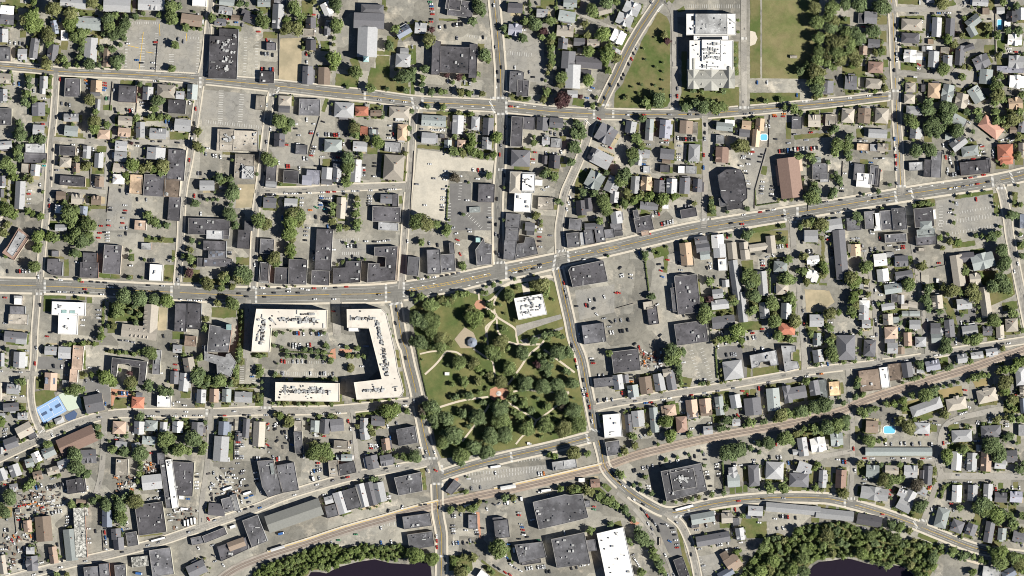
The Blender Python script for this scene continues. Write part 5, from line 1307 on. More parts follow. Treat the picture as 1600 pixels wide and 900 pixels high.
'44': '''
B
g 25 140 56 130 3 lg
g 168 140 78 136 3 rb
g 415 80 96 90 3 gn
g 565 75 100 72 3 tn
g 712 85 100 96 3 lg
g 845 110 66 140 3 mg
+g 810 105 50 60 3 mg
c 430 255 210 90 8 lg 7
g 665 345 110 90 28 lg
+g 708 275 76 86 28 lg
g 645 250 60 56 25 lg
g 805 240 66 50 25 lg
g 1070 0 72 140 3 w
g 1190 5 72 130 3 lg
g 1300 5 78 146 3 tp
g 1410 25 80 66 3 lg
g 1072 255 70 126 3 w
g 1195 250 70 120 3 lg
g 1315 245 66 126 3 lg
g 1415 285 90 72 3 mg
g 1535 280 90 80 3 lv
h 955 445 90 150 15 gn 7
h 1075 510 90 90 20 mg
g 1185 535 76 86 20 mg
g 1325 555 66 160 10 mg
g 1425 570 60 86 5 gn
g 1555 590 86 76 10 mg
g 390 465 190 80 10 dg 6
f 1345 870 140 86 8 bg 4
g 1480 880 100 70 -30 bl 5
f 1080 450 0 0 0 mg
T
190 250 46 200 260 36 160 250 36 510 150 50 500 130 42 550 150 50 480 160 40 540 180 40 600 150 42 620 140 36 650 130 30 640 90 26 780 190 20 760 190 52 750 180 42 780 180 36 1000 5 36 790 15 30 1560 70 46 1580 60 36 1270 330 60 1260 360 56 1300 350 50 1230 360 50 1290 390 52 1340 350 40 1380 420 60 1390 450 50 1360 410 46 1420 400 46 1410 460 40 1500 470 46 1510 500 46 1490 430 42 1530 490 36 1590 430 40 1580 540 30 1090 370 30 1110 360 24 780 360 50 820 330 36 740 370 26 735 430 20 565 500 46 550 490 36 630 510 46 620 530 36 700 545 34 690 550 26 1040 700 46 1030 720 40 1120 740 46 1100 750 36 1150 730 30 1400 720 60 1380 720 50 1430 700 46 1400 790 60 1420 800 52 1380 780 46 1330 690 40 1530 760 52 1560 800 52 1580 760 46 1540 790 42 1580 850 46 1195 870 36 1210 860 24 1260 770 30 1300 790 24 1200 745 30 320 15 40 480 30 26 630 30 30 20 225 26 90 180 16 1100 560 14 1110 600 14 1120 530 12 1000 490 14 1500 750 40 970 200 16 1000 185 14 1050 185 14 950 240 12 955 280 14 900 60 20 895 150 24 890 170 20 1590 20 30
C
280 75 85 w 355 145 0 w 350 175 0 w 548 225 10 r 548 260 30 r 495 418 10 r 860 30 0 k 1087 112 5 k 1055 165 0 w 1175 165 0 w 1315 152 0 k 865 203 -15 r 845 265 20 k 660 205 0 w 880 380 70 w 935 352 10 k 1030 335 5 r 1050 385 80 w 1010 310 0 w 1510 210 85 w 1565 210 85 w 1380 220 85 r 1585 660 80 k 1140 240 85 k 1245 205 85 w 185 10 85 b 205 10 85 r 1135 40 85 w 1010 45 85 w 350 525 10 w 1355 30 85 k 1240 65 85 w 985 370 10 w 990 385 10 w 860 220 -15 o 950 220 70 k
G
735 420 160 60 15 70 150 40 200 0 330 75 70 80 0 20 358 60 36 5 100 370 60 30 6 185 380 60 30 8 480 340 70 24 12 900 80 40 70 0 1240 460 70 160 20 1510 370 60 80 0 1380 640 90 50 10 600 385 80 40 25 810 390 40 120 25 370 305 130 24 8 1080 90 70 20 0 1190 95 70 16 0 1300 85 70 16 0 1420 195 40 50 0 1535 190 40 50 0 1090 560 40 70 0 960 540 100 16 20 330 400 60 16 8 920 250 16 80 20 850 600 160 50 22 1440 340 60 60 0
P grass 945 270 960 220 1000 180 1110 175 1110 190 1010 195 975 240 965 290
P path 1150 770 1290 800 1310 820 1260 890 1245 890 1290 825 1150 785
''',
}
GLOB = '''
R r1 1 1 -10 102 11 50 107 11 100 112 11 200 116 12 310 123 14 430 134 17 520 144 17 580 150 17 650 159 17 730 163 17 782 166 17 860 174 15 940 178 15 1060 179 14 1160 173 13 1260 164 13 1330 157 12 1396 149 12
R r2 1 1 -10 445 21 100 448 21 220 454 21 300 458 22 400 462 24 520 460 24 610 457 26 700 443 25 760 430 23 830 416 22 900 400 19 960 387 19 1060 363 19 1120 352 19 1220 336 19 1280 326 18 1432 301 19 1548 284 18 1612 270 18
R r3 1 1 771 -10 14 778 60 14 782 112 14 783 160 15
R r3 0 1 783 172 14 783 240 13 778 310 13 778 356 13 780 420 14
R r4 1 1 1035 -8 12 1026 6 12 998 48 12 978 84 12 962 118 12 946 150 12 936 172 12
R r5 0 1 932 180 11 924 192 11 916 220 11 906 248 11 892 280 11 882 304 11 878 332 11 874 360 11 876 402 13
R r6 0 1 653 160 9 646 185 9 641 270 9 636 320 9 630 400 9 627 452 10
R r7 0 1 426 138 9 419 180 9 414 220 9 408 270 9 403 308 9 400 330 9 397 380 9 396 455 9
R r7b 0 1 406 298 9 470 297 9 540 293 9 634 290 9
R r8 0 1 330 -8 8 328 16 8 321 90 9 314 123 10 306 180 9 296 250 9 288 290 9 284 330 9 282 380 9 276 452 9
R r9 0 1 88 114 8 84 180 8 79 230 8 76 280 8 73 330 8 66 390 9 61 444 9
R r9b 0 1 59 452 9 58 470 8 54 520 8 53 560 8 48 606 8 52 644 8 66 680 8
R r9c 0 0 -10 583 7 50 583 7
R l1 0 0 84 217 7 150 222 7 172 226 6 210 222 7 296 222 7
R l2 0 0 170 228 6 167 260 6 165 295 6
R l3 0 0 80 297 7 130 299 6 166 300 6
R r10 0 1 -10 720 11 40 696 11 80 678 11 130 658 11 170 648 11 220 645 11 320 645 11 400 642 11 500 641 11 560 637 11 640 628 11 654 624 11
R r11 1 1 617 462 14 628 530 14 634 544 14 640 572 14 649 608 14 660 664 14 668 700 15 681 744 15 684 800 14 690 840 14 689 910 14
R r12 1 1 870 412 13 880 456 13 890 500 13 896 530 13 908 560 13 916 600 13 924 640 13 930 670 13 940 706 13 946 730 13 960 748 13 985 770 13 1010 786 13 1036 799 13 1058 800 13 1080 795 13 1110 788 13 1150 782 13 1200 778 13 1240 777 13 1280 778 13 1300 780 13 1336 789 12 1380 802 12 1428 819 12 1470 836 12 1530 858 12 1612 870 12
R r12b 0 1 1040 800 10 1062 818 10 1074 840 10 1084 870 10 1092 910 10
R l4 0 0 964 770 6 982 786 6 1000 806 6 1020 834 6 1044 876 6 1054 910 6
R r13 1 1 676 748 14 720 733 14 780 717 14 860 699 14 934 680 14
R r14 0 1 -10 912 11 60 893 11 120 878 11 190 862 11 250 846 11 320 822 11 400 794 11 440 777 11 500 758 11 560 742 11 640 728 11 676 720 11
R r15 1 1 1391 -10 11 1395 20 11 1398 100 11 1400 144 11 1401 180 11 1405 240 11 1408 306 11
R r16 0 0 1396 14 8 1450 15 8 1490 13 8 1508 5 9 1512 -10 9
R r17 0 0 1400 114 8 1450 118 8 1480 120 8 1490 120 9
R r18 0 1 1558 284 11 1566 300 11 1574 340 11 1578 370 11 1588 420 11 1598 470 11 1606 510 11
R r19 0 0 1101 176 9 1103 260 9 1101 310 9 1100 356 9
R r20 0 0 1238 334 9 1240 384 9 1244 420 8 1248 446 8 1250 480 8 1256 550 8 1256 586 8
R r21 0 1 926 638 9 960 630 9 1040 617 9 1120 605 9 1200 591 9 1280 578 9 1360 569 9 1440 558 9 1480 550 9 1540 541 9 1612 530 9
R r22 0 0 1324 572 7 1327 610 7 1329 634 7 1332 660 7 1332 690 8 1332 730 7 1329 784 7
R r23 0 0 1564 640 12 1530 646 9 1488 657 8 1473 672 8 1468 696 8 1464 714 8 1468 732 9 1470 744 9 1460 766 8 1450 794 8 1441 818 8
R r24 0 0 1466 743 10 1540 744 10 1612 745 10
R l5 0 0 1240 716 7 1290 712 7 1334 704 7
R l6 0 0 1330 717 8 1466 717 8
R r27 0 0 328 643 8 328 660 8 326 700 8 322 740 8 316 780 8 314 826 8
R r28 0 0 549 638 7 552 652 7 556 700 7 562 744 7
R r29 0 0 163 648 9 162 690 9 158 740 9 150 772 9
R l7 0 0 1042 4 9 1051 16 10 1054 40 10 1055 100 10 1055 172 10
R l8 0 0 1162 -10 9 1162 60 9 1163 172 9
R l9 0 0 898 18 5 920 28 5 965 48 6
R l10 0 0 1352 390 7 1360 430 7 1365 470 7 1368 510 7 1370 536 7 1374 568 7
R l11 0 0 1424 370 7 1434 430 7 1440 472 7 1446 520 7 1449 558 7
R l12 0 0 388 466 9 384 560 9
R l13 0 0 418 586 9 416 640 9
R l14 0 0 524 466 14 527 525 12
K 313 120 313 138 436 136 432 148 420 148 432 148 570 143 570 157 643 151 646 167 660 152 660 168 645 168 660 169 766 153 790 153 765 157 773 177 791 157 791 177 776 178 794 178 938 164 952 164 928 172 928 186 958 172 958 185 1046 170 1062 170 1154 168 1170 168 1027 18 1036 6 1253 158 1265 158 1157 60 1167 60 1393 142 1405 142 1390 144 1390 156 778 265 790 265 914 186 922 196 1225 326 1228 346 1246 323 1246 342 1233 347 1246 347 1094 344 1108 342 1398 298 1401 318 1423 294 1427 312 1402 291 1416 291 1550 274 1552 293 1578 268 1584 286 1557 294 1572 294 70 438 70 458 56 459 66 459 268 447 268 466 272 444 282 444 400 450 400 474 391 449 401 449 603 444 603 472 631 440 631 464 607 476 628 473 772 411 789 410 791 413 791 436 871 393 884 391 868 398 864 424 887 392 889 412 868 420 884 417 408 637 424 637 323 639 323 651 923 670 938 675 916 678 920 694 798 706 800 722 664 716 684 716 674 756 692 756 690 726 692 740 683 869 697 869 1052 808 1068 806 1075 788 1077 803 1320 778 1320 792 1325 779 1336 779 1428 813 1433 826 1436 812 1448 814 60 676 70 672 80 672 82 684
A river 480 905 486 894 500 894 510 896 530 886 560 878 586 874 610 880 640 882 640 876 672 878 675 905
A pond 1236 905 1262 896 1270 884 1280 878 1300 876 1320 872 1332 874 1356 881 1374 884 1390 890 1396 883 1410 885 1420 892 1434 905
F 386 905 410 886 432 876 460 866 500 852 520 850 540 858 570 848 586 856 616 850 640 856 640 870 610 876 586 870 560 874 530 882 510 890 486 890 476 905
F 1160 905 1162 886 1176 870 1186 854 1200 840 1216 832 1234 840 1246 826 1260 820 1280 820 1292 816 1320 816 1336 820 1346 832 1360 832 1376 822 1392 832 1404 844 1420 842 1436 842 1456 852 1472 850 1478 860 1468 870 1458 888 1452 905 1436 905 1420 888 1396 879 1388 886 1356 877 1330 870 1300 872 1278 874 1266 882 1258 892 1236 900
X 340 908 370 888 420 868 480 849 540 829 600 812 640 800 700 785 780 768 840 755 920 736 940 731 990 713 1040 700 1120 682 1200 668 1260 656 1316 642 1346 628 1400 610 1460 592 1520 574 1560 560 1590 550 1625 538
Z park 640 482 652 540 668 618 682 700 690 716 720 714 772 706 830 695 888 682 914 673 917 664 900 570 888 520 880 480 870 445 862 438 812 440 790 447 778 453 760 463 745 460 735 457 690 464 655 472
Y 224 50 217 112 200 71 217 75 228 81 240 83 249 37 250 56 291 52 292 64
N 204 36 250 36 14 4 222 60 222 108 13 8 245 52 243 108 14 5 268 85 268 100 5 8 310 66 308 112 12 4 290 58 310 60 6 4 275 112 305 116 9 4 198 60 196 108 12 4 346 142 344 192 15 7 378 148 375 190 12 7 322 190 408 199 24 5 324 192 324 192 2 2 384 58 382 120 16 5 402 56 400 120 14 5 790 82 830 86 12 6 730 56 760 60 9 4 690 118 650 118 0 4 1070 10 1155 10 26 6 1466 350 1548 337 20 7 1470 322 1470 358 9 6 1500 332 1560 322 16 4 1480 366 1560 352 20 5 702 318 700 360 10 6 730 334 752 356 8 5 765 324 764 356 8 6 640 338 690 338 0 4 434 583 520 586 26 6 440 566 516 566 22 4 378 574 378 598 8 6 398 572 397 598 8 6 540 824 620 818 22 5 720 742 850 730 30 5 740 752 840 734 24 5 810 720 845 716 9 5 1096 545 1118 612 14 6 1080 548 1098 612 14 6 1092 870 1100 890 5 5 720 285 718 312 7 5 530 376 560 374 9 5 535 396 560 396 9 5 560 780 0 0 0 0
'''

def nums(s): return [float(v) for v in s.split()]
BL, TR, CARS, LAWN, POLY, LOTS, POOLS, WALKS, VEH = [], [], [], [], [], [], [], [], []
for key, txt in TILES.items():
    ox, oy = int(key[0]) * 320, int(key[1]) * 180
    def T(x, y, ox=ox, oy=oy): return ox + x / 5.0, oy + y / 5.0
    def pts(v, T=T): return [T(v[i], v[i + 1]) for i in range(0, len(v) - 1, 2)]
    sec = None
    for ln in txt.strip().split('\n'):
        ln = ln.strip()
        if not ln: continue
        if len(ln) == 1: sec = ln; continue
        h = ln.split()[0]
        if h == 'P': q = ln.split(); POLY.append((q[1], pts([float(v) for v in q[2:]]))); continue
        if h == 'S': v = nums(ln[2:]); POOLS.append((*T(v[0], v[1]), v[2] / 5, v[3] / 5)); continue
        if h == 'W': v = nums(ln[2:]); WALKS.append((v[0], pts(v[1:]))); continue
        if h == 'V':
            q = ln.split()[1:]
            for i in range(0, len(q) - 5, 6):
                if float(q[i + 3]) > 0: VEH.append((*T(float(q[i]), float(q[i + 1])), float(q[i + 2]), float(q[i + 3]) / 5, float(q[i + 4]) / 5, q[i + 5]))
            continue
        if sec == 'B':
            q = ln.split(); t = q[0]; plus = t.startswith('+'); t = t.lstrip('+')
            if t == 'p': w = dict(t='p', col=q[1], ht=float(q[2]), P=pts([float(v) for v in q[3:]]), nm=None)
            else:
                a = [float(v) for v in q[1:6]]
                if a[2] < 1: continue
                w = dict(t=t, c=T(a[0], a[1]), w=a[2] / 5, h=a[3] / 5, a=a[4], col=q[6], ht=float(q[7]) if len(q) > 7 else None, nm=q[8] if len(q) > 8 else None)
            if plus: BL[-1].append(w)
            else: BL.append([w])
        elif sec == 'T':
            v = nums(ln)
            for i in range(0, len(v) - 2, 3):
                if v[i + 2] > 2: TR.append((*T(v[i], v[i + 1]), v[i + 2] / 5))
        elif sec == 'C':
            q = ln.split()
            for i in range(0, len(q) - 3, 4): CARS.append((*T(float(q[i]), float(q[i + 1])), float(q[i + 2]), q[i + 3]))
        elif sec == 'G':
            v = nums(ln)
            for i in range(0, len(v) - 4, 5):
                if v[i + 2] > 3 and v[i + 3] > 3: LAWN.append((*T(v[i], v[i + 1]), v[i + 2] / 5, v[i + 3] / 5, v[i + 4]))
        elif sec == 'D': POLY.append(('dirt', pts(nums(ln))))
        elif sec == 'L':
            v = nums(ln)
            if len(v) > 8: LOTS.append(pts(v))
ROADS, CROSS, AREAS, WOODS, RAILPTS, PARKP, YL, TICK = [], [], {}, [], None, None, [], []
for ln in GLOB.strip().split('\n'):
    q = ln.split()
    if q[0] == 'R': ROADS.append((q[1], q[2] == '1', q[3] == '1', np.array([float(v) for v in q[4:]]).reshape(-1, 3)))
    elif q[0] == 'K': v = nums(ln[2:]); CROSS = [tuple(v[i:i + 4]) for i in range(0, len(v), 4)]
    elif q[0] == 'A': v = [float(s) for s in q[2:]]; AREAS[q[1]] = [(v[i], v[i + 1]) for i in range(0, len(v), 2)]
    elif q[0] == 'F': v = nums(ln[2:]); WOODS.append([(v[i], v[i + 1]) for i in range(0, len(v), 2)])
    elif q[0] == 'X': v = nums(ln[2:]); RAILPTS = [(v[i], v[i + 1]) for i in range(0, len(v), 2)]
    elif q[0] == 'Z': v = [float(s) for s in q[2:]]; PARKP = [(v[i], v[i + 1]) for i in range(0, len(v), 2)]
    elif q[0] == 'Y': v = nums(ln[2:]); YL = [tuple(v[i:i + 4]) for i in range(0, len(v), 4)]
    elif q[0] == 'N': v = nums(ln[2:]); TICK = [tuple(v[i:i + 6]) for i in range(0, len(v), 6)]
def wp(P): return ccw([(gx(x), gy(y)) for x, y in P])

# ------------------------------------------------------------------ labels: by look, then by the nearest landmark
LM = [('the grey cross-roofed church', 575, 60), ('the big white-roofed school', 1110, 80), ('the open sports field', 1230, 60), ('the blue sports court', 80, 641),
      ('the park bandstand', 738, 535), ('the round brick fountain plaza', 780, 615), ('the white L-shaped apartment block', 420, 505), ('the white bracket-shaped apartment block', 600, 555),
      ('the long white apartment bar', 481, 612), ('the pale concrete car park', 672, 275), ('the white-roofed hall in the park', 828, 480), ('the black rounded corner building', 920, 428),
      ('the big brown-roofed hall', 1234, 278), ('the dark eight-sided building', 1145, 291), ('the top right backyard pool', 1562, 38), ('the square turquoise pool', 1194, 214),
      ('the pool beside the railway', 1390, 672), ('the huge white warehouse', 958, 860), ('the long grey rail depot', 460, 805), ('the red-rimmed block by the left edge', 25, 395),
      ('the T-shaped white market', 107, 495), ('the tan L-shaped rectory', 222, 510), ('the yellow-lined car park', 255, 80), ('the red-roofed house with dark top', 1570, 238),
      ('the salmon hip-roofed building', 1548, 199), ('the road bridge over the railway', 1329, 636), ('the big grey office by the bend', 1068, 752), ('the small railway station', 882, 726),
      ('the narrow white warehouse', 263, 755), ('the dark H-roofed office', 711, 95), ('the round cul-de-sac island', 1503, 120), ('the purple beech tree', 878, 158),
      ('the bare wood house frame', 1304, 607), ('the long speckled-roof block', 1313, 398), ('the dark U-shaped block', 203, 575), ('the stepped brown terrace', 121, 688),
      ('the library with skylights', 338, 385), ('the striped pyramid roof', 521, 228), ('the dark restaurant with rooftop units', 350, 90), ('the pond', 1330, 885),
      ('the river', 590, 885), ('the triangular school lawn', 1015, 100), ('the dark striped parking court', 735, 310), ('the long row of grey terraces', 1230, 800),
      ('the railway canopy', 794, 761), ('the scrapyard', 50, 785), ('the car park by the right edge', 1510, 335), ('the tan retirement home', 1500, 425), ('the four parked white trailers', 296, 818), ('the long white town block', 817, 318)]
ORD = 'first second third fourth fifth sixth seventh eighth ninth tenth eleventh twelfth thirteenth fourteenth fifteenth sixteenth seventeenth eighteenth nineteenth twentieth'.split()
ORD += ['twenty-' + s for s in ORD[:9]] + ['thirtieth'] + ['thirty-' + s for s in ORD[:9]] + ['fortieth'] + ['forty-' + s for s in ORD[:9]]
def quad(dx, dy):
    if abs(dx) >= abs(dy): return 'right of' if dx > 0 else 'left of'
    return 'below' if dy > 0 else 'above'
def label_all(items, noun_of=lambda it: it[3]):
    """items: (object, x, y, noun phrase) ; the label is noun phrase + rank among its own kind in that direction from a landmark"""
    best = {}
    by = {}
    for it in items: by.setdefault(it[3], []).append(it)
    for noun, L in by.items():
        A = np.array([(it[1], it[2]) for it in L]); used = set()
        tab = []
        for name, lx, ly in LM:
            d = A - np.array([lx, ly]); dist = np.hypot(d[:, 0], d[:, 1])
            qs = [quad(*v) for v in d]
            rank = {}
            for qn in set(qs):
                idx = [i for i in range(len(L)) if qs[i] == qn and dist[i] > 6]; idx.sort(key=lambda i: dist[i])
                for k, i in enumerate(idx): rank[i] = k
            tab.append((dist, qs, rank))
        for i, it in enumerate(L):
            cand = sorted(range(len(LM)), key=lambda j: tab[j][0][i] * (1 + 0.25 * tab[j][2].get(i, 99)))
            j = next(j for j in cand if i in tab[j][2] and tab[j][2][i] < len(ORD))
            k = tab[j][2][i]; n = len(L)
            pre = 'nearest' if k == 0 else ORD[k] + ' nearest'
            it[0]['label'] = f'{noun}, {pre} {tab[j][1][i]} {LM[j][0]}'
# ------------------------------------------------------------------ the setting: ground, water, roads, pavements, lawns
def struct(name, me, label=None, parent=None):
    o = obj(name, me, parent)
    if parent is None: tag(o, label, kind='structure')
    return o
rng = random.Random(3)
V, F = [], []
H = 3000.0
xs = [-H, gx(470), gx(1230), gx(1440), H]
sheet([(-H, -H), (H, -H), (H, H), (-H, H)], 0.0, V, F)
struct('ground', mesh('ground', V, F, M_GROUND), 'grey paved town ground between the buildings')
V, F = [], []; sheet(wp(AREAS['river'] + [(690, 1200), (380, 1200)]), 0.24, V, F); struct('river', mesh('river', V, F, M_WATER), 'dark river at the bottom edge below the trees')
V, F = [], []; sheet(wp(AREAS['pond'] + [(1500, 1200), (1200, 1200)]), 0.24, V, F); struct('pond', mesh('pond', V, F, M_WATER), 'dark pond at the bottom right edge inside the wood')
V, F = [], []
for k, P in enumerate(WOODS):
    V, F = [], []; sheet(rough_poly(wp(P), 4, 1.0, rng), 0.17 + 0.01 * k, V, F); struct('woodland_floor', mesh('woodland_floor', V, F, M_GRASS), 'shaded grass under the trees by the water')

def smooth_line(A, step=6.0):
    """Catmull-Rom through the rows of A (x, y, more), resampled"""
    A = np.asarray(A, float); out = []
    P = np.vstack([2 * A[0] - A[1], A, 2 * A[-1] - A[-2]])
    for i in range(1, len(P) - 2):
        p0, p1, p2, p3 = P[i - 1], P[i], P[i + 1], P[i + 2]
        n = max(1, int(np.hypot(*(p2 - p1)[:2]) / step))
        for k in range(n):
            t = k / n
            out.append(0.5 * ((2 * p1) + (-p0 + p2) * t + (2 * p0 - 5 * p1 + 4 * p2 - p3) * t * t + (-p0 + 3 * p1 - 3 * p2 + p3) * t ** 3))
    out.append(A[-1]); return np.array(out)
def normals(S):
    d = np.gradient(S[:, :2], axis=0); d /= np.maximum(1e-6, np.hypot(d[:, 0], d[:, 1]))[:, None]
    return np.stack([-d[:, 1], d[:, 0]], 1)
def strip(S, o0, o1, z, V, F, keep=None, kerb=None):
    """band between signed offsets o0, o1 (arrays or numbers, pixels) along S"""
    Nn = normals(S); A = S[:, :2] + Nn * np.reshape(o0, (-1, 1)) if np.ndim(o0) else S[:, :2] + Nn * o0
    B = S[:, :2] + Nn * np.reshape(o1, (-1, 1)) if np.ndim(o1) else S[:, :2] + Nn * o1
    for i in range(len(S) - 1):
        if keep is not None and not keep((A[i] + B[i] + A[i + 1] + B[i + 1]) / 4): continue
        P = ccw([(gx(p[0]), gy(p[1])) for p in (A[i], A[i + 1], B[i + 1], B[i])])
        if kerb is None: sheet(P, z, V, F)
        else: prism(P, kerb, z, V, F)
RS = [(nm, yl, sw, smooth_line(A)) for nm, yl, sw, A in ROADS]
ALLP = np.vstack([np.hstack([S, np.full((len(S), 1), i)]) for i, (_, _, _, S) in enumerate(RS)])
def off_other(i):
    Q = ALLP[ALLP[:, 3] != i]
    def f(p): return not np.any(np.hypot(Q[:, 0] - p[0], Q[:, 1] - p[1]) < Q[:, 2] / 2 + 3.2)
    return f
road_objs = []
DARKR = ('r1', 'r2', 'r3', 'r4', 'r11', 'r12', 'r13')
HATCH = [(640, 772), (796, 832), (930, 968)]
zr = 0.20
DESC = {'r1': 'upper cross-town road', 'r2': 'main street across the whole picture', 'r10': 'street below the white apartment blocks', 'r12': 'road right of the park, bending to the right edge',
        'r11': 'road along the left side of the park', 'r13': 'road along the bottom of the park', 'r14': 'diagonal street at lower left', 'r15': 'right-hand road from the top edge', 'r21': 'street above the railway at right'}
for i, (nm, yl, sw, S) in enumerate(RS):
    V, F = [], []; z = zr + 0.004 * i
    strip(S, -S[:, 2] / 2, S[:, 2] / 2, z, V, F)
    r = struct('road' if nm[0] == 'r' else 'lane', mesh('road', V, F, M_ROAD if nm in DARKR else M_LANE), DESC.get(nm, 'asphalt side street between the houses'))
    road_objs.append(r)
    if sw:
        V, F = [], []; hw = S[:, 2] / 2
        for o_ in ((-.52, -.36), (-.24, -.10), (.10, .24), (.36, .52)): strip(S, hw * o_[0], hw * o_[1], z + .17, V, F, keep=lambda p: rng.random() < .85)
        struct('tyre_track', mesh('tyre_track', V, F, M_ROADD if nm in DARKR else M_LANED), parent=r)
    V, F = [], []
    for q in range(int(len(S) / 9)):
        k_ = rng.randrange(len(S) - 1); n_ = normals(S)[k_]; d_ = np.array([n_[1], -n_[0]]); c_ = S[k_, :2] + n_ * rng.uniform(-.38, .38) * S[k_, 2]; a_, b_ = d_ * rng.uniform(.8, 4.0), n_ * rng.uniform(.5, 1.3)
        sheet(ccw([(gx(p[0]), gy(p[1])) for p in (c_ - a_ - b_, c_ + a_ - b_, c_ + a_ + b_, c_ - a_ + b_)]), z + .18, V, F)
    if F: struct('repair_patch', mesh('repair_patch', V, F, M_PATCH), parent=r)
    if yl:
        V, F = [], []; off = 0.0
        f0_ = off_other(i); f = (lambda p: f0_(p) and not any(a < p[0] < b for a, b in HATCH)) if nm == 'r2' else f0_; strip(S, -0.34, 0.0 - 0.08, z + 0.2, V, F, keep=f); strip(S, 0.08, 0.34, z + 0.2, V, F, keep=f)
        if F: struct('centre_line', mesh('centre_line', V, F, M_YELL), parent=r)
        if nm == 'r2': R2 = (S, z, r)
    if nm in ('r1', 'r2', 'r12', 'r13'):
        V, F = [], []
        f = off_other(i)
        for s in (-1, 1):
            st = S[(np.arange(len(S)) % 2) == 0]
            o = s * (st[:, 2] / 2 - (3.6 if nm == 'r2' else 2.6)); strip(st, o - 0.12, o + 0.12, z + 0.2, V, F, keep=lambda p, f=f: f(p) and rng.random() < 0.6)
        if F: struct('lane_line', mesh('lane_line', V, F, M_WHITE), parent=r)
    if sw:
        V, F = [], []; f = off_other(i)
        for s in (-1, 1):
            strip(S, s * S[:, 2] / 2, s * (S[:, 2] / 2 + (3.2 if S[0, 2] > 12 else 2.2)), 0.52, V, F, keep=f, kerb=0.1)
        struct('pavement', mesh('pavement', V, F, M_WALK), 'pale concrete pavement beside the ' + DESC.get(nm, 'side street'))
for k, (x0, y0, x1, y1) in enumerate(CROSS):
    V, F = [], []; a = np.array([x0, y0]); b = np.array([x1, y1]); L = np.hypot(*(b - a)); d = (b - a) / L; n = np.array([-d[1], d[0]])
    m = max(4, int(L / 1.9))
    for q in range(m):
        c = a + d * (L * (q + 0.5) / m); e = d * 0.42; w = n * 1.9
        sheet(ccw([(gx(p[0]), gy(p[1])) for p in (c - e - w, c + e - w, c + e + w, c - e + w)]), 0.60, V, F)
    j = int(ALLP[np.argmin(np.hypot(ALLP[:, 0] - (x0 + x1) / 2, ALLP[:, 1] - (y0 + y1) / 2)), 3])
    struct('crosswalk', mesh('crosswalk', V, F, M_WHITE), parent=road_objs[j])
S, z, r = R2
for a, b in HATCH:
    Q = S[(S[:, 0] > a) & (S[:, 0] < b)]; V, F = [], []
    strip(Q, -2.0, -1.6, z + .2, V, F); strip(Q, 1.6, 2.0, z + .2, V, F); Nn = normals(Q)
    for i in range(0, len(Q)):
        c, n = Q[i][:2], Nn[i]; d = np.array([n[1], -n[0]]); p0 = c - n * 1.6 - d * 1.2; p1 = c + n * 1.6 + d * 1.2; e = d * .28
        sheet(ccw([(gx(p[0]), gy(p[1])) for p in (p0 - e, p0 + e, p1 + e, p1 - e)]), z + .21, V, F)
    struct('median_hatching', mesh('median_hatching', V, F, M_YELL), parent=r)
for x, y, a in ((900, 394, 168), (921, 392, 168), (814, 410, -12), (831, 408, -12), (678, 443, 168), (661, 446, 168), (643, 449, 168), (722, 436, 168), (739, 432, 168), (758, 429, 168), (689, 453, -12), (672, 458, -12), (746, 441, -12), (733, 446, -12),
                (721, 166, 3), (738, 166, 3), (755, 168, 3), (820, 164, 183), (835, 166, 183), (776, 136, 90), (774, 118, 90), (1456, 290, -9), (1438, 292, -9), (1473, 286, -9), (1356, 314, 171), (1592, 269, -9), (1538, 291, 171), (571, 468, 0), (588, 468, 0), (413, 459, 180)):
    V, F = [], []; an = math.radians(-a); ca, sa = math.cos(an), math.sin(an)
    for P in ([(-1.9, -.28), (.4, -.28), (.4, .28), (-1.9, .28)], [(.4, -.95), (1.9, 0), (.4, .95)]): sheet([(gx(x) + (ca * u - sa * v) * .95, gy(y) + (sa * u + ca * v) * .95) for u, v in P], .62, V, F)
    j = int(ALLP[np.argmin(np.hypot(ALLP[:, 0] - x, ALLP[:, 1] - y)), 3]); struct('lane_arrow', mesh('lane_arrow', V, F, M_WHITE), parent=road_objs[j])
# turning circle with planted island
V, F = [], []; sheet([(gx(1503) + 13 * math.cos(a), gy(120) + 13 * math.sin(a)) for a in np.linspace(0, 2 * math.pi, 32, endpoint=False)], 0.43, V, F)
struct('turning_circle', mesh('turning_circle', V, F, M_LANE), 'round end of the short street at upper right')
V, F = [], []; prism([(gx(1503) + 4.6 * math.cos(a), gy(120) + 4.6 * math.sin(a)) for a in np.linspace(0, 2 * math.pi, 20, endpoint=False)], .3, .58, V, F)
struct('planted_island', mesh('planted_island', V, F, M_GRASS), 'round planted island in the turning circle')
# lots
def zlayer(b, k, n=9, s=0.006): return b + (k % n) * s
for k, P in enumerate(LOTS):
    V, F = [], []; sheet(wp(P), zlayer(0.02, k, 5), V, F); struct('parking_lot', mesh('parking_lot', V, F, M_LOT), 'asphalt parking lot')
EXL = [[(204, 32), (250, 31), (312, 52), (311, 118), (194, 111), (196, 70)], [(318, 140), (398, 147), (416, 160), (414, 204), (316, 196), (313, 165)]]
for k, P in enumerate(EXL):
    V, F = [], []; sheet(wp(P), zlayer(0.06, k, 5), V, F); struct('parking_lot', mesh('parking_lot', V, F, M_LOT), 'large marked car park below the upper road' if k else 'large car park with yellow lines above the upper road')
V, F = [], []
sheet(wp(PARKP), 0.13, V, F); park = struct('park_lawn', mesh('park_lawn', V, F, M_PARK), 'mown lawn of the town park')
PM = dict(grass=M_GRASS, field=M_FIELD, pave=M_WALK, conc=M_CONC, lotd=M_LOTD, lot=M_LOT, brick=M_BRICK, dirt=M_DIRT, court=M_COURT, pad=M_PAD, pool=M_COURTD, dry=M_DRY, plaza=M_BRICK, path=M_PATH, tanpad=M_TAN)
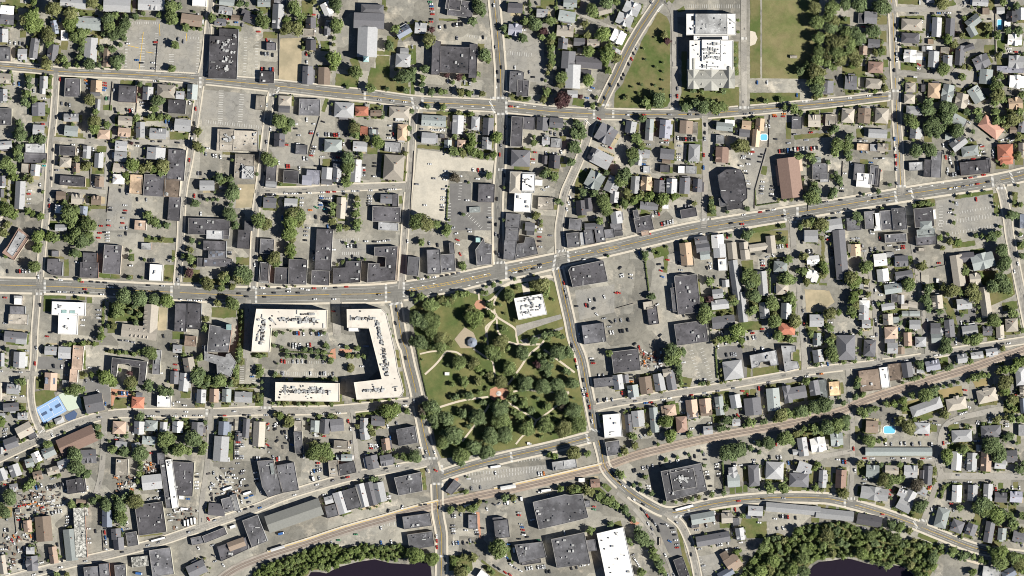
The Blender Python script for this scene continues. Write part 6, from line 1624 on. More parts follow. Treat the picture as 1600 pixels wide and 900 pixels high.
PNM = dict(grass='lawn', field='sports_field', pave='pavement', conc='concrete_lot', lotd='dark_lot', lot='drive', brick='brick_paving', dirt='bare_soil', court='sports_court', pad='play_surface', pool='splash_pad', dry='dry_lawn', plaza='fountain_plaza', path='path', tanpad='bandstand_pad')
for k, (t, P) in enumerate(POLY):
    V, F = [], []; Q = wp(P)
    if t in ('grass', 'dirt', 'dry'): Q = rough_poly(Q, 3.0, 0.35, rng)
    sheet(Q, {'path': 0.28, 'plaza': 0.31, 'court': 0.33, 'pool': 0.34, 'pad': 0.30, 'pave': 0.27, 'brick': 0.285, 'tanpad': 0.275, 'lot': 0.262}.get(t, zlayer(0.06 if t not in ('grass', 'field') else 0.10, k)) + 0.0007 * (k % 8), V, F)
    o = struct(PNM[t], mesh(PNM[t], V, F, PM[t]), {'court': 'blue sports court with white lines', 'plaza': 'round brick plaza in the park', 'field': 'open yellow-green sports field'}.get(t, 'ground surface of ' + PNM[t].replace('_', ' ')))
    if t == 'court':
        V, F = [], []
        c = Vector((sum(p[0] for p in Q) / 4, sum(p[1] for p in Q) / 4)); u = Vector((gx(175) - gx(0), 100 * PX)).normalized(); v = Vector((-u.y, u.x))
        def ln(a0, a1, b0, b1, z=0.42):
            sheet(ccw([tuple(c + u * a + v * b) for a, b in ((a0, b0), (a1, b0), (a1, b1), (a0, b1))]), z, V, F)
        for a in (-13.2, 0, 13.2): ln(a - .2, a + .2, -7.5, 7.5)
        for b in (-7.5, 7.5): ln(-13.2, 13.2, b - .2, b + .2)
        struct('court_line', mesh('court_line', V, F, M_WHITE), parent=o)
        for s in (-1, 1):
            V, F = [], []; ln(s * 9.3 - 3.6, s * 9.3 + 3.6, -1.7, 1.7, 0.44); struct('court_key', mesh('court_key', V, F, M_COURTD), parent=o)
        V, F = [], []; sheet([tuple(c + Vector((math.cos(a), math.sin(a))) * 1.8) for a in np.linspace(0, 6.283, 20, endpoint=False)], 0.45, V, F); struct('court_circle', mesh('court_circle', V, F, M_COURTD), parent=o)
WALKS += [(1.5, [(684, 637), (722, 626), (763, 620)]), (1.5, [(793, 602), (812, 576), (826, 555), (844, 540), (850, 532)]), (1.4, [(774, 602), (771, 570), (763, 540), (760, 519), (772, 498)]), (1.4, [(740, 545), (756, 556), (769, 564)]),
          (1.5, [(697, 549), (682, 568), (664, 585)]), (1.4, [(697, 549), (712, 550), (722, 556)]), (1.2, [(656, 553), (676, 549), (697, 549)]), (1.5, [(850, 546), (874, 564), (898, 582)]), (1.4, [(790, 627), (812, 640), (838, 657)]), (1.4, [(766, 630), (752, 652), (736, 672), (722, 690)]),
          (1.3, [(889, 613), (874, 630), (856, 645), (838, 657)]), (1.3, [(838, 657), (830, 672), (817, 681), (806, 694)]), (1.4, [(802, 612), (820, 609), (850, 612), (889, 613)])]
PK = 0
for wd, P in WALKS:
    V, F = [], []; S = smooth_line([(x, y, 0) for x, y in P], 2.0); strip(S, -wd * 1.05, wd * 1.05, 0.255 + 0.004 * PK, V, F); PK = (PK + 1) % 10; struct('path', mesh('path', V, F, M_PATH), 'pale footpath through the park')
for k, (x, y, w, h, a) in enumerate(LAWN):
    c, s = math.cos(math.radians(-a)), math.sin(math.radians(-a)); w *= PX; h *= PX
    Q = [(gx(x) + c * u - s * v, gy(y) + s * u + c * v) for u, v in ((-w / 2, -h / 2), (w / 2, -h / 2), (w / 2, h / 2), (-w / 2, h / 2))]
    V, F = [], []; sheet(rough_poly(Q, 2.2, 0.45, rng), zlayer(0.10, k, 15, 0.005), V, F)
    struct('lawn', mesh('lawn', V, F, M_GRASS), 'small patch of grass between buildings')
V, F = [], []
for x0, y0, x1, y1, n, L in TICK:
    if n < 2: continue
    a = np.array([x0, y0]); b = np.array([x1, y1]); d = (b - a) / max(1e-6, np.hypot(*(b - a))); m = np.array([-d[1], d[0]])
    for q in range(int(n)):
        c = a + (b - a) * q / (n - 1); e = d * 0.2; w = m * L / 2
        sheet(ccw([(gx(p[0]), gy(p[1])) for p in (c - e - w, c + e - w, c + e + w, c - e + w)]), 0.20, V, F)
tag(struct('stall_lines', mesh('stall_lines', V, F, M_WHITE), 'white painted parking stall lines'), kind='structure')
V, F = [], []
for x0, y0, x1, y1 in YL: strip(np.array([[x0, y0, 0], [(x0 + x1) / 2, (y0 + y1) / 2, 0], [x1, y1, 0]]), -0.4, 0.4, 0.21, V, F)
struct('yellow_lines', mesh('yellow_lines', V, F, M_YELL), 'yellow painted lines on the upper left car park')
# railway
RL = smooth_line([(x, y, 0) for x, y in RAILPTS], 4.0)
tt = np.clip((RL[:, 0] - 640) / 150, 0, 1)
V, F = [], []; strip(RL, -7.0, 7.0, 0.37, V, F); rail = struct('railway', mesh('railway', V, F, M_BALL), 'brown railway bed curving across the lower part of the picture')
V, F = [], []; strip(RL[RL[:, 0] < 668], -6.9, 6.9, 0.377, V, F); struct('weathered_ballast', mesh('weathered_ballast', V, F, M_BALLG), parent=rail)
for off in (-2.2, 2.2):
    V, F = [], []; strip(RL, off - 1.6, off + 1.6, 0.385, V, F); struct('track_bed', mesh('track_bed', V, F, M_BALLD), parent=rail)
    for g in (-0.96, 0.96):
        V, F = [], []; strip(RL, off + g - .1, off + g + .1, 0.55, V, F, kerb=0.38); struct('rail', mesh('rail', V, F, M_RAIL), parent=rail)
for a, b, s in ((418, 690, -1), (770, 945, -1)):
    S = RL[(RL[:, 0] > a) & (RL[:, 0] < b)]
    V, F = [], []; strip(S, s * 5.2, s * 8.6, 0.9, V, F, kerb=0.2); pf = struct('platform', mesh('platform', V, F, M_WALK), 'pale station platform beside the track')
    V, F = [], []; strip(S, s * 5.3, s * 6.0, 0.95, V, F); struct('platform_edge', mesh('platform_edge', V, F, M_YELL), parent=pf)

# ------------------------------------------------------------------ buildings
UNITM = {}
def unit_mesh(kind):
    if kind in UNITM: return UNITM[kind]
    V, F = [], []
    if kind == 'big': box(V, F, -1.6, 1.6, -1.1, 1.1, 0, 1.5); prism([(-.8 + .6 * math.cos(a), .6 * math.sin(a)) for a in np.linspace(0, 6.283, 8, endpoint=False)], 1.5, 1.75, V, F); prism([(.8 + .6 * math.cos(a), .6 * math.sin(a)) for a in np.linspace(0, 6.283, 8, endpoint=False)], 1.5, 1.75, V, F)
    elif kind in ('small', 'dark'): box(V, F, -.75, .75, -.65, .65, 0, 1.0); prism([(.45 * math.cos(a), .45 * math.sin(a)) for a in np.linspace(0, 6.283, 8, endpoint=False)], 1.0, 1.2, V, F)
    elif kind == 'duct': box(V, F, -2.6, 2.6, -.4, .4, .3, .9); box(V, F, -2.4, -2.0, -.3, .3, 0, .3); box(V, F, 2.0, 2.4, -.3, .3, 0, .3)
    elif kind == 'pipe': prism([(.3 * math.cos(a), .3 * math.sin(a)) for a in np.linspace(0, 6.283, 8, endpoint=False)], 0, .9, V, F); prism([(.5 * math.cos(a), .5 * math.sin(a)) for a in np.linspace(0, 6.283, 8, endpoint=False)], .9, 1.05, V, F, True, True)
    elif kind == 'chimney': box(V, F, -.45, .45, -.45, .45, -2.0, 1.0); box(V, F, -.52, .52, -.52, .52, 1.0, 1.15)
    elif kind == 'skylight': box(V, F, -.9, .9, -.7, .7, 0, .35)
    UNITM[kind] = mesh(kind, V, F, {'big': M_METAL, 'small': M_METAL, 'dark': M_MDARK, 'duct': M_METAL, 'pipe': M_MDARK, 'chimney': M_CHIM, 'skylight': M_GLASS}[kind]); return UNITM[kind]
def wing_poly(w):
    """footprint in pixels"""
    if w['t'] == 'p': return w['P']
    c, s = math.cos(math.radians(w['a'])), math.sin(math.radians(w['a'])); x, y = w['c']
    return [(x + c * u * w['w'] / 2 - s * v * w['h'] / 2, y + s * u * w['w'] / 2 + c * v * w['h'] / 2) for u, v in ((-1, -1), (1, -1), (1, 1), (-1, 1))]
NAMES = dict(church='church', hall='community_hall', office='office_building', parish='parish_church', shop='shop_building', school='school_building', bakery='factory_building', store='store_building',
             rear='store_building', lodging='lodging_house', corner='corner_building', townhall='town_hall', temple='assembly_hall', hallbrown='assembly_hall', plaza='shop_row', bank='bank_building', market='market_building',
             rectory='rectory', library='library', motel='motel', home='retirement_home', apartments='apartment_building', flat='workshop_building', frame='timber_house', warehouse='warehouse', depot='rail_depot',
             brickblock='commercial_building', station='railway_station', rowhouses='terrace', rowend='terrace', bandstand='bandstand')
def gable(w, h, ze, rise, V, F, Vw, Fw, ov=0.5, tw=0.22):
    """ridge along x in the local frame"""
    b = h / 2 + ov; l = w / 2 + ov; k = rise / (h / 2); zo = ze - k * ov; zr_ = ze + rise
    pr = [(-b, zo), (0, zr_), (b, zo), (b, zo - tw), (0, zr_ - tw * 1.2), (-b, zo - tw)]
    o = len(V); n = 6
    for x in (-l, l): V += [(x, y, z) for y, z in pr]
    for i in range(n): j = (i + 1) % n; F.append((o + i, o + j, o + n + j, o + n + i))
    F.append((o, o + 5, o + 4, o + 1)); F.append((o + 1, o + 4, o + 3, o + 2)); F.append((o + n, o + n + 1, o + n + 4, o + n + 5)); F.append((o + n + 1, o + n + 2, o + n + 3, o + n + 4))
    o = len(Vw); pw = [(-h / 2, -.3), (h / 2, -.3), (h / 2, ze - tw - .05), (0, zr_ - tw * 1.2 - .08), (-h / 2, ze - tw - .05)]
    for x in (-w / 2, w / 2): Vw += [(x, y, z) for y, z in pw]
    for i in range(5): j = (i + 1) % 5; Fw.append((o + i, o + 5 + i, o + 5 + j, o + j))
    Fw.append(tuple(o + i for i in range(5))); Fw.append(tuple(o + 5 + i for i in reversed(range(5))))
def rotV(V, s0):
    for i in range(s0, len(V)): x, y, z = V[i]; V[i] = (-y, x, z)
def hip(w, h, ze, rise, V, F, ov=0.5):
    a, b = w / 2 + ov, h / 2 + ov; o = len(V)
    if w >= h: r = [(-(a - b), 0), (a - b, 0)]
    else: r = [(0, -(b - a)), (0, b - a)]
    if abs(w - h) < 1.2: r = [(0, 0)]
    zt = ze + rise
    V += [(-a, -b, ze), (a, -b, ze), (a, b, ze), (-a, b, ze)] + [(x, y, ze - .3) for x, y in ((-a, -b), (a, -b), (a, b), (-a, b))] + [(x, y, zt) for x, y in r]
    for i in range(4): j = (i + 1) % 4; F.append((o + 4 + i, o + 4 + j, o + j, o + i))
    F.append((o + 7, o + 6, o + 5, o + 4))
    if len(r) == 1:
        for i in range(4): F.append((o + i, o + (i + 1) % 4, o + 8))
    elif w >= h: F.extend([(o, o + 1, o + 9, o + 8), (o + 1, o + 2, o + 9), (o + 2, o + 3, o + 8, o + 9), (o + 3, o, o + 8)])
    else: F.extend([(o, o + 1, o + 8), (o + 1, o + 2, o + 9, o + 8), (o + 2, o + 3, o + 9), (o + 3, o, o + 8, o + 9)])
BITEMS = []; BROOT = []
rb = random.Random(11)
for wings in BL:
    P0 = [wing_poly(w) for w in wings]
    cx = sum(p[0] for p in P0[0]) / len(P0[0]); cy = sum(p[1] for p in P0[0]) / len(P0[0])
    w0 = wings[0]; ar = abs(area2(P0[0])) * PX * PX; flat = w0['t'] in ('f', 'p'); small = ar < 62 and len(wings) == 1
    kind = w0['nm'] and NAMES.get(w0['nm'])
    if kind: name = kind
    elif w0['t'] == 'p' and w0['ht'] >= 15: name = 'apartment_building'
    elif small: name = 'outbuilding'
    elif flat: name = 'commercial_building'
    else: name = {'g': 'gabled_house', 'h': 'hip_roofed_house', 'c': 'cross_gabled_house'}[w0['t'][0]]
    root = obj(name, None, None, (gx(cx), gy(cy), 0)); BROOT.append((root, P0, wings))
    root['category'] = {'outbuilding': 'outbuilding', 'gabled_house': 'house', 'hip_roofed_house': 'house', 'cross_gabled_house': 'house', 'church': 'church', 'parish_church': 'church', 'bandstand': 'bandstand', 'timber_house': 'house'}.get(name, 'building')
    if root['category'] in ('house', 'outbuilding'): root['group'] = {'house': 'houses of the town', 'outbuilding': 'garages and sheds of the town'}[root['category']]
    elif name == 'commercial_building': root['group'] = 'commercial buildings of the town'
    tot = sum(abs(area2(p)) for p in P0) * PX * PX
    size = '' if small else ('large ' if tot > 900 else ('small ' if tot < 110 else ''))
    shp = {'g': 'gabled', 'h': 'hip-roofed', 'f': 'flat-roofed', 'c': 'cross-gabled', 'p': 'flat-roofed'}[w0['t'][0]]
    noun = f"{size}{CN[w0['col']]} {shp} {name.split('_')[-1] if name.endswith('house') else name.replace('_', ' ')}"
    BITEMS.append((root, cx, cy, noun))
    wm = MW[rb.randrange(len(MW))] if w0['col'] != 'w' else MW[0]
    for wi, w in enumerate(wings):
        t = w['t']; ht = w['ht']
        if ht is None:
            a_ = abs(area2(P0[wi])) * PX * PX
            ht = (3.0 if a_ < 62 and len(wings) == 1 else (5.0 if t == 'f' else (5.6 if a_ > 70 else 4.2))) + rb.uniform(-.3, .5)
        elif t in ('g', 'gx', 'gy', 'h', 'c'): ht = max(2.5, ht - 1.5)
        Vw, Fw, V, F = [], [], [], []
        if t in ('f', 'p'):
            Q = ccw([(gx(x) - gx(cx), gy(y) - gy(cy)) for x, y in P0[wi]]); Q2 = inset(Q, 0.45 if t == 'p' or w['w'] > 14 else 0.3)
            w['zt'] = zt = ht + (0.02 * wi); par = 0.6 if abs(area2(Q)) > 90 else 0.25
            prism(Q, -.3, zt + par, Vw, Fw, top=False)
            obj('wall', mesh('wall', Vw, Fw, wm), root)
            V, F = [], []; n = len(Q)
            V = [(x, y, zt + par) for x, y in Q] + [(x, y, zt + par) for x, y in Q2] + [(x, y, zt - .05) for x, y in Q2]
            for i in range(n): j = (i + 1) % n; F += [(i, j, n + j, n + i), (n + i, n + j, 2 * n + j, 2 * n + i)]
            obj('parapet', mesh('parapet', V, F, M_PARA if w['col'] in ('dg', 'mg') and rb.random() < .45 else MR['f' + w['col']]), root)
            V, F = [], []; sheet(Q2, zt, V, F); obj('roof', mesh('roof', V, F, MR['f' + w['col']]), root)
            a_ = abs(area2(Q)); n_u = 0 if a_ < 130 else min(16, int(a_ / 110)); u = 0
            bx = [p[0] for p in Q2]; by = [p[1] for p in Q2]
            for tr in range(n_u * 4):
                if u >= n_u: break
                x, y = rb.uniform(min(bx), max(bx)), rb.uniform(min(by), max(by))
                if not inpoly(x, y, inset(Q, 2.2)): continue
                if any(inpoly(x / PX + cx, -y / PX + cy, P0[k2]) for k2 in range(len(wings)) if k2 > wi): continue
                kd = rb.choices(['big', 'small', 'dark', 'duct', 'pipe', 'skylight'], [3, 4, 2, 1.5, 3, 1.5])[0]
                obj('rooftop_' + ('skylight' if kd == 'skylight' else 'vent' if kd == 'pipe' else 'unit'), unit_mesh(kd), root, (x, y, zt), math.radians(-w.get('a', 0) + rb.choice((0, 90)))); u += 1
        else:
            ww, hh = w['w'] * PX, w['h'] * PX; rz = math.radians(-w['a']); loc = (gx(w['c'][0]) - gx(cx), gy(w['c'][1]) - gy(cy), 0.013 * wi)
            if name == 'bandstand':
                V, F = [], []; R8 = ww / 2; C8 = [(math.cos(k * math.pi / 4 + .39), math.sin(k * math.pi / 4 + .39)) for k in range(8)]
                V += [(R8 * a, R8 * b, 3.4) for a, b in C8] + [(R8 * .25 * a, R8 * .25 * b, 5.6) for a, b in C8] + [(0, 0, 7.0)]
                for k in range(8): j = (k + 1) % 8; F += [(k, j, 8 + j, 8 + k), (8 + k, 8 + j, 16)]
                obj('roof', mesh('roof', V, F, MR['sbl']), root)
                V, F = [], []; prism([(R8 * .85 * a, R8 * .85 * b) for a, b in C8], .2, 1.0, V, F); obj('floor', mesh('floor', V, F, M_STONE), root)
                for a, b in C8: V, F = [], []; box(V, F, R8 * .82 * a - .12, R8 * .82 * a + .12, R8 * .82 * b - .12, R8 * .82 * b + .12, 1.0, 3.5); obj('post', mesh('post', V, F, M_WHITE), root)
                continue
            if t == 'h':
                rise = min(ww, hh) / 2 * rb.uniform(.5, .62)
                if ht > 15: rise = 5.0
                hip(ww, hh, ht, rise, V, F); box(Vw, Fw, -ww / 2, ww / 2, -hh / 2, hh / 2, -.3, ht - .31); rid = ht + rise
            else:
                alongx = (ww >= hh) if t in ('g', 'c') else t == 'gx'
                pitch = rb.uniform(.5, .78); 
                if (hh if alongx else ww) > 13: pitch = .38
                a0, b0 = (ww, hh) if alongx else (hh, ww)
                gable(a0, b0, ht, b0 / 2 * pitch, V, F, Vw, Fw)
                if not alongx: rotV(V, 0); rotV(Vw, 0)
                rid = ht + b0 / 2 * pitch
                if t == 'c':
                    s0, s1 = len(V), len(Vw); cw = a0 * .42
                    gable(b0 + 1.6, cw, ht + .02, min(cw / 2 * .9, b0 / 2 * pitch * .96), V, F, Vw, Fw)
                    if alongx: rotV(V, s0); rotV(Vw, s1)
            obj('wall', mesh('wall', Vw, Fw, wm), root, loc, rz)
            ro = obj('roof', mesh('roof', V, F, MR['s' + w['col']]), root, loc, rz)
            if wi == 0 and name.endswith('_house') and rb.random() < .7:
                ox = rb.uniform(-.3, .3) * max(ww, hh); oy = rb.choice((-1, 1)) * min(ww, hh) * rb.uniform(.04, .2)
                if hh > ww: ox, oy = oy, ox
                obj('chimney', unit_mesh('chimney'), ro, (ox, oy, rid - .35))
            if wi == 0 and name.endswith('_house') and rb.random() < .5:
                ox = rb.uniform(-.35, .35) * max(ww, hh); oy = rb.choice((-1, 1)) * min(ww, hh) * .22
                if hh > ww: ox, oy = oy, ox
                obj('vent_pipe', unit_mesh('pipe'), ro, (ox, oy, ht + (rid - ht) * .45))
    # porches and dormers of the plain houses
    if name.endswith('_house') and len(wings) == 1 and not small and w0['ht'] is None:
        ww, hh = w0['w'] * PX, w0['h'] * PX; rz = math.radians(-w0['a'])
        for q in range(rb.choice((0, 1, 1, 2))):
            sd = rb.randrange(4); dp = rb.uniform(1.4, 3.0); zt = rb.uniform(2.6, 3.4); L_ = (hh if sd < 2 else ww) * rb.uniform(.35, .8); sl_ = rb.uniform(-.1, .1) * (hh if sd < 2 else ww)
            s_ = -1 if sd % 2 else 1
            x0, x1, y0, y1 = (s_ * ww / 2, s_ * (ww / 2 + dp), sl_ - L_ / 2, sl_ + L_ / 2) if sd < 2 else (sl_ - L_ / 2, sl_ + L_ / 2, s_ * hh / 2, s_ * (hh / 2 + dp))
            x0, x1 = min(x0, x1), max(x0, x1); y0, y1 = min(y0, y1), max(y0, y1)
            V, F = [], []; box(V, F, x0 + .1, x1 - .1, y0 + .1, y1 - .1, -.3, zt - .2); po = obj('porch', mesh('porch', V, F, wm), root, (0, 0, 0), rz)
            V, F = [], []; box(V, F, x0 - .25, x1 + .25, y0 - .25, y1 + .25, zt - .19, zt); obj('porch_roof', mesh('porch_roof', V, F, MR['s' + rb.choice((w0['col'], 'lg', 'mg', 'dg', 'bg', 'tn'))]), po)
        if w0['t'][0] == 'g' and min(ww, hh) > 6.5 and rb.random() < .45:
            al = (ww >= hh) if w0['t'] == 'g' else w0['t'] == 'gx'; half = (hh if al else ww) / 2; sgn = rb.choice((-1, 1))
            for q in range(rb.choice((1, 2))):
                u = (rb.uniform(-.3, .3) if q == 0 else rb.uniform(-.3, .3)) * (ww if al else hh); v = sgn * half * .52
                V, F, Vw, Fw = [], [], [], []; gable(half * .9, rb.uniform(1.8, 2.8), 1.0, .7, V, F, Vw, Fw, ov=.2, tw=.15); n0 = len(V); mi = [0] * len(F) + [1] * len(Fw)
                me = mesh('dormer', V + Vw, F + [tuple(n0 + i for i in f) for f in Fw], [MR['s' + w0['col']], wm], mi)
                d_ = obj('dormer', me, ro, (u, v, ht + (rid - ht) * .28) if al else (v, u, ht + (rid - ht) * .28), math.pi / 2 if al else 0)
label_all(BITEMS)

# yards: grass, beige drives and shrubs round the houses (nobody could count them)
ry = random.Random(77)
FP = [(min(p[0] for p in q), max(p[0] for p in q), min(p[1] for p in q), max(p[1] for p in q), q) for _, PP, _ in BROOT for q in PP]
FPA = np.array([f[:4] for f in FP])
def in_building(x, y, m=0.6):
    for i in np.nonzero((FPA[:, 0] - m < x) & (FPA[:, 1] + m > x) & (FPA[:, 2] - m < y) & (FPA[:, 3] + m > y))[0]:
        if inpoly(x, y, FP[i][4]): return True
    return False
def rail_gap(x, y): return float(np.min(np.hypot(RL[:, 0] - x, RL[:, 1] - y)))
def road_gap(x, y): return np.min(np.hypot(ALLP[:, 0] - x, ALLP[:, 1] - y) - ALLP[:, 2] / 2)
CA = np.array([(c[0], c[1]) for c in CARS])
GV, GF, DV, DF, SHR = [], [], [], [], []
for root, PP, wings in BROOT:
    if not root.name.split('.')[0].endswith('_house'): continue
    w = wings[0]; a = math.radians(w['a']); ca, sa = math.cos(a), math.sin(a); hx, hy = w['w'] / 2, w['h'] / 2; cx, cy = w['c']
    green = .85 if cx > 1230 or (cx < 330 and cy < 190) or (cx > 880 and cy < 190) else .6
    mg_ = [ry.uniform(1.5, 6.5) if ry.random() < .8 else .6 for _ in range(4)]
    for side in range(4):
        while mg_[side] > .7:
            m = mg_[side]; bad = False
            for fr in (-.8, 0, .8):
                u, v = ((hx + m) * (1 if side == 0 else -1), fr * hy) if side < 2 else (fr * hx, (hy + m) * (1 if side == 2 else -1))
                x, y = cx + ca * u - sa * v, cy + sa * u + ca * v
                if road_gap(x, y) < 2.8 or in_building(x, y) or rail_gap(x, y) < 9: bad = True; break
            if not bad:
                dx, dy = CA[:, 0] - cx, CA[:, 1] - cy; lu, lv = dx * ca + dy * sa, -dx * sa + dy * ca
                if side < 2: hit = (np.abs(lv) < hy + 1.5) & (np.abs(lu) < hx + m + 2.5) & (lu * (1 if side == 0 else -1) > hx - 1)
                else: hit = (np.abs(lu) < hx + 1.5) & (np.abs(lv) < hy + m + 2.5) & (lv * (1 if side == 2 else -1) > hy - 1)
                bad = bool(hit.any())
            if not bad: break
            mg_[side] -= 1.2
    for side in range(4):
        m = mg_[side]
        if m < .9: continue
        e0, e1 = ry.uniform(.6, 1.25), ry.uniform(.6, 1.25); s_ = 1 if side % 2 == 0 else -1
        R0 = [(s_ * (hx - .5), -hy * e0), (s_ * (hx + m), -hy * e0), (s_ * (hx + m), hy * e1), (s_ * (hx - .5), hy * e1)] if side < 2 else [(-hx * e0, s_ * (hy - .5)), (-hx * e0, s_ * (hy + m)), (hx * e1, s_ * (hy + m)), (hx * e1, s_ * (hy - .5))]
        Q = [(cx + ca * u - sa * v, cy + sa * u + ca * v) for u, v in R0]
        R_ = rough_poly(wp(Q), 1.6, .4, ry)
        if ry.random() < green: sheet(R_, .03 + .0015 * (len(GF) % 40), GV, GF)
        elif ry.random() < .6: sheet(R_, .012 + .0015 * (len(DF) % 10), DV, DF)
    for k in range(ry.randrange(6, 15) if green > .7 else ry.randrange(4, 11)):
        e = ry.uniform(.8, 5.5); s_ = ry.randrange(4)
        u, v = ((1 if s_ == 0 else -1) * (hx + e), ry.uniform(-1.2, 1.2) * hy) if s_ < 2 else (ry.uniform(-1.2, 1.2) * hx, (1 if s_ == 2 else -1) * (hy + e))
        x, y = cx + ca * u - sa * v, cy + sa * u + ca * v
        if in_building(x, y, 1) or road_gap(x, y) < 1 or np.min(np.hypot(CA[:, 0] - x, CA[:, 1] - y)) < 3: continue
        SHR.append((x, y, ry.uniform(.9, 2.9)))
tag(obj('yard_grass', mesh('yard_grass', GV, GF, M_GRASS)), 'patchy grass of the small yards around the houses', 'grass', kind='stuff')
tag(obj('yard_gravel', mesh('yard_gravel', DV, DF, M_DIRT)), 'beige gravel and bare soil of the small yards', 'gravel', kind='stuff')
# ------------------------------------------------------------------ trees
def crown_mesh(seed, leaves, name):
    r = np.random.RandomState(seed); V = []; F = []; A = []
    # bumpy core, coloured dark to paint the shade in the leaf gaps
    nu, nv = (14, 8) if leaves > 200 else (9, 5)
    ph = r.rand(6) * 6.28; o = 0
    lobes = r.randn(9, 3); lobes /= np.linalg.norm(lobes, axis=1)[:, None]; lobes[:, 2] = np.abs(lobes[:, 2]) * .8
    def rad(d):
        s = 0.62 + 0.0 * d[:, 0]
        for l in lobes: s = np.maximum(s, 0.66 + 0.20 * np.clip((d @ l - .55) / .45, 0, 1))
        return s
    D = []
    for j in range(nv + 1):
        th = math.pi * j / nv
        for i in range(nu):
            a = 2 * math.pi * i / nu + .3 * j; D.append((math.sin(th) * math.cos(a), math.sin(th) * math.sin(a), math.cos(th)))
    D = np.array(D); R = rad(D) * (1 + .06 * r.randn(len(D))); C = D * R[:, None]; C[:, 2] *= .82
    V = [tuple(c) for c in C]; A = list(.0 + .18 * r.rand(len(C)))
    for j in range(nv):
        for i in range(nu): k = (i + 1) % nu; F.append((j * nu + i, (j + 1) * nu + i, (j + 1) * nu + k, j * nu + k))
    # leaf clumps
    n = leaves; d = r.randn(n, 3); d /= np.linalg.norm(d, axis=1)[:, None]; d[:, 2] = np.where(d[:, 2] < -.35, -d[:, 2], d[:, 2])
    # gather leaves into tufts
    nt_ = max(10, n // 9); tc = r.randn(nt_, 3); tc /= np.linalg.norm(tc, axis=1)[:, None]; tc[:, 2] = np.where(tc[:, 2] < -.25, -tc[:, 2], tc[:, 2])
    tr = rad(tc) * (1.02 + .16 * r.rand(nt_)); tcol = r.rand(nt_)
    ti = r.randint(0, nt_, n); ctr = tc[ti] * tr[ti][:, None] + r.randn(n, 3) * .085
    ctr[:, 2] *= .82
    sz = (.065 + .06 * r.rand(n)) * (1.0 if leaves > 200 else 1.6)
    nrm = tc[ti] * .9 + r.randn(n, 3) * .55 + np.array([0, 0, .35]); nrm /= np.linalg.norm(nrm, axis=1)[:, None]
    ref = r.randn(n, 3); t1 = np.cross(nrm, ref); t1 /= np.linalg.norm(t1, axis=1)[:, None]; t2 = np.cross(nrm, t1)
    for q in range(n):
        o = len(V); c = ctr[q]; s = sz[q]; e = s * (.55 + .4 * r.rand())
        V += [tuple(c - t1[q] * s), tuple(c + t2[q] * e), tuple(c + t1[q] * s), tuple(c - t2[q] * e)]
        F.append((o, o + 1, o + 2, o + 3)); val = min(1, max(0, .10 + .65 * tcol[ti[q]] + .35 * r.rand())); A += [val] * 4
    me = bpy.data.meshes.new(name); me.from_pydata(V, [], F)
    at = me.attributes.new('leaf', 'FLOAT', 'POINT'); at.data.foreach_set('value', A); me.update()
    return me, np.array(V), F, np.array(A)
LEAFK = ['mid', 'blue', 'olive', 'lime', 'purple', 'brown']
CROWN = {}
for k in LEAFK:
    CROWN[k] = []
    for v in range(6 if k in ('mid', 'blue', 'olive') else 3):
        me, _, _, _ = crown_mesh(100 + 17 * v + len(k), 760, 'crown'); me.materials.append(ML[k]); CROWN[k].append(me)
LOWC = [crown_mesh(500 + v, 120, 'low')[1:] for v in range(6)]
def trunk_mesh(seed):
    r = random.Random(seed); V, F = [], []
    def cone(p, q, r0, r1, n=6):
        p, q = Vector(p), Vector(q); d = (q - p).normalized(); u = d.orthogonal().normalized(); w = d.cross(u); o = len(V)
        for c, rr in ((p, r0), (q, r1)): V.extend([tuple(c + (u * math.cos(a) + w * math.sin(a)) * rr) for a in [6.283 * i / n for i in range(n)]])
        for i in range(n): j = (i + 1) % n; F.append((o + i, o + j, o + n + j, o + n + i))
    cone((0, 0, -.05), (0, 0, .55), .065, .045); cone((0, 0, .55), (.03, .02, 1.0), .045, .02)
    for k in range(5): a = k * 1.26 + r.random(); cone((0, 0, .45 + .05 * k), (.4 * math.cos(a), .4 * math.sin(a), .8 + .06 * k), .028, .008)
    return mesh('trunk', V, F, M_BARK)
TRUNK = [trunk_mesh(i) for i in range(3)]
PURP = {(878, 158): 'purple', (674, 46): 'purple', (840, 153.6): 'purple', (1108, 467): 'purple', (840, 570): 'purple', (296, 426): 'purple', (206, 224): 'purple', (1042, 64): 'purple', (1432, 757): 'brown',
        (698, 118): 'purple', (717, 121): 'purple', (907, 151): 'purple', (878, 636): 'brown', (849, 49): 'purple', (662, 640): 'brown', (654, 636): 'brown', (1474, 470): 'brown', (1540, 430): 'olive', (203, 583): 'purple', (711, 340): 'brown', (712, 279): 'brown', (1100, 156): 'brown'}
rt = random.Random(5)
# woods by the water
for P in WOODS:
    xs_ = [p[0] for p in P]; ys_ = [p[1] for p in P]; got = []
    for tr in range(6000):
        x, y = rt.uniform(min(xs_), max(xs_)), rt.uniform(min(ys_), max(ys_))
        if not inpoly(x, y, P): continue
        r = rt.choice((rt.uniform(3.0, 6.0), rt.uniform(5.5, 9.0), rt.uniform(8.0, 12.0))) if P[0][0] > 900 else rt.uniform(2.6, 7.5)
        if any((x - a) ** 2 + (y - b) ** 2 < (.68 * (r + c)) ** 2 for a, b, c in got): continue
        got.append((x, y, r))
    TR += got; WOODN = len(got)
def ptseg(x, y):
    return np.min(np.hypot(ALLP[:, 0] - x, ALLP[:, 1] - y) - ALLP[:, 2] / 2)
TR += SHR
T2 = []
for x, y, r in TR:
    g = rail_gap(x, y)
    if g < 8.5: continue
    if inpoly(x, y, PARKP): r *= .92
    T2.append((x, y, min(r, max(2.0, g - 5.0))))
TR = T2
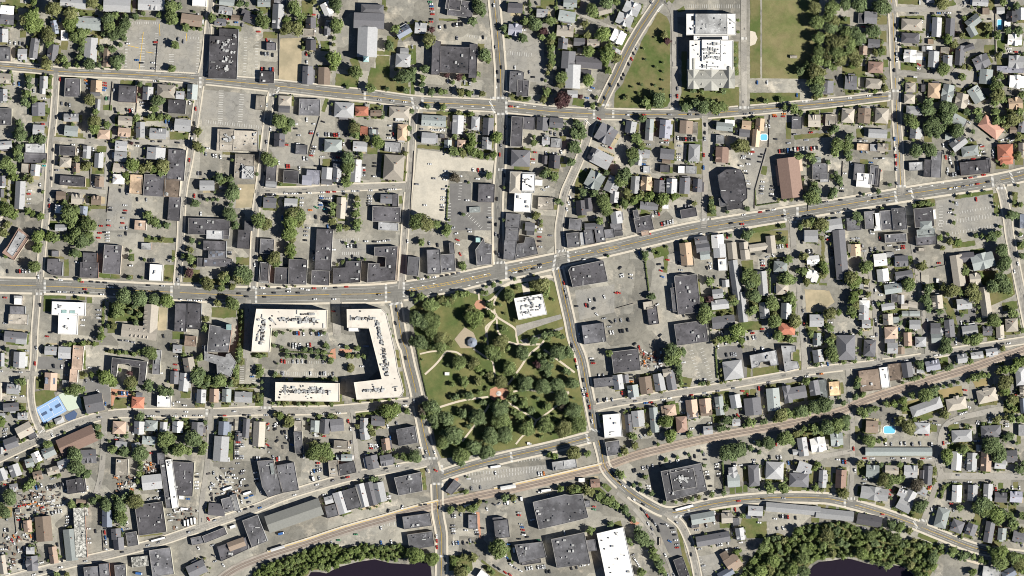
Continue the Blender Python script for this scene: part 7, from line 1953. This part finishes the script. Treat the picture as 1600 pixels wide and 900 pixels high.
TS = sorted(TR, key=lambda t: -t[2]); TREES = []
for x, y, r in TS:
    for t in TREES:
        if t[2] > r and (x - t[0]) ** 2 + (y - t[1]) ** 2 < (.72 * t[2]) ** 2 and len(t[3]) < 4: t[3].append((x, y, r)); break
    else: TREES.append([x, y, r, []])
NT = 300
def leafkind(x, y, r):
    for (a, b), k in PURP.items():
        if abs(a - x) < 2.2 and abs(b - y) < 2.2: return k
    n = math.sin(x * .013 + y * .021) + math.sin(x * .031 - y * .017) + rt.uniform(-1.1, 1.1)
    if y > 815 and x < 700 and x > 380: return 'lime' if rt.random() < .7 else 'mid'
    if y > 800 and x > 1150: return rt.choices(['mid', 'lime', 'blue', 'olive'], [5, 3, 2, 1])[0]
    return 'blue' if n < -.7 else ('mid' if n < .75 else ('olive' if n < 1.6 else 'lime'))
TKN = dict(mid='green', blue='blue-green', olive='olive-green', lime='bright green', purple='purple', brown='dark brownish')
TITEMS = []; SV, SF, SA = [], [], []; nv_ = 0; LOWK = {k: ([], [], []) for k in LEAFK}
ANG = [rt.uniform(0, 6.28) for _ in range(64)]
for i, (x, y, r, lob) in enumerate(TREES):
    k = leafkind(x, y, r); R = r * PX; zc = 2.2 + R * .95
    if i < NT:
        root = obj('broadleaf_tree', None, None, (gx(x), gy(y), 0)); root['category'] = 'tree'; root['group'] = 'broadleaf trees of the town'
        size = 'very large' if r > 11.5 else ('large' if r > 9.5 else 'medium')
        tr = obj('trunk', TRUNK[i % 3], root); s = zc; tr.scale = (s, s, s)
        for q, (a, b, c) in enumerate([(x, y, r)] + lob):
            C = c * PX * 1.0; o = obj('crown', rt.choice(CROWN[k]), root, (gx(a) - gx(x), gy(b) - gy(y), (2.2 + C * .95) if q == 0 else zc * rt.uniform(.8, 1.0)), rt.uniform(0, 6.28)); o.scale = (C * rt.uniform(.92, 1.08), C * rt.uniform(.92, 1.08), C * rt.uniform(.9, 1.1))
        TITEMS.append((root, x, y, f'{size} {TKN[k]} tree'))
    else:
        for q, (a, b, c) in enumerate([(x, y, r)] + lob):
            C = c * PX * 1.0; Vv, Ff, Aa = LOWC[rt.randrange(6)]; an = rt.uniform(0, 6.28); ca, sa = math.cos(an), math.sin(an)
            X = Vv[:, 0] * ca - Vv[:, 1] * sa; Y = Vv[:, 0] * sa + Vv[:, 1] * ca
            lv, lf, la = LOWK[k]; n0 = sum(len(z) for z in lv)
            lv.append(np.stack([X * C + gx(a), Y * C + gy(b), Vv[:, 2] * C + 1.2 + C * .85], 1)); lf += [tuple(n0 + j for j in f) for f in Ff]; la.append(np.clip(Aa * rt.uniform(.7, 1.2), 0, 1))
label_all(TITEMS)
for k, (lv, lf, la) in LOWK.items():
    if not lv: continue
    V = np.vstack(lv); me = bpy.data.meshes.new('small_trees'); me.from_pydata(V.tolist(), [], lf)
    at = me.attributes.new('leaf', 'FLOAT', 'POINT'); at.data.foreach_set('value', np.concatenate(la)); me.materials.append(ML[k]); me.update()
    tag(obj('small_trees', me), f'many small {TKN[k]} trees and shrubs scattered through the yards', 'shrubs', kind='stuff')

# ------------------------------------------------------------------ vehicles
def car_mesh(paint, van=False):
    V, F, M = [], [], []
    def sec(x, y, z0, z1): return [(x, -y, z0), (x, y, z0), (x, y * .93, z1), (x, -y * .93, z1)]
    def loft(S, m, caps=True):
        o = len(V)
        for s in S: V.extend(s)
        for i in range(len(S) - 1):
            for j in range(4): k = (j + 1) % 4; F.append((o + 4 * i + j, o + 4 * (i + 1) + j, o + 4 * (i + 1) + k, o + 4 * i + k)); M.append(m)
        if caps: F.append((o, o + 1, o + 2, o + 3)); M.append(m); e = o + 4 * (len(S) - 1); F.append((e + 3, e + 2, e + 1, e)); M.append(m)
    h = 1.0
    loft([sec(-2.25, .80, .35, .80), sec(-2.05, .92, .28, .98), sec(-1.0, .95, .25, 1.02), sec(.9, .95, .25, 1.0), sec(2.0, .90, .28, .86), sec(2.3, .74, .36, .68)], 0)
    # cabin: glass band with a painted roof
    top = 1.52 if not van else 1.95; b0, b1 = (-1.75, 1.0) if not van else (-2.1, 1.5)
    loft([[(b0, -.82, .98), (b0, .82, .98), (b0 + .35, .68, top - .06), (b0 + .35, -.68, top - .06)], [(b1, -.82, .98), (b1, .82, .98), (b1 - .75, .68, top - .06), (b1 - .75, -.68, top - .06)]], 1)
    loft([sec(b0 + .45, .66, top - .05, top), sec(b1 - .85, .66, top - .05, top)], 0)
    for x in (-1.4, 1.4):
        for s in (-1, 1):
            o = len(V); n = 8; y0, y1 = s * .72, s * .96
            for y in (y0, y1): V.extend([(x + .33 * math.cos(a), y, .33 + .33 * math.sin(a)) for a in [6.283 * i / n for i in range(n)]])
            for i in range(n): j = (i + 1) % n; F.append((o + i, o + j, o + n + j, o + n + i)); M.append(2)
            F.append(tuple(o + n + i for i in range(n))); M.append(2)
    return mesh('car', V, F, [MP[paint], M_GLASS, M_TYRE], M), np.array(V), F, M
CARM = {k: car_mesh(k) for k in PAINT}
VANM = {k: car_mesh(k, True) for k in ('w', 's', 'k', 'g')}
rc = random.Random(21)
CITEMS = []; carbuf = {}
pick = set(rc.sample(range(len(CARS)), min(300, len(CARS))))
for i, (x, y, a, c) in enumerate(CARS):
    if c == 'w' and rc.random() < .35: c = 's'
    if c == 'k' and rc.random() < .3: c = 'g'
    rz = math.radians(-a) + (math.pi if rc.random() < .5 else 0); van = c in VANM and rc.random() < .18
    me, Vv, Ff, Mm = VANM[c] if van else CARM[c]; onroad = ptseg(x, y) < 1.0; z = 0.38 if onroad else 0.16
    s = rc.uniform(1.0, 1.12)
    if i in pick:
        o = obj('van' if van else 'car', me, None, (gx(x), gy(y), z), rz); o.scale = (s, s, s); o['category'] = 'van' if van else 'car'; o['group'] = 'cars and vans of the town'
        CITEMS.append((o, x, y, f"{PN[c]} {'van' if van else 'car'} {'on the road' if onroad else 'parked'}"))
    else:
        ca, sa = math.cos(rz) * s, math.sin(rz) * s
        b = carbuf.setdefault(c, ([], [], []))
        n0 = sum(len(q) for q in b[0]); b[0].append(np.stack([Vv[:, 0] * ca - Vv[:, 1] * sa + gx(x), Vv[:, 0] * sa + Vv[:, 1] * ca + gy(y), Vv[:, 2] * s + z], 1)); b[1].extend([tuple(n0 + j for j in f) for f in Ff]); b[2].extend(Mm)
label_all(CITEMS)
for c, (bv, bf, bm) in carbuf.items():
    tag(obj('parked_cars', mesh('parked_cars', np.vstack(bv).tolist(), bf, [MP[c], M_GLASS, M_TYRE], bm)), f'further {PN[c]} cars parked in rows all over the town', 'cars', kind='stuff')
VI = []
for x, y, a, L, wd, c in VEH:
    L *= PX; wd *= PX; rz = math.radians(-a)
    if (round(x), round(y)) in ((434, 857), (794, 761)):
        root = obj('platform_canopy', None, None, (gx(x), gy(y), 0.9), rz); root['category'] = 'canopy'; V, F = [], []
        gable(L, wd, 3.0, .4, V, F, [], [], ov=.2); obj('roof', mesh('roof', V, F, MR['sbg']), root)
        for k in range(-2, 3):
            V, F = [], []; box(V, F, k * L * .2 - .12, k * L * .2 + .12, -.12, .12, 0, 3.0); obj('post', mesh('post', V, F, M_METAL), root)
        VI.append((root, x, y, 'pale platform canopy')); continue
    root = obj('truck' if L < 16 else 'bus', None, None, (gx(x), gy(y), .16), rz); root['category'] = 'truck' if L < 16 else 'bus'; wd = min(wd, 2.6)
    V, F = [], []; box(V, F, -L / 2, L / 2 - 2.2, -wd / 2, wd / 2, .9, 3.3); obj('cargo_box', mesh('cargo_box', V, F, MP['w' if c != 'b' else 'b']), root)
    V, F = [], []; prism([(L / 2 - 2.1, -wd * .46), (L / 2 - .2, -wd * .44), (L / 2 - .2, wd * .44), (L / 2 - 2.1, wd * .46)], .5, 2.5, V, F, True, True); obj('cab', mesh('cab', V, F, MP['w' if c != 'lg' else 's']), root)
    V, F = [], []; box(V, F, L / 2 - .9, L / 2 - .15, -wd * .4, wd * .4, 1.5, 2.56); obj('windscreen', mesh('windscreen', V, F, M_GLASS), root)
    for xx in (-L * .32, L * .36):
        for s in (-1, 1):
            V, F = [], []; prism([(xx + .5 * math.cos(b), .5 + .5 * math.sin(b)) for b in np.linspace(0, 6.283, 10, endpoint=False)], 0, .3, V, F, True, True)
            V = [(p[0], s * wd * .5 - s * p[2], p[1]) for p in V]; obj('wheel', mesh('wheel', V, F, M_TYRE), root)
    VI.append((root, x, y, {'w': 'white', 'b': 'blue', 'lg': 'silver'}[c] + (' box truck' if L < 16 else ' long bus')))
label_all(VI)

# ------------------------------------------------------------------ pools, monuments, details
PI = []
for x, y, w, h in POOLS:
    root = obj('swimming_pool', None, None, (gx(x), gy(y), 0)); root['category'] = 'pool'; w *= PX; h *= PX
    rr = min(w, h) * .3
    Q = [(sx * (w / 2 - rr) + rr * math.cos(a), sy * (h / 2 - rr) + rr * math.sin(a)) for sx, sy, a0 in ((1, 1, 0), (-1, 1, math.pi / 2), (-1, -1, math.pi), (1, -1, 1.5 * math.pi)) for a in np.linspace(a0, a0 + math.pi / 2, 6)]
    V, F = [], []; sheet(Q, .42, V, F); obj('water', mesh('water', V, F, M_POOLW), root)
    Q2 = inset(Q, -.9); n = len(Q); V = [(a, b, .48) for a, b in Q] + [(a, b, .48) for a, b in Q2]; obj('coping', mesh('coping', V, [(i, n + i, n + (i + 1) % n, (i + 1) % n) for i in range(n)], M_WHITE), root)
    tag(root, {0: 'blue pool with pale deck in a yard at top right', 1: 'square turquoise pool behind the orange-roofed house', 2: 'turquoise pool beside the railway trees'}[len(PI)]); PI.append(root)
root = obj('fountain', None, None, (gx(779.5), gy(615), 0)); tag(root, 'round stone fountain in the middle of the brick plaza', 'fountain')
V, F = [], []; C = [(math.cos(a), math.sin(a)) for a in np.linspace(0, 6.283, 20, endpoint=False)]
prism([(3 * a, 3 * b) for a, b in C], .2, .8, V, F); obj('basin', mesh('basin', V, F, M_STONE), root)
V, F = [], []; prism([(2.5 * a, 2.5 * b) for a, b in C], .75, .86, V, F); obj('water', mesh('water', V, F, M_STONE), root)
V, F = [], []; prism([(.5 * a, .5 * b) for a, b in C], .8, 2.4, V, F); obj('pillar', mesh('pillar', V, F, M_STONE), root)
# ------------------------------------------------------------------ rooftop plant, dormers, hedges
def find_roof(x, y):
    best = None
    for root, PP, wings in BROOT:
        for q, w in zip(PP, wings):
            if 'zt' in w and inpoly(x, y, q) and (best is None or w['zt'] > best[1]): best = (root, w['zt'])
    return best
re_ = random.Random(9)
def plant_row(x0, y0, x1, y1, step=1.9, jit=.8, kinds=('dark', 'dark', 'small', 'duct', 'big', 'pipe')):
    n = max(2, int(math.hypot(x1 - x0, y1 - y0) / step)); a = math.atan2(-(y1 - y0), x1 - x0)
    for k in range(n + 1):
        x = x0 + (x1 - x0) * k / n + re_.uniform(-jit, jit) * .4; y = y0 + (y1 - y0) * k / n + re_.uniform(-jit, jit)
        f = find_roof(x, y)
        if not f: continue
        o = obj('rooftop_unit', unit_mesh(re_.choice(kinds)), f[0], (gx(x) - f[0].location.x, gy(y) - f[0].location.y, f[1]), a + re_.choice((0, math.pi / 2)))
        s = re_.uniform(.8, 1.25); o.scale = (s, s, s)
def roof_patch(name, x0, y0, x1, y1, z, m):
    f = find_roof((x0 + x1) / 2, (y0 + y1) / 2)
    if not f: return
    V, F = [], []; rx, ry2 = f[0].location.x, f[0].location.y
    box(V, F, gx(x0) - rx, gx(x1) - rx, gy(y1) - ry2, gy(y0) - ry2, f[1] + .02, f[1] + z); obj(name, mesh(name, V, F, m), f[0])
for r_ in ((437, 498, 497, 499), (440, 500, 495, 501), (413, 498, 409, 536), (416, 500, 412, 536), (406, 516, 403, 532), (468, 503, 497, 504), (549, 497, 586, 497), (552, 499, 584, 499), (588, 504, 598, 538), (591, 504, 600, 538), (599, 544, 604, 586),
           (602, 546, 607, 586), (568, 609, 600, 608), (570, 611, 598, 610), (618, 604, 619, 609), (440, 612, 518, 613), (442, 610, 516, 611), (444, 605, 462, 606), (484, 607, 502, 607), (424, 498, 432, 506)): plant_row(*r_)
plant_row(472, 491, 491, 491, 1.6, .3, ('big', 'dark'))
for r_ in ((330, 66, 366, 70), (345, 75, 366, 82), (346, 86, 362, 90), (338, 108, 362, 110), (350, 66, 368, 58), (345, 95, 365, 97)): plant_row(*r_, 3.0, 2.5, ('big', 'small', 'small', 'pipe', 'dark', 'big'))
for r_ in ((1106, 70, 1125, 70), (1098, 78, 1126, 78), (1100, 84, 1124, 84.5), (1100, 91, 1124, 91), (1138, 30, 1146, 36), (1100, 105, 1122, 106)): plant_row(*r_, 4.0, .6, ('big', 'duct', 'small'))
roof_patch('skylight', 1093, 58, 1128, 62.5, .5, M_GLASS); roof_patch('skylight', 1080, 26, 1084, 33, .4, M_GLASS)
for y in (78, 84.5, 91): roof_patch('skylight', 1099, y - .9, 1109, y + .9, .3, M_METAL); roof_patch('skylight', 1113, y - .9, 1122, y + .9, .3, M_METAL)
roof_patch('skylight', 97, 484, 105, 489.5, .5, MR['ftl']); roof_patch('skylight', 110, 485, 118, 490, .5, MR['ftl'])
for x, y in ((326, 396), (334, 399), (343, 398), (347, 397), (322, 408), (336, 411), (330, 395), (339, 393)): roof_patch('skylight', x - 2, y - 2, x + 2, y + 2, .5, MR['fbl'])
for r_ in ((366, 216, 352, 218), (352, 211, 360, 220), (380, 258, 396, 272), (378, 264, 394, 276)): plant_row(*r_, 2.4, 1.5, ('big', 'small', 'duct'))
for r_ in ((812, 470, 850, 465), (815, 480, 846, 478), (816, 490, 845, 482), (826, 466, 832, 474), (820, 465, 830, 463)): plant_row(*r_, 3.5, 1.5, ('big', 'dark', 'small', 'duct'))
for r_ in ((817, 283, 830, 292), (815, 278, 828, 282)): plant_row(*r_, 2.5, 1.5, ('small', 'dark', 'pipe'))
for r_ in ((1060, 744, 1072, 752), (1062, 750, 1066, 760), (1054, 748, 1074, 746)): plant_row(*r_, 2.0, 1.5, ('dark', 'big', 'small'))
# dormers: rectory, row house by the upper road, school
def dormer(root, x, y, z, rz, w=1.7, l=2.6, m=None):
    V, F, Vw, Fw = [], [], [], []; gable(l, w, 1.2, .7, V, F, Vw, Fw, ov=.2, tw=.15)
    d = obj('dormer', mesh('dormer', V, F, m), root, (gx(x) - root.location.x, gy(y) - root.location.y, z), rz); obj('dormer_wall', mesh('dormer_wall', Vw, Fw, MW[0]), d)
def root_at(x, y): return next(r for r, PP, w in BROOT if any(inpoly(x, y, q) for q in PP))
r0 = root_at(218, 519)
for k in range(5): dormer(r0, 204 + 7 * k, 515 + .75 * k, 7.0, math.pi / 2 - .12, m=MR['stn']); dormer(r0, 205 + 6.4 * k, 524 + .7 * k, 7.0, math.pi / 2 - .12, m=MR['stn'])
for k in range(5): dormer(r0, 228.5, 486 + 7 * k, 7.2, -.07, m=MR['stn'])
r0 = root_at(678, 189)
for k in range(4): dormer(r0, 664 + 9 * k, 185.5 + .4 * k, 7.2, math.pi / 2 - .05, m=MR['sgn']); dormer(r0, 664 + 9 * k, 193 + .4 * k, 7.2, math.pi / 2 - .05, m=MR['sgn'])
r0 = root_at(1111, 125)
for x in (1085, 1096, 1126, 1138): dormer(r0, x, 131, 11.0, math.pi / 2, 2.6, 4.0, MR['sol']); dormer(r0, x, 119, 11.0, math.pi / 2, 2.6, 4.0, MR['sol'])
# hedges
HI = []
for w, P in ((1.5, [(651, 541), (660, 585), (668, 619)]), (1.3, [(1183, 321), (1217, 316)]), (1.2, [(1181, 320), (1180, 297)]), (2.4, [(1470, 778), (1474, 764), (1482, 757), (1500, 756)]), (1.8, [(1129, 722), (1132, 764)]), (1.8, [(870, 1), (868, 26)]),
             (1.6, [(827, 0), (828, 20)]), (1.4, [(1008, 410), (1014, 454)]), (1.6, [(1202, 408), (1203, 458)]), (1.6, [(1506, 842 - 20), (1502, 838)]), (1.4, [(700, 296), (698, 340)]), (1.6, [(166, 548), (205, 553)]), (1.4, [(438, 549), (520, 553)]), (1.8, [(373, 602), (401, 602)]), (1.6, [(1118, 545), (1121, 590)])):
    S = smooth_line([(x, y, 0) for x, y in P] if len(P) > 2 else [(P[0][0], P[0][1], 0), ((P[0][0] + P[1][0]) / 2, (P[0][1] + P[1][1]) / 2, 0), (P[1][0], P[1][1], 0)], 1.2)
    bv, bf, ba = [], [], []; n0 = 0; o0 = S[len(S) // 2]
    for p in S:
        Vv, Ff, Aa = LOWC[re_.randrange(6)]; C = w * PX * re_.uniform(.85, 1.1)
        bv.append(np.stack([Vv[:, 0] * C + gx(p[0]) - gx(o0[0]), Vv[:, 1] * C + gy(p[1]) - gy(o0[1]), Vv[:, 2] * C + C * .6 + .3], 1)); bf += [tuple(n0 + j for j in f) for f in Ff]; ba.append(Aa); n0 += len(Vv)
    me = bpy.data.meshes.new('hedge'); me.from_pydata(np.vstack(bv).tolist(), [], bf); at = me.attributes.new('leaf', 'FLOAT', 'POINT'); at.data.foreach_set('value', np.concatenate(ba)); me.materials.append(ML['mid']); me.update()
    h = obj('hedge', me, None, (gx(o0[0]), gy(o0[1]), 0)); h['category'] = 'hedge'; h['group'] = 'clipped hedges'; HI.append((h, o0[0], o0[1], 'clipped green hedge'))
label_all(HI)

# fences and yard walls that show as thin dark lines; two car park strips stand in for a deck wall's shadow and a planter
FI = []
M_FENCE = mat('weathered_fence', (.16,.14,.12), var=0.2, scale=1.0)
for P in ([(1179, 326), (1180, 296), (1198, 232)], [(1203, 180), (1201, 230)], [(1054, 192), (1053, 224)], [(141, 260), (142, 292)], [(500, 182), (482, 242)], [(500, 248), (501, 290)], [(647, 236), (641, 340)], [(247, 62), (243, 112)],
          [(1112, 618), (1114, 664)], [(1107, 504), (1112, 530)], [(1439, 426), (1440, 456)], [(1477, 394), (1477, 414), (1448, 420)], [(1555, 12), (1556, 96)], [(22, 796), (26, 832)], [(160, 829), (162, 860)], [(171, 292), (167, 332)],
          [(1317, 252), (1315, 290)], [(176, 128), (172, 172)], [(215, 148), (213, 176)], [(436, 48), (436, 118)], [(437, 128), (474, 132)], [(367, 655), (366, 718)], [(48, 820), (60, 862)], [(1264, 300), (1262, 330)], [(700, 34), (726, 30)], [(962, 482), (990, 474)]):
    V, F = [], []; ox, oy = gx(P[0][0]), gy(P[0][1])
    for a, b in zip(P, P[1:]):
        p, q = Vector((gx(a[0]) - ox, gy(a[1]) - oy)), Vector((gx(b[0]) - ox, gy(b[1]) - oy)); d = (q - p).normalized(); n = Vector((-d.y, d.x)) * .12
        prism(ccw([tuple(p - n), tuple(q - n), tuple(q + n), tuple(p + n)]), 0, 1.3, V, F)
        m = max(2, int((q - p).length / 3))
        for k in range(m + 1): c = p.lerp(q, k / m); box(V, F, c.x - .16, c.x + .16, c.y - .16, c.y + .16, 0, 1.45)
    f_ = obj('fence', mesh('fence', V, F, M_FENCE), None, (ox, oy, 0)); f_['category'] = 'fence'; f_['group'] = 'yard fences'; FI.append((f_, P[0][0], P[0][1], 'thin dark yard fence'))
label_all(FI)

# scrap, pallets and stored goods in the industrial yards (nobody could count them)
for nm_, mt_, seed_ in (('rusty_scrap', M_RUST, 1), ('stored_goods', M_METAL, 2), ('dark_scrap', M_MDARK, 3)):
    rr_ = random.Random(seed_); V, F = [], []
    for P, n in (([(22, 770), (104, 760), (106, 788), (52, 812), (24, 812)], 55), ([(2, 832), (50, 832), (54, 892), (2, 892)], 30), ([(324, 736), (384, 736), (388, 772), (330, 788)], 16), ([(178, 742), (212, 742), (212, 768), (180, 770)], 16), ([(224, 722), (246, 722), (246, 742), (226, 742)], 14), ([(392, 664), (438, 664), (446, 705), (392, 712)], 8), ([(995, 546), (1034, 545), (1034, 575), (1000, 575)], 26), ([(268, 800), (310, 790), (310, 826), (270, 836)], 14)):
        xs_ = [p[0] for p in P]; ys_ = [p[1] for p in P]
        for k in range(n):
            x, y = rr_.uniform(min(xs_), max(xs_)), rr_.uniform(min(ys_), max(ys_))
            if not inpoly(x, y, P) or in_building(x, y, 1) or np.min(np.hypot(CA[:, 0] - x, CA[:, 1] - y)) < 2.2: continue
            a = rr_.uniform(-.5, .2) + rr_.choice((0, 1.57)); l, w = rr_.uniform(.5, 2.4), rr_.uniform(.4, 1.1); c, s = math.cos(a), math.sin(a)
            prism([(gx(x) + c * u * l - s * v * w, gy(y) + s * u * l + c * v * w) for u, v in ((-1, -1), (1, -1), (1, 1), (-1, 1))], 0, rr_.uniform(.5, 2.0), V, F)
    tag(obj(nm_, mesh(nm_, V, F, mt_)), {'rusty_scrap': 'rusty brown scrap heaped in the industrial yards', 'stored_goods': 'pale grey goods and pallets stored in the industrial yards', 'dark_scrap': 'dark scrap pieces lying in the industrial yards'}[nm_], 'scrap', kind='stuff')
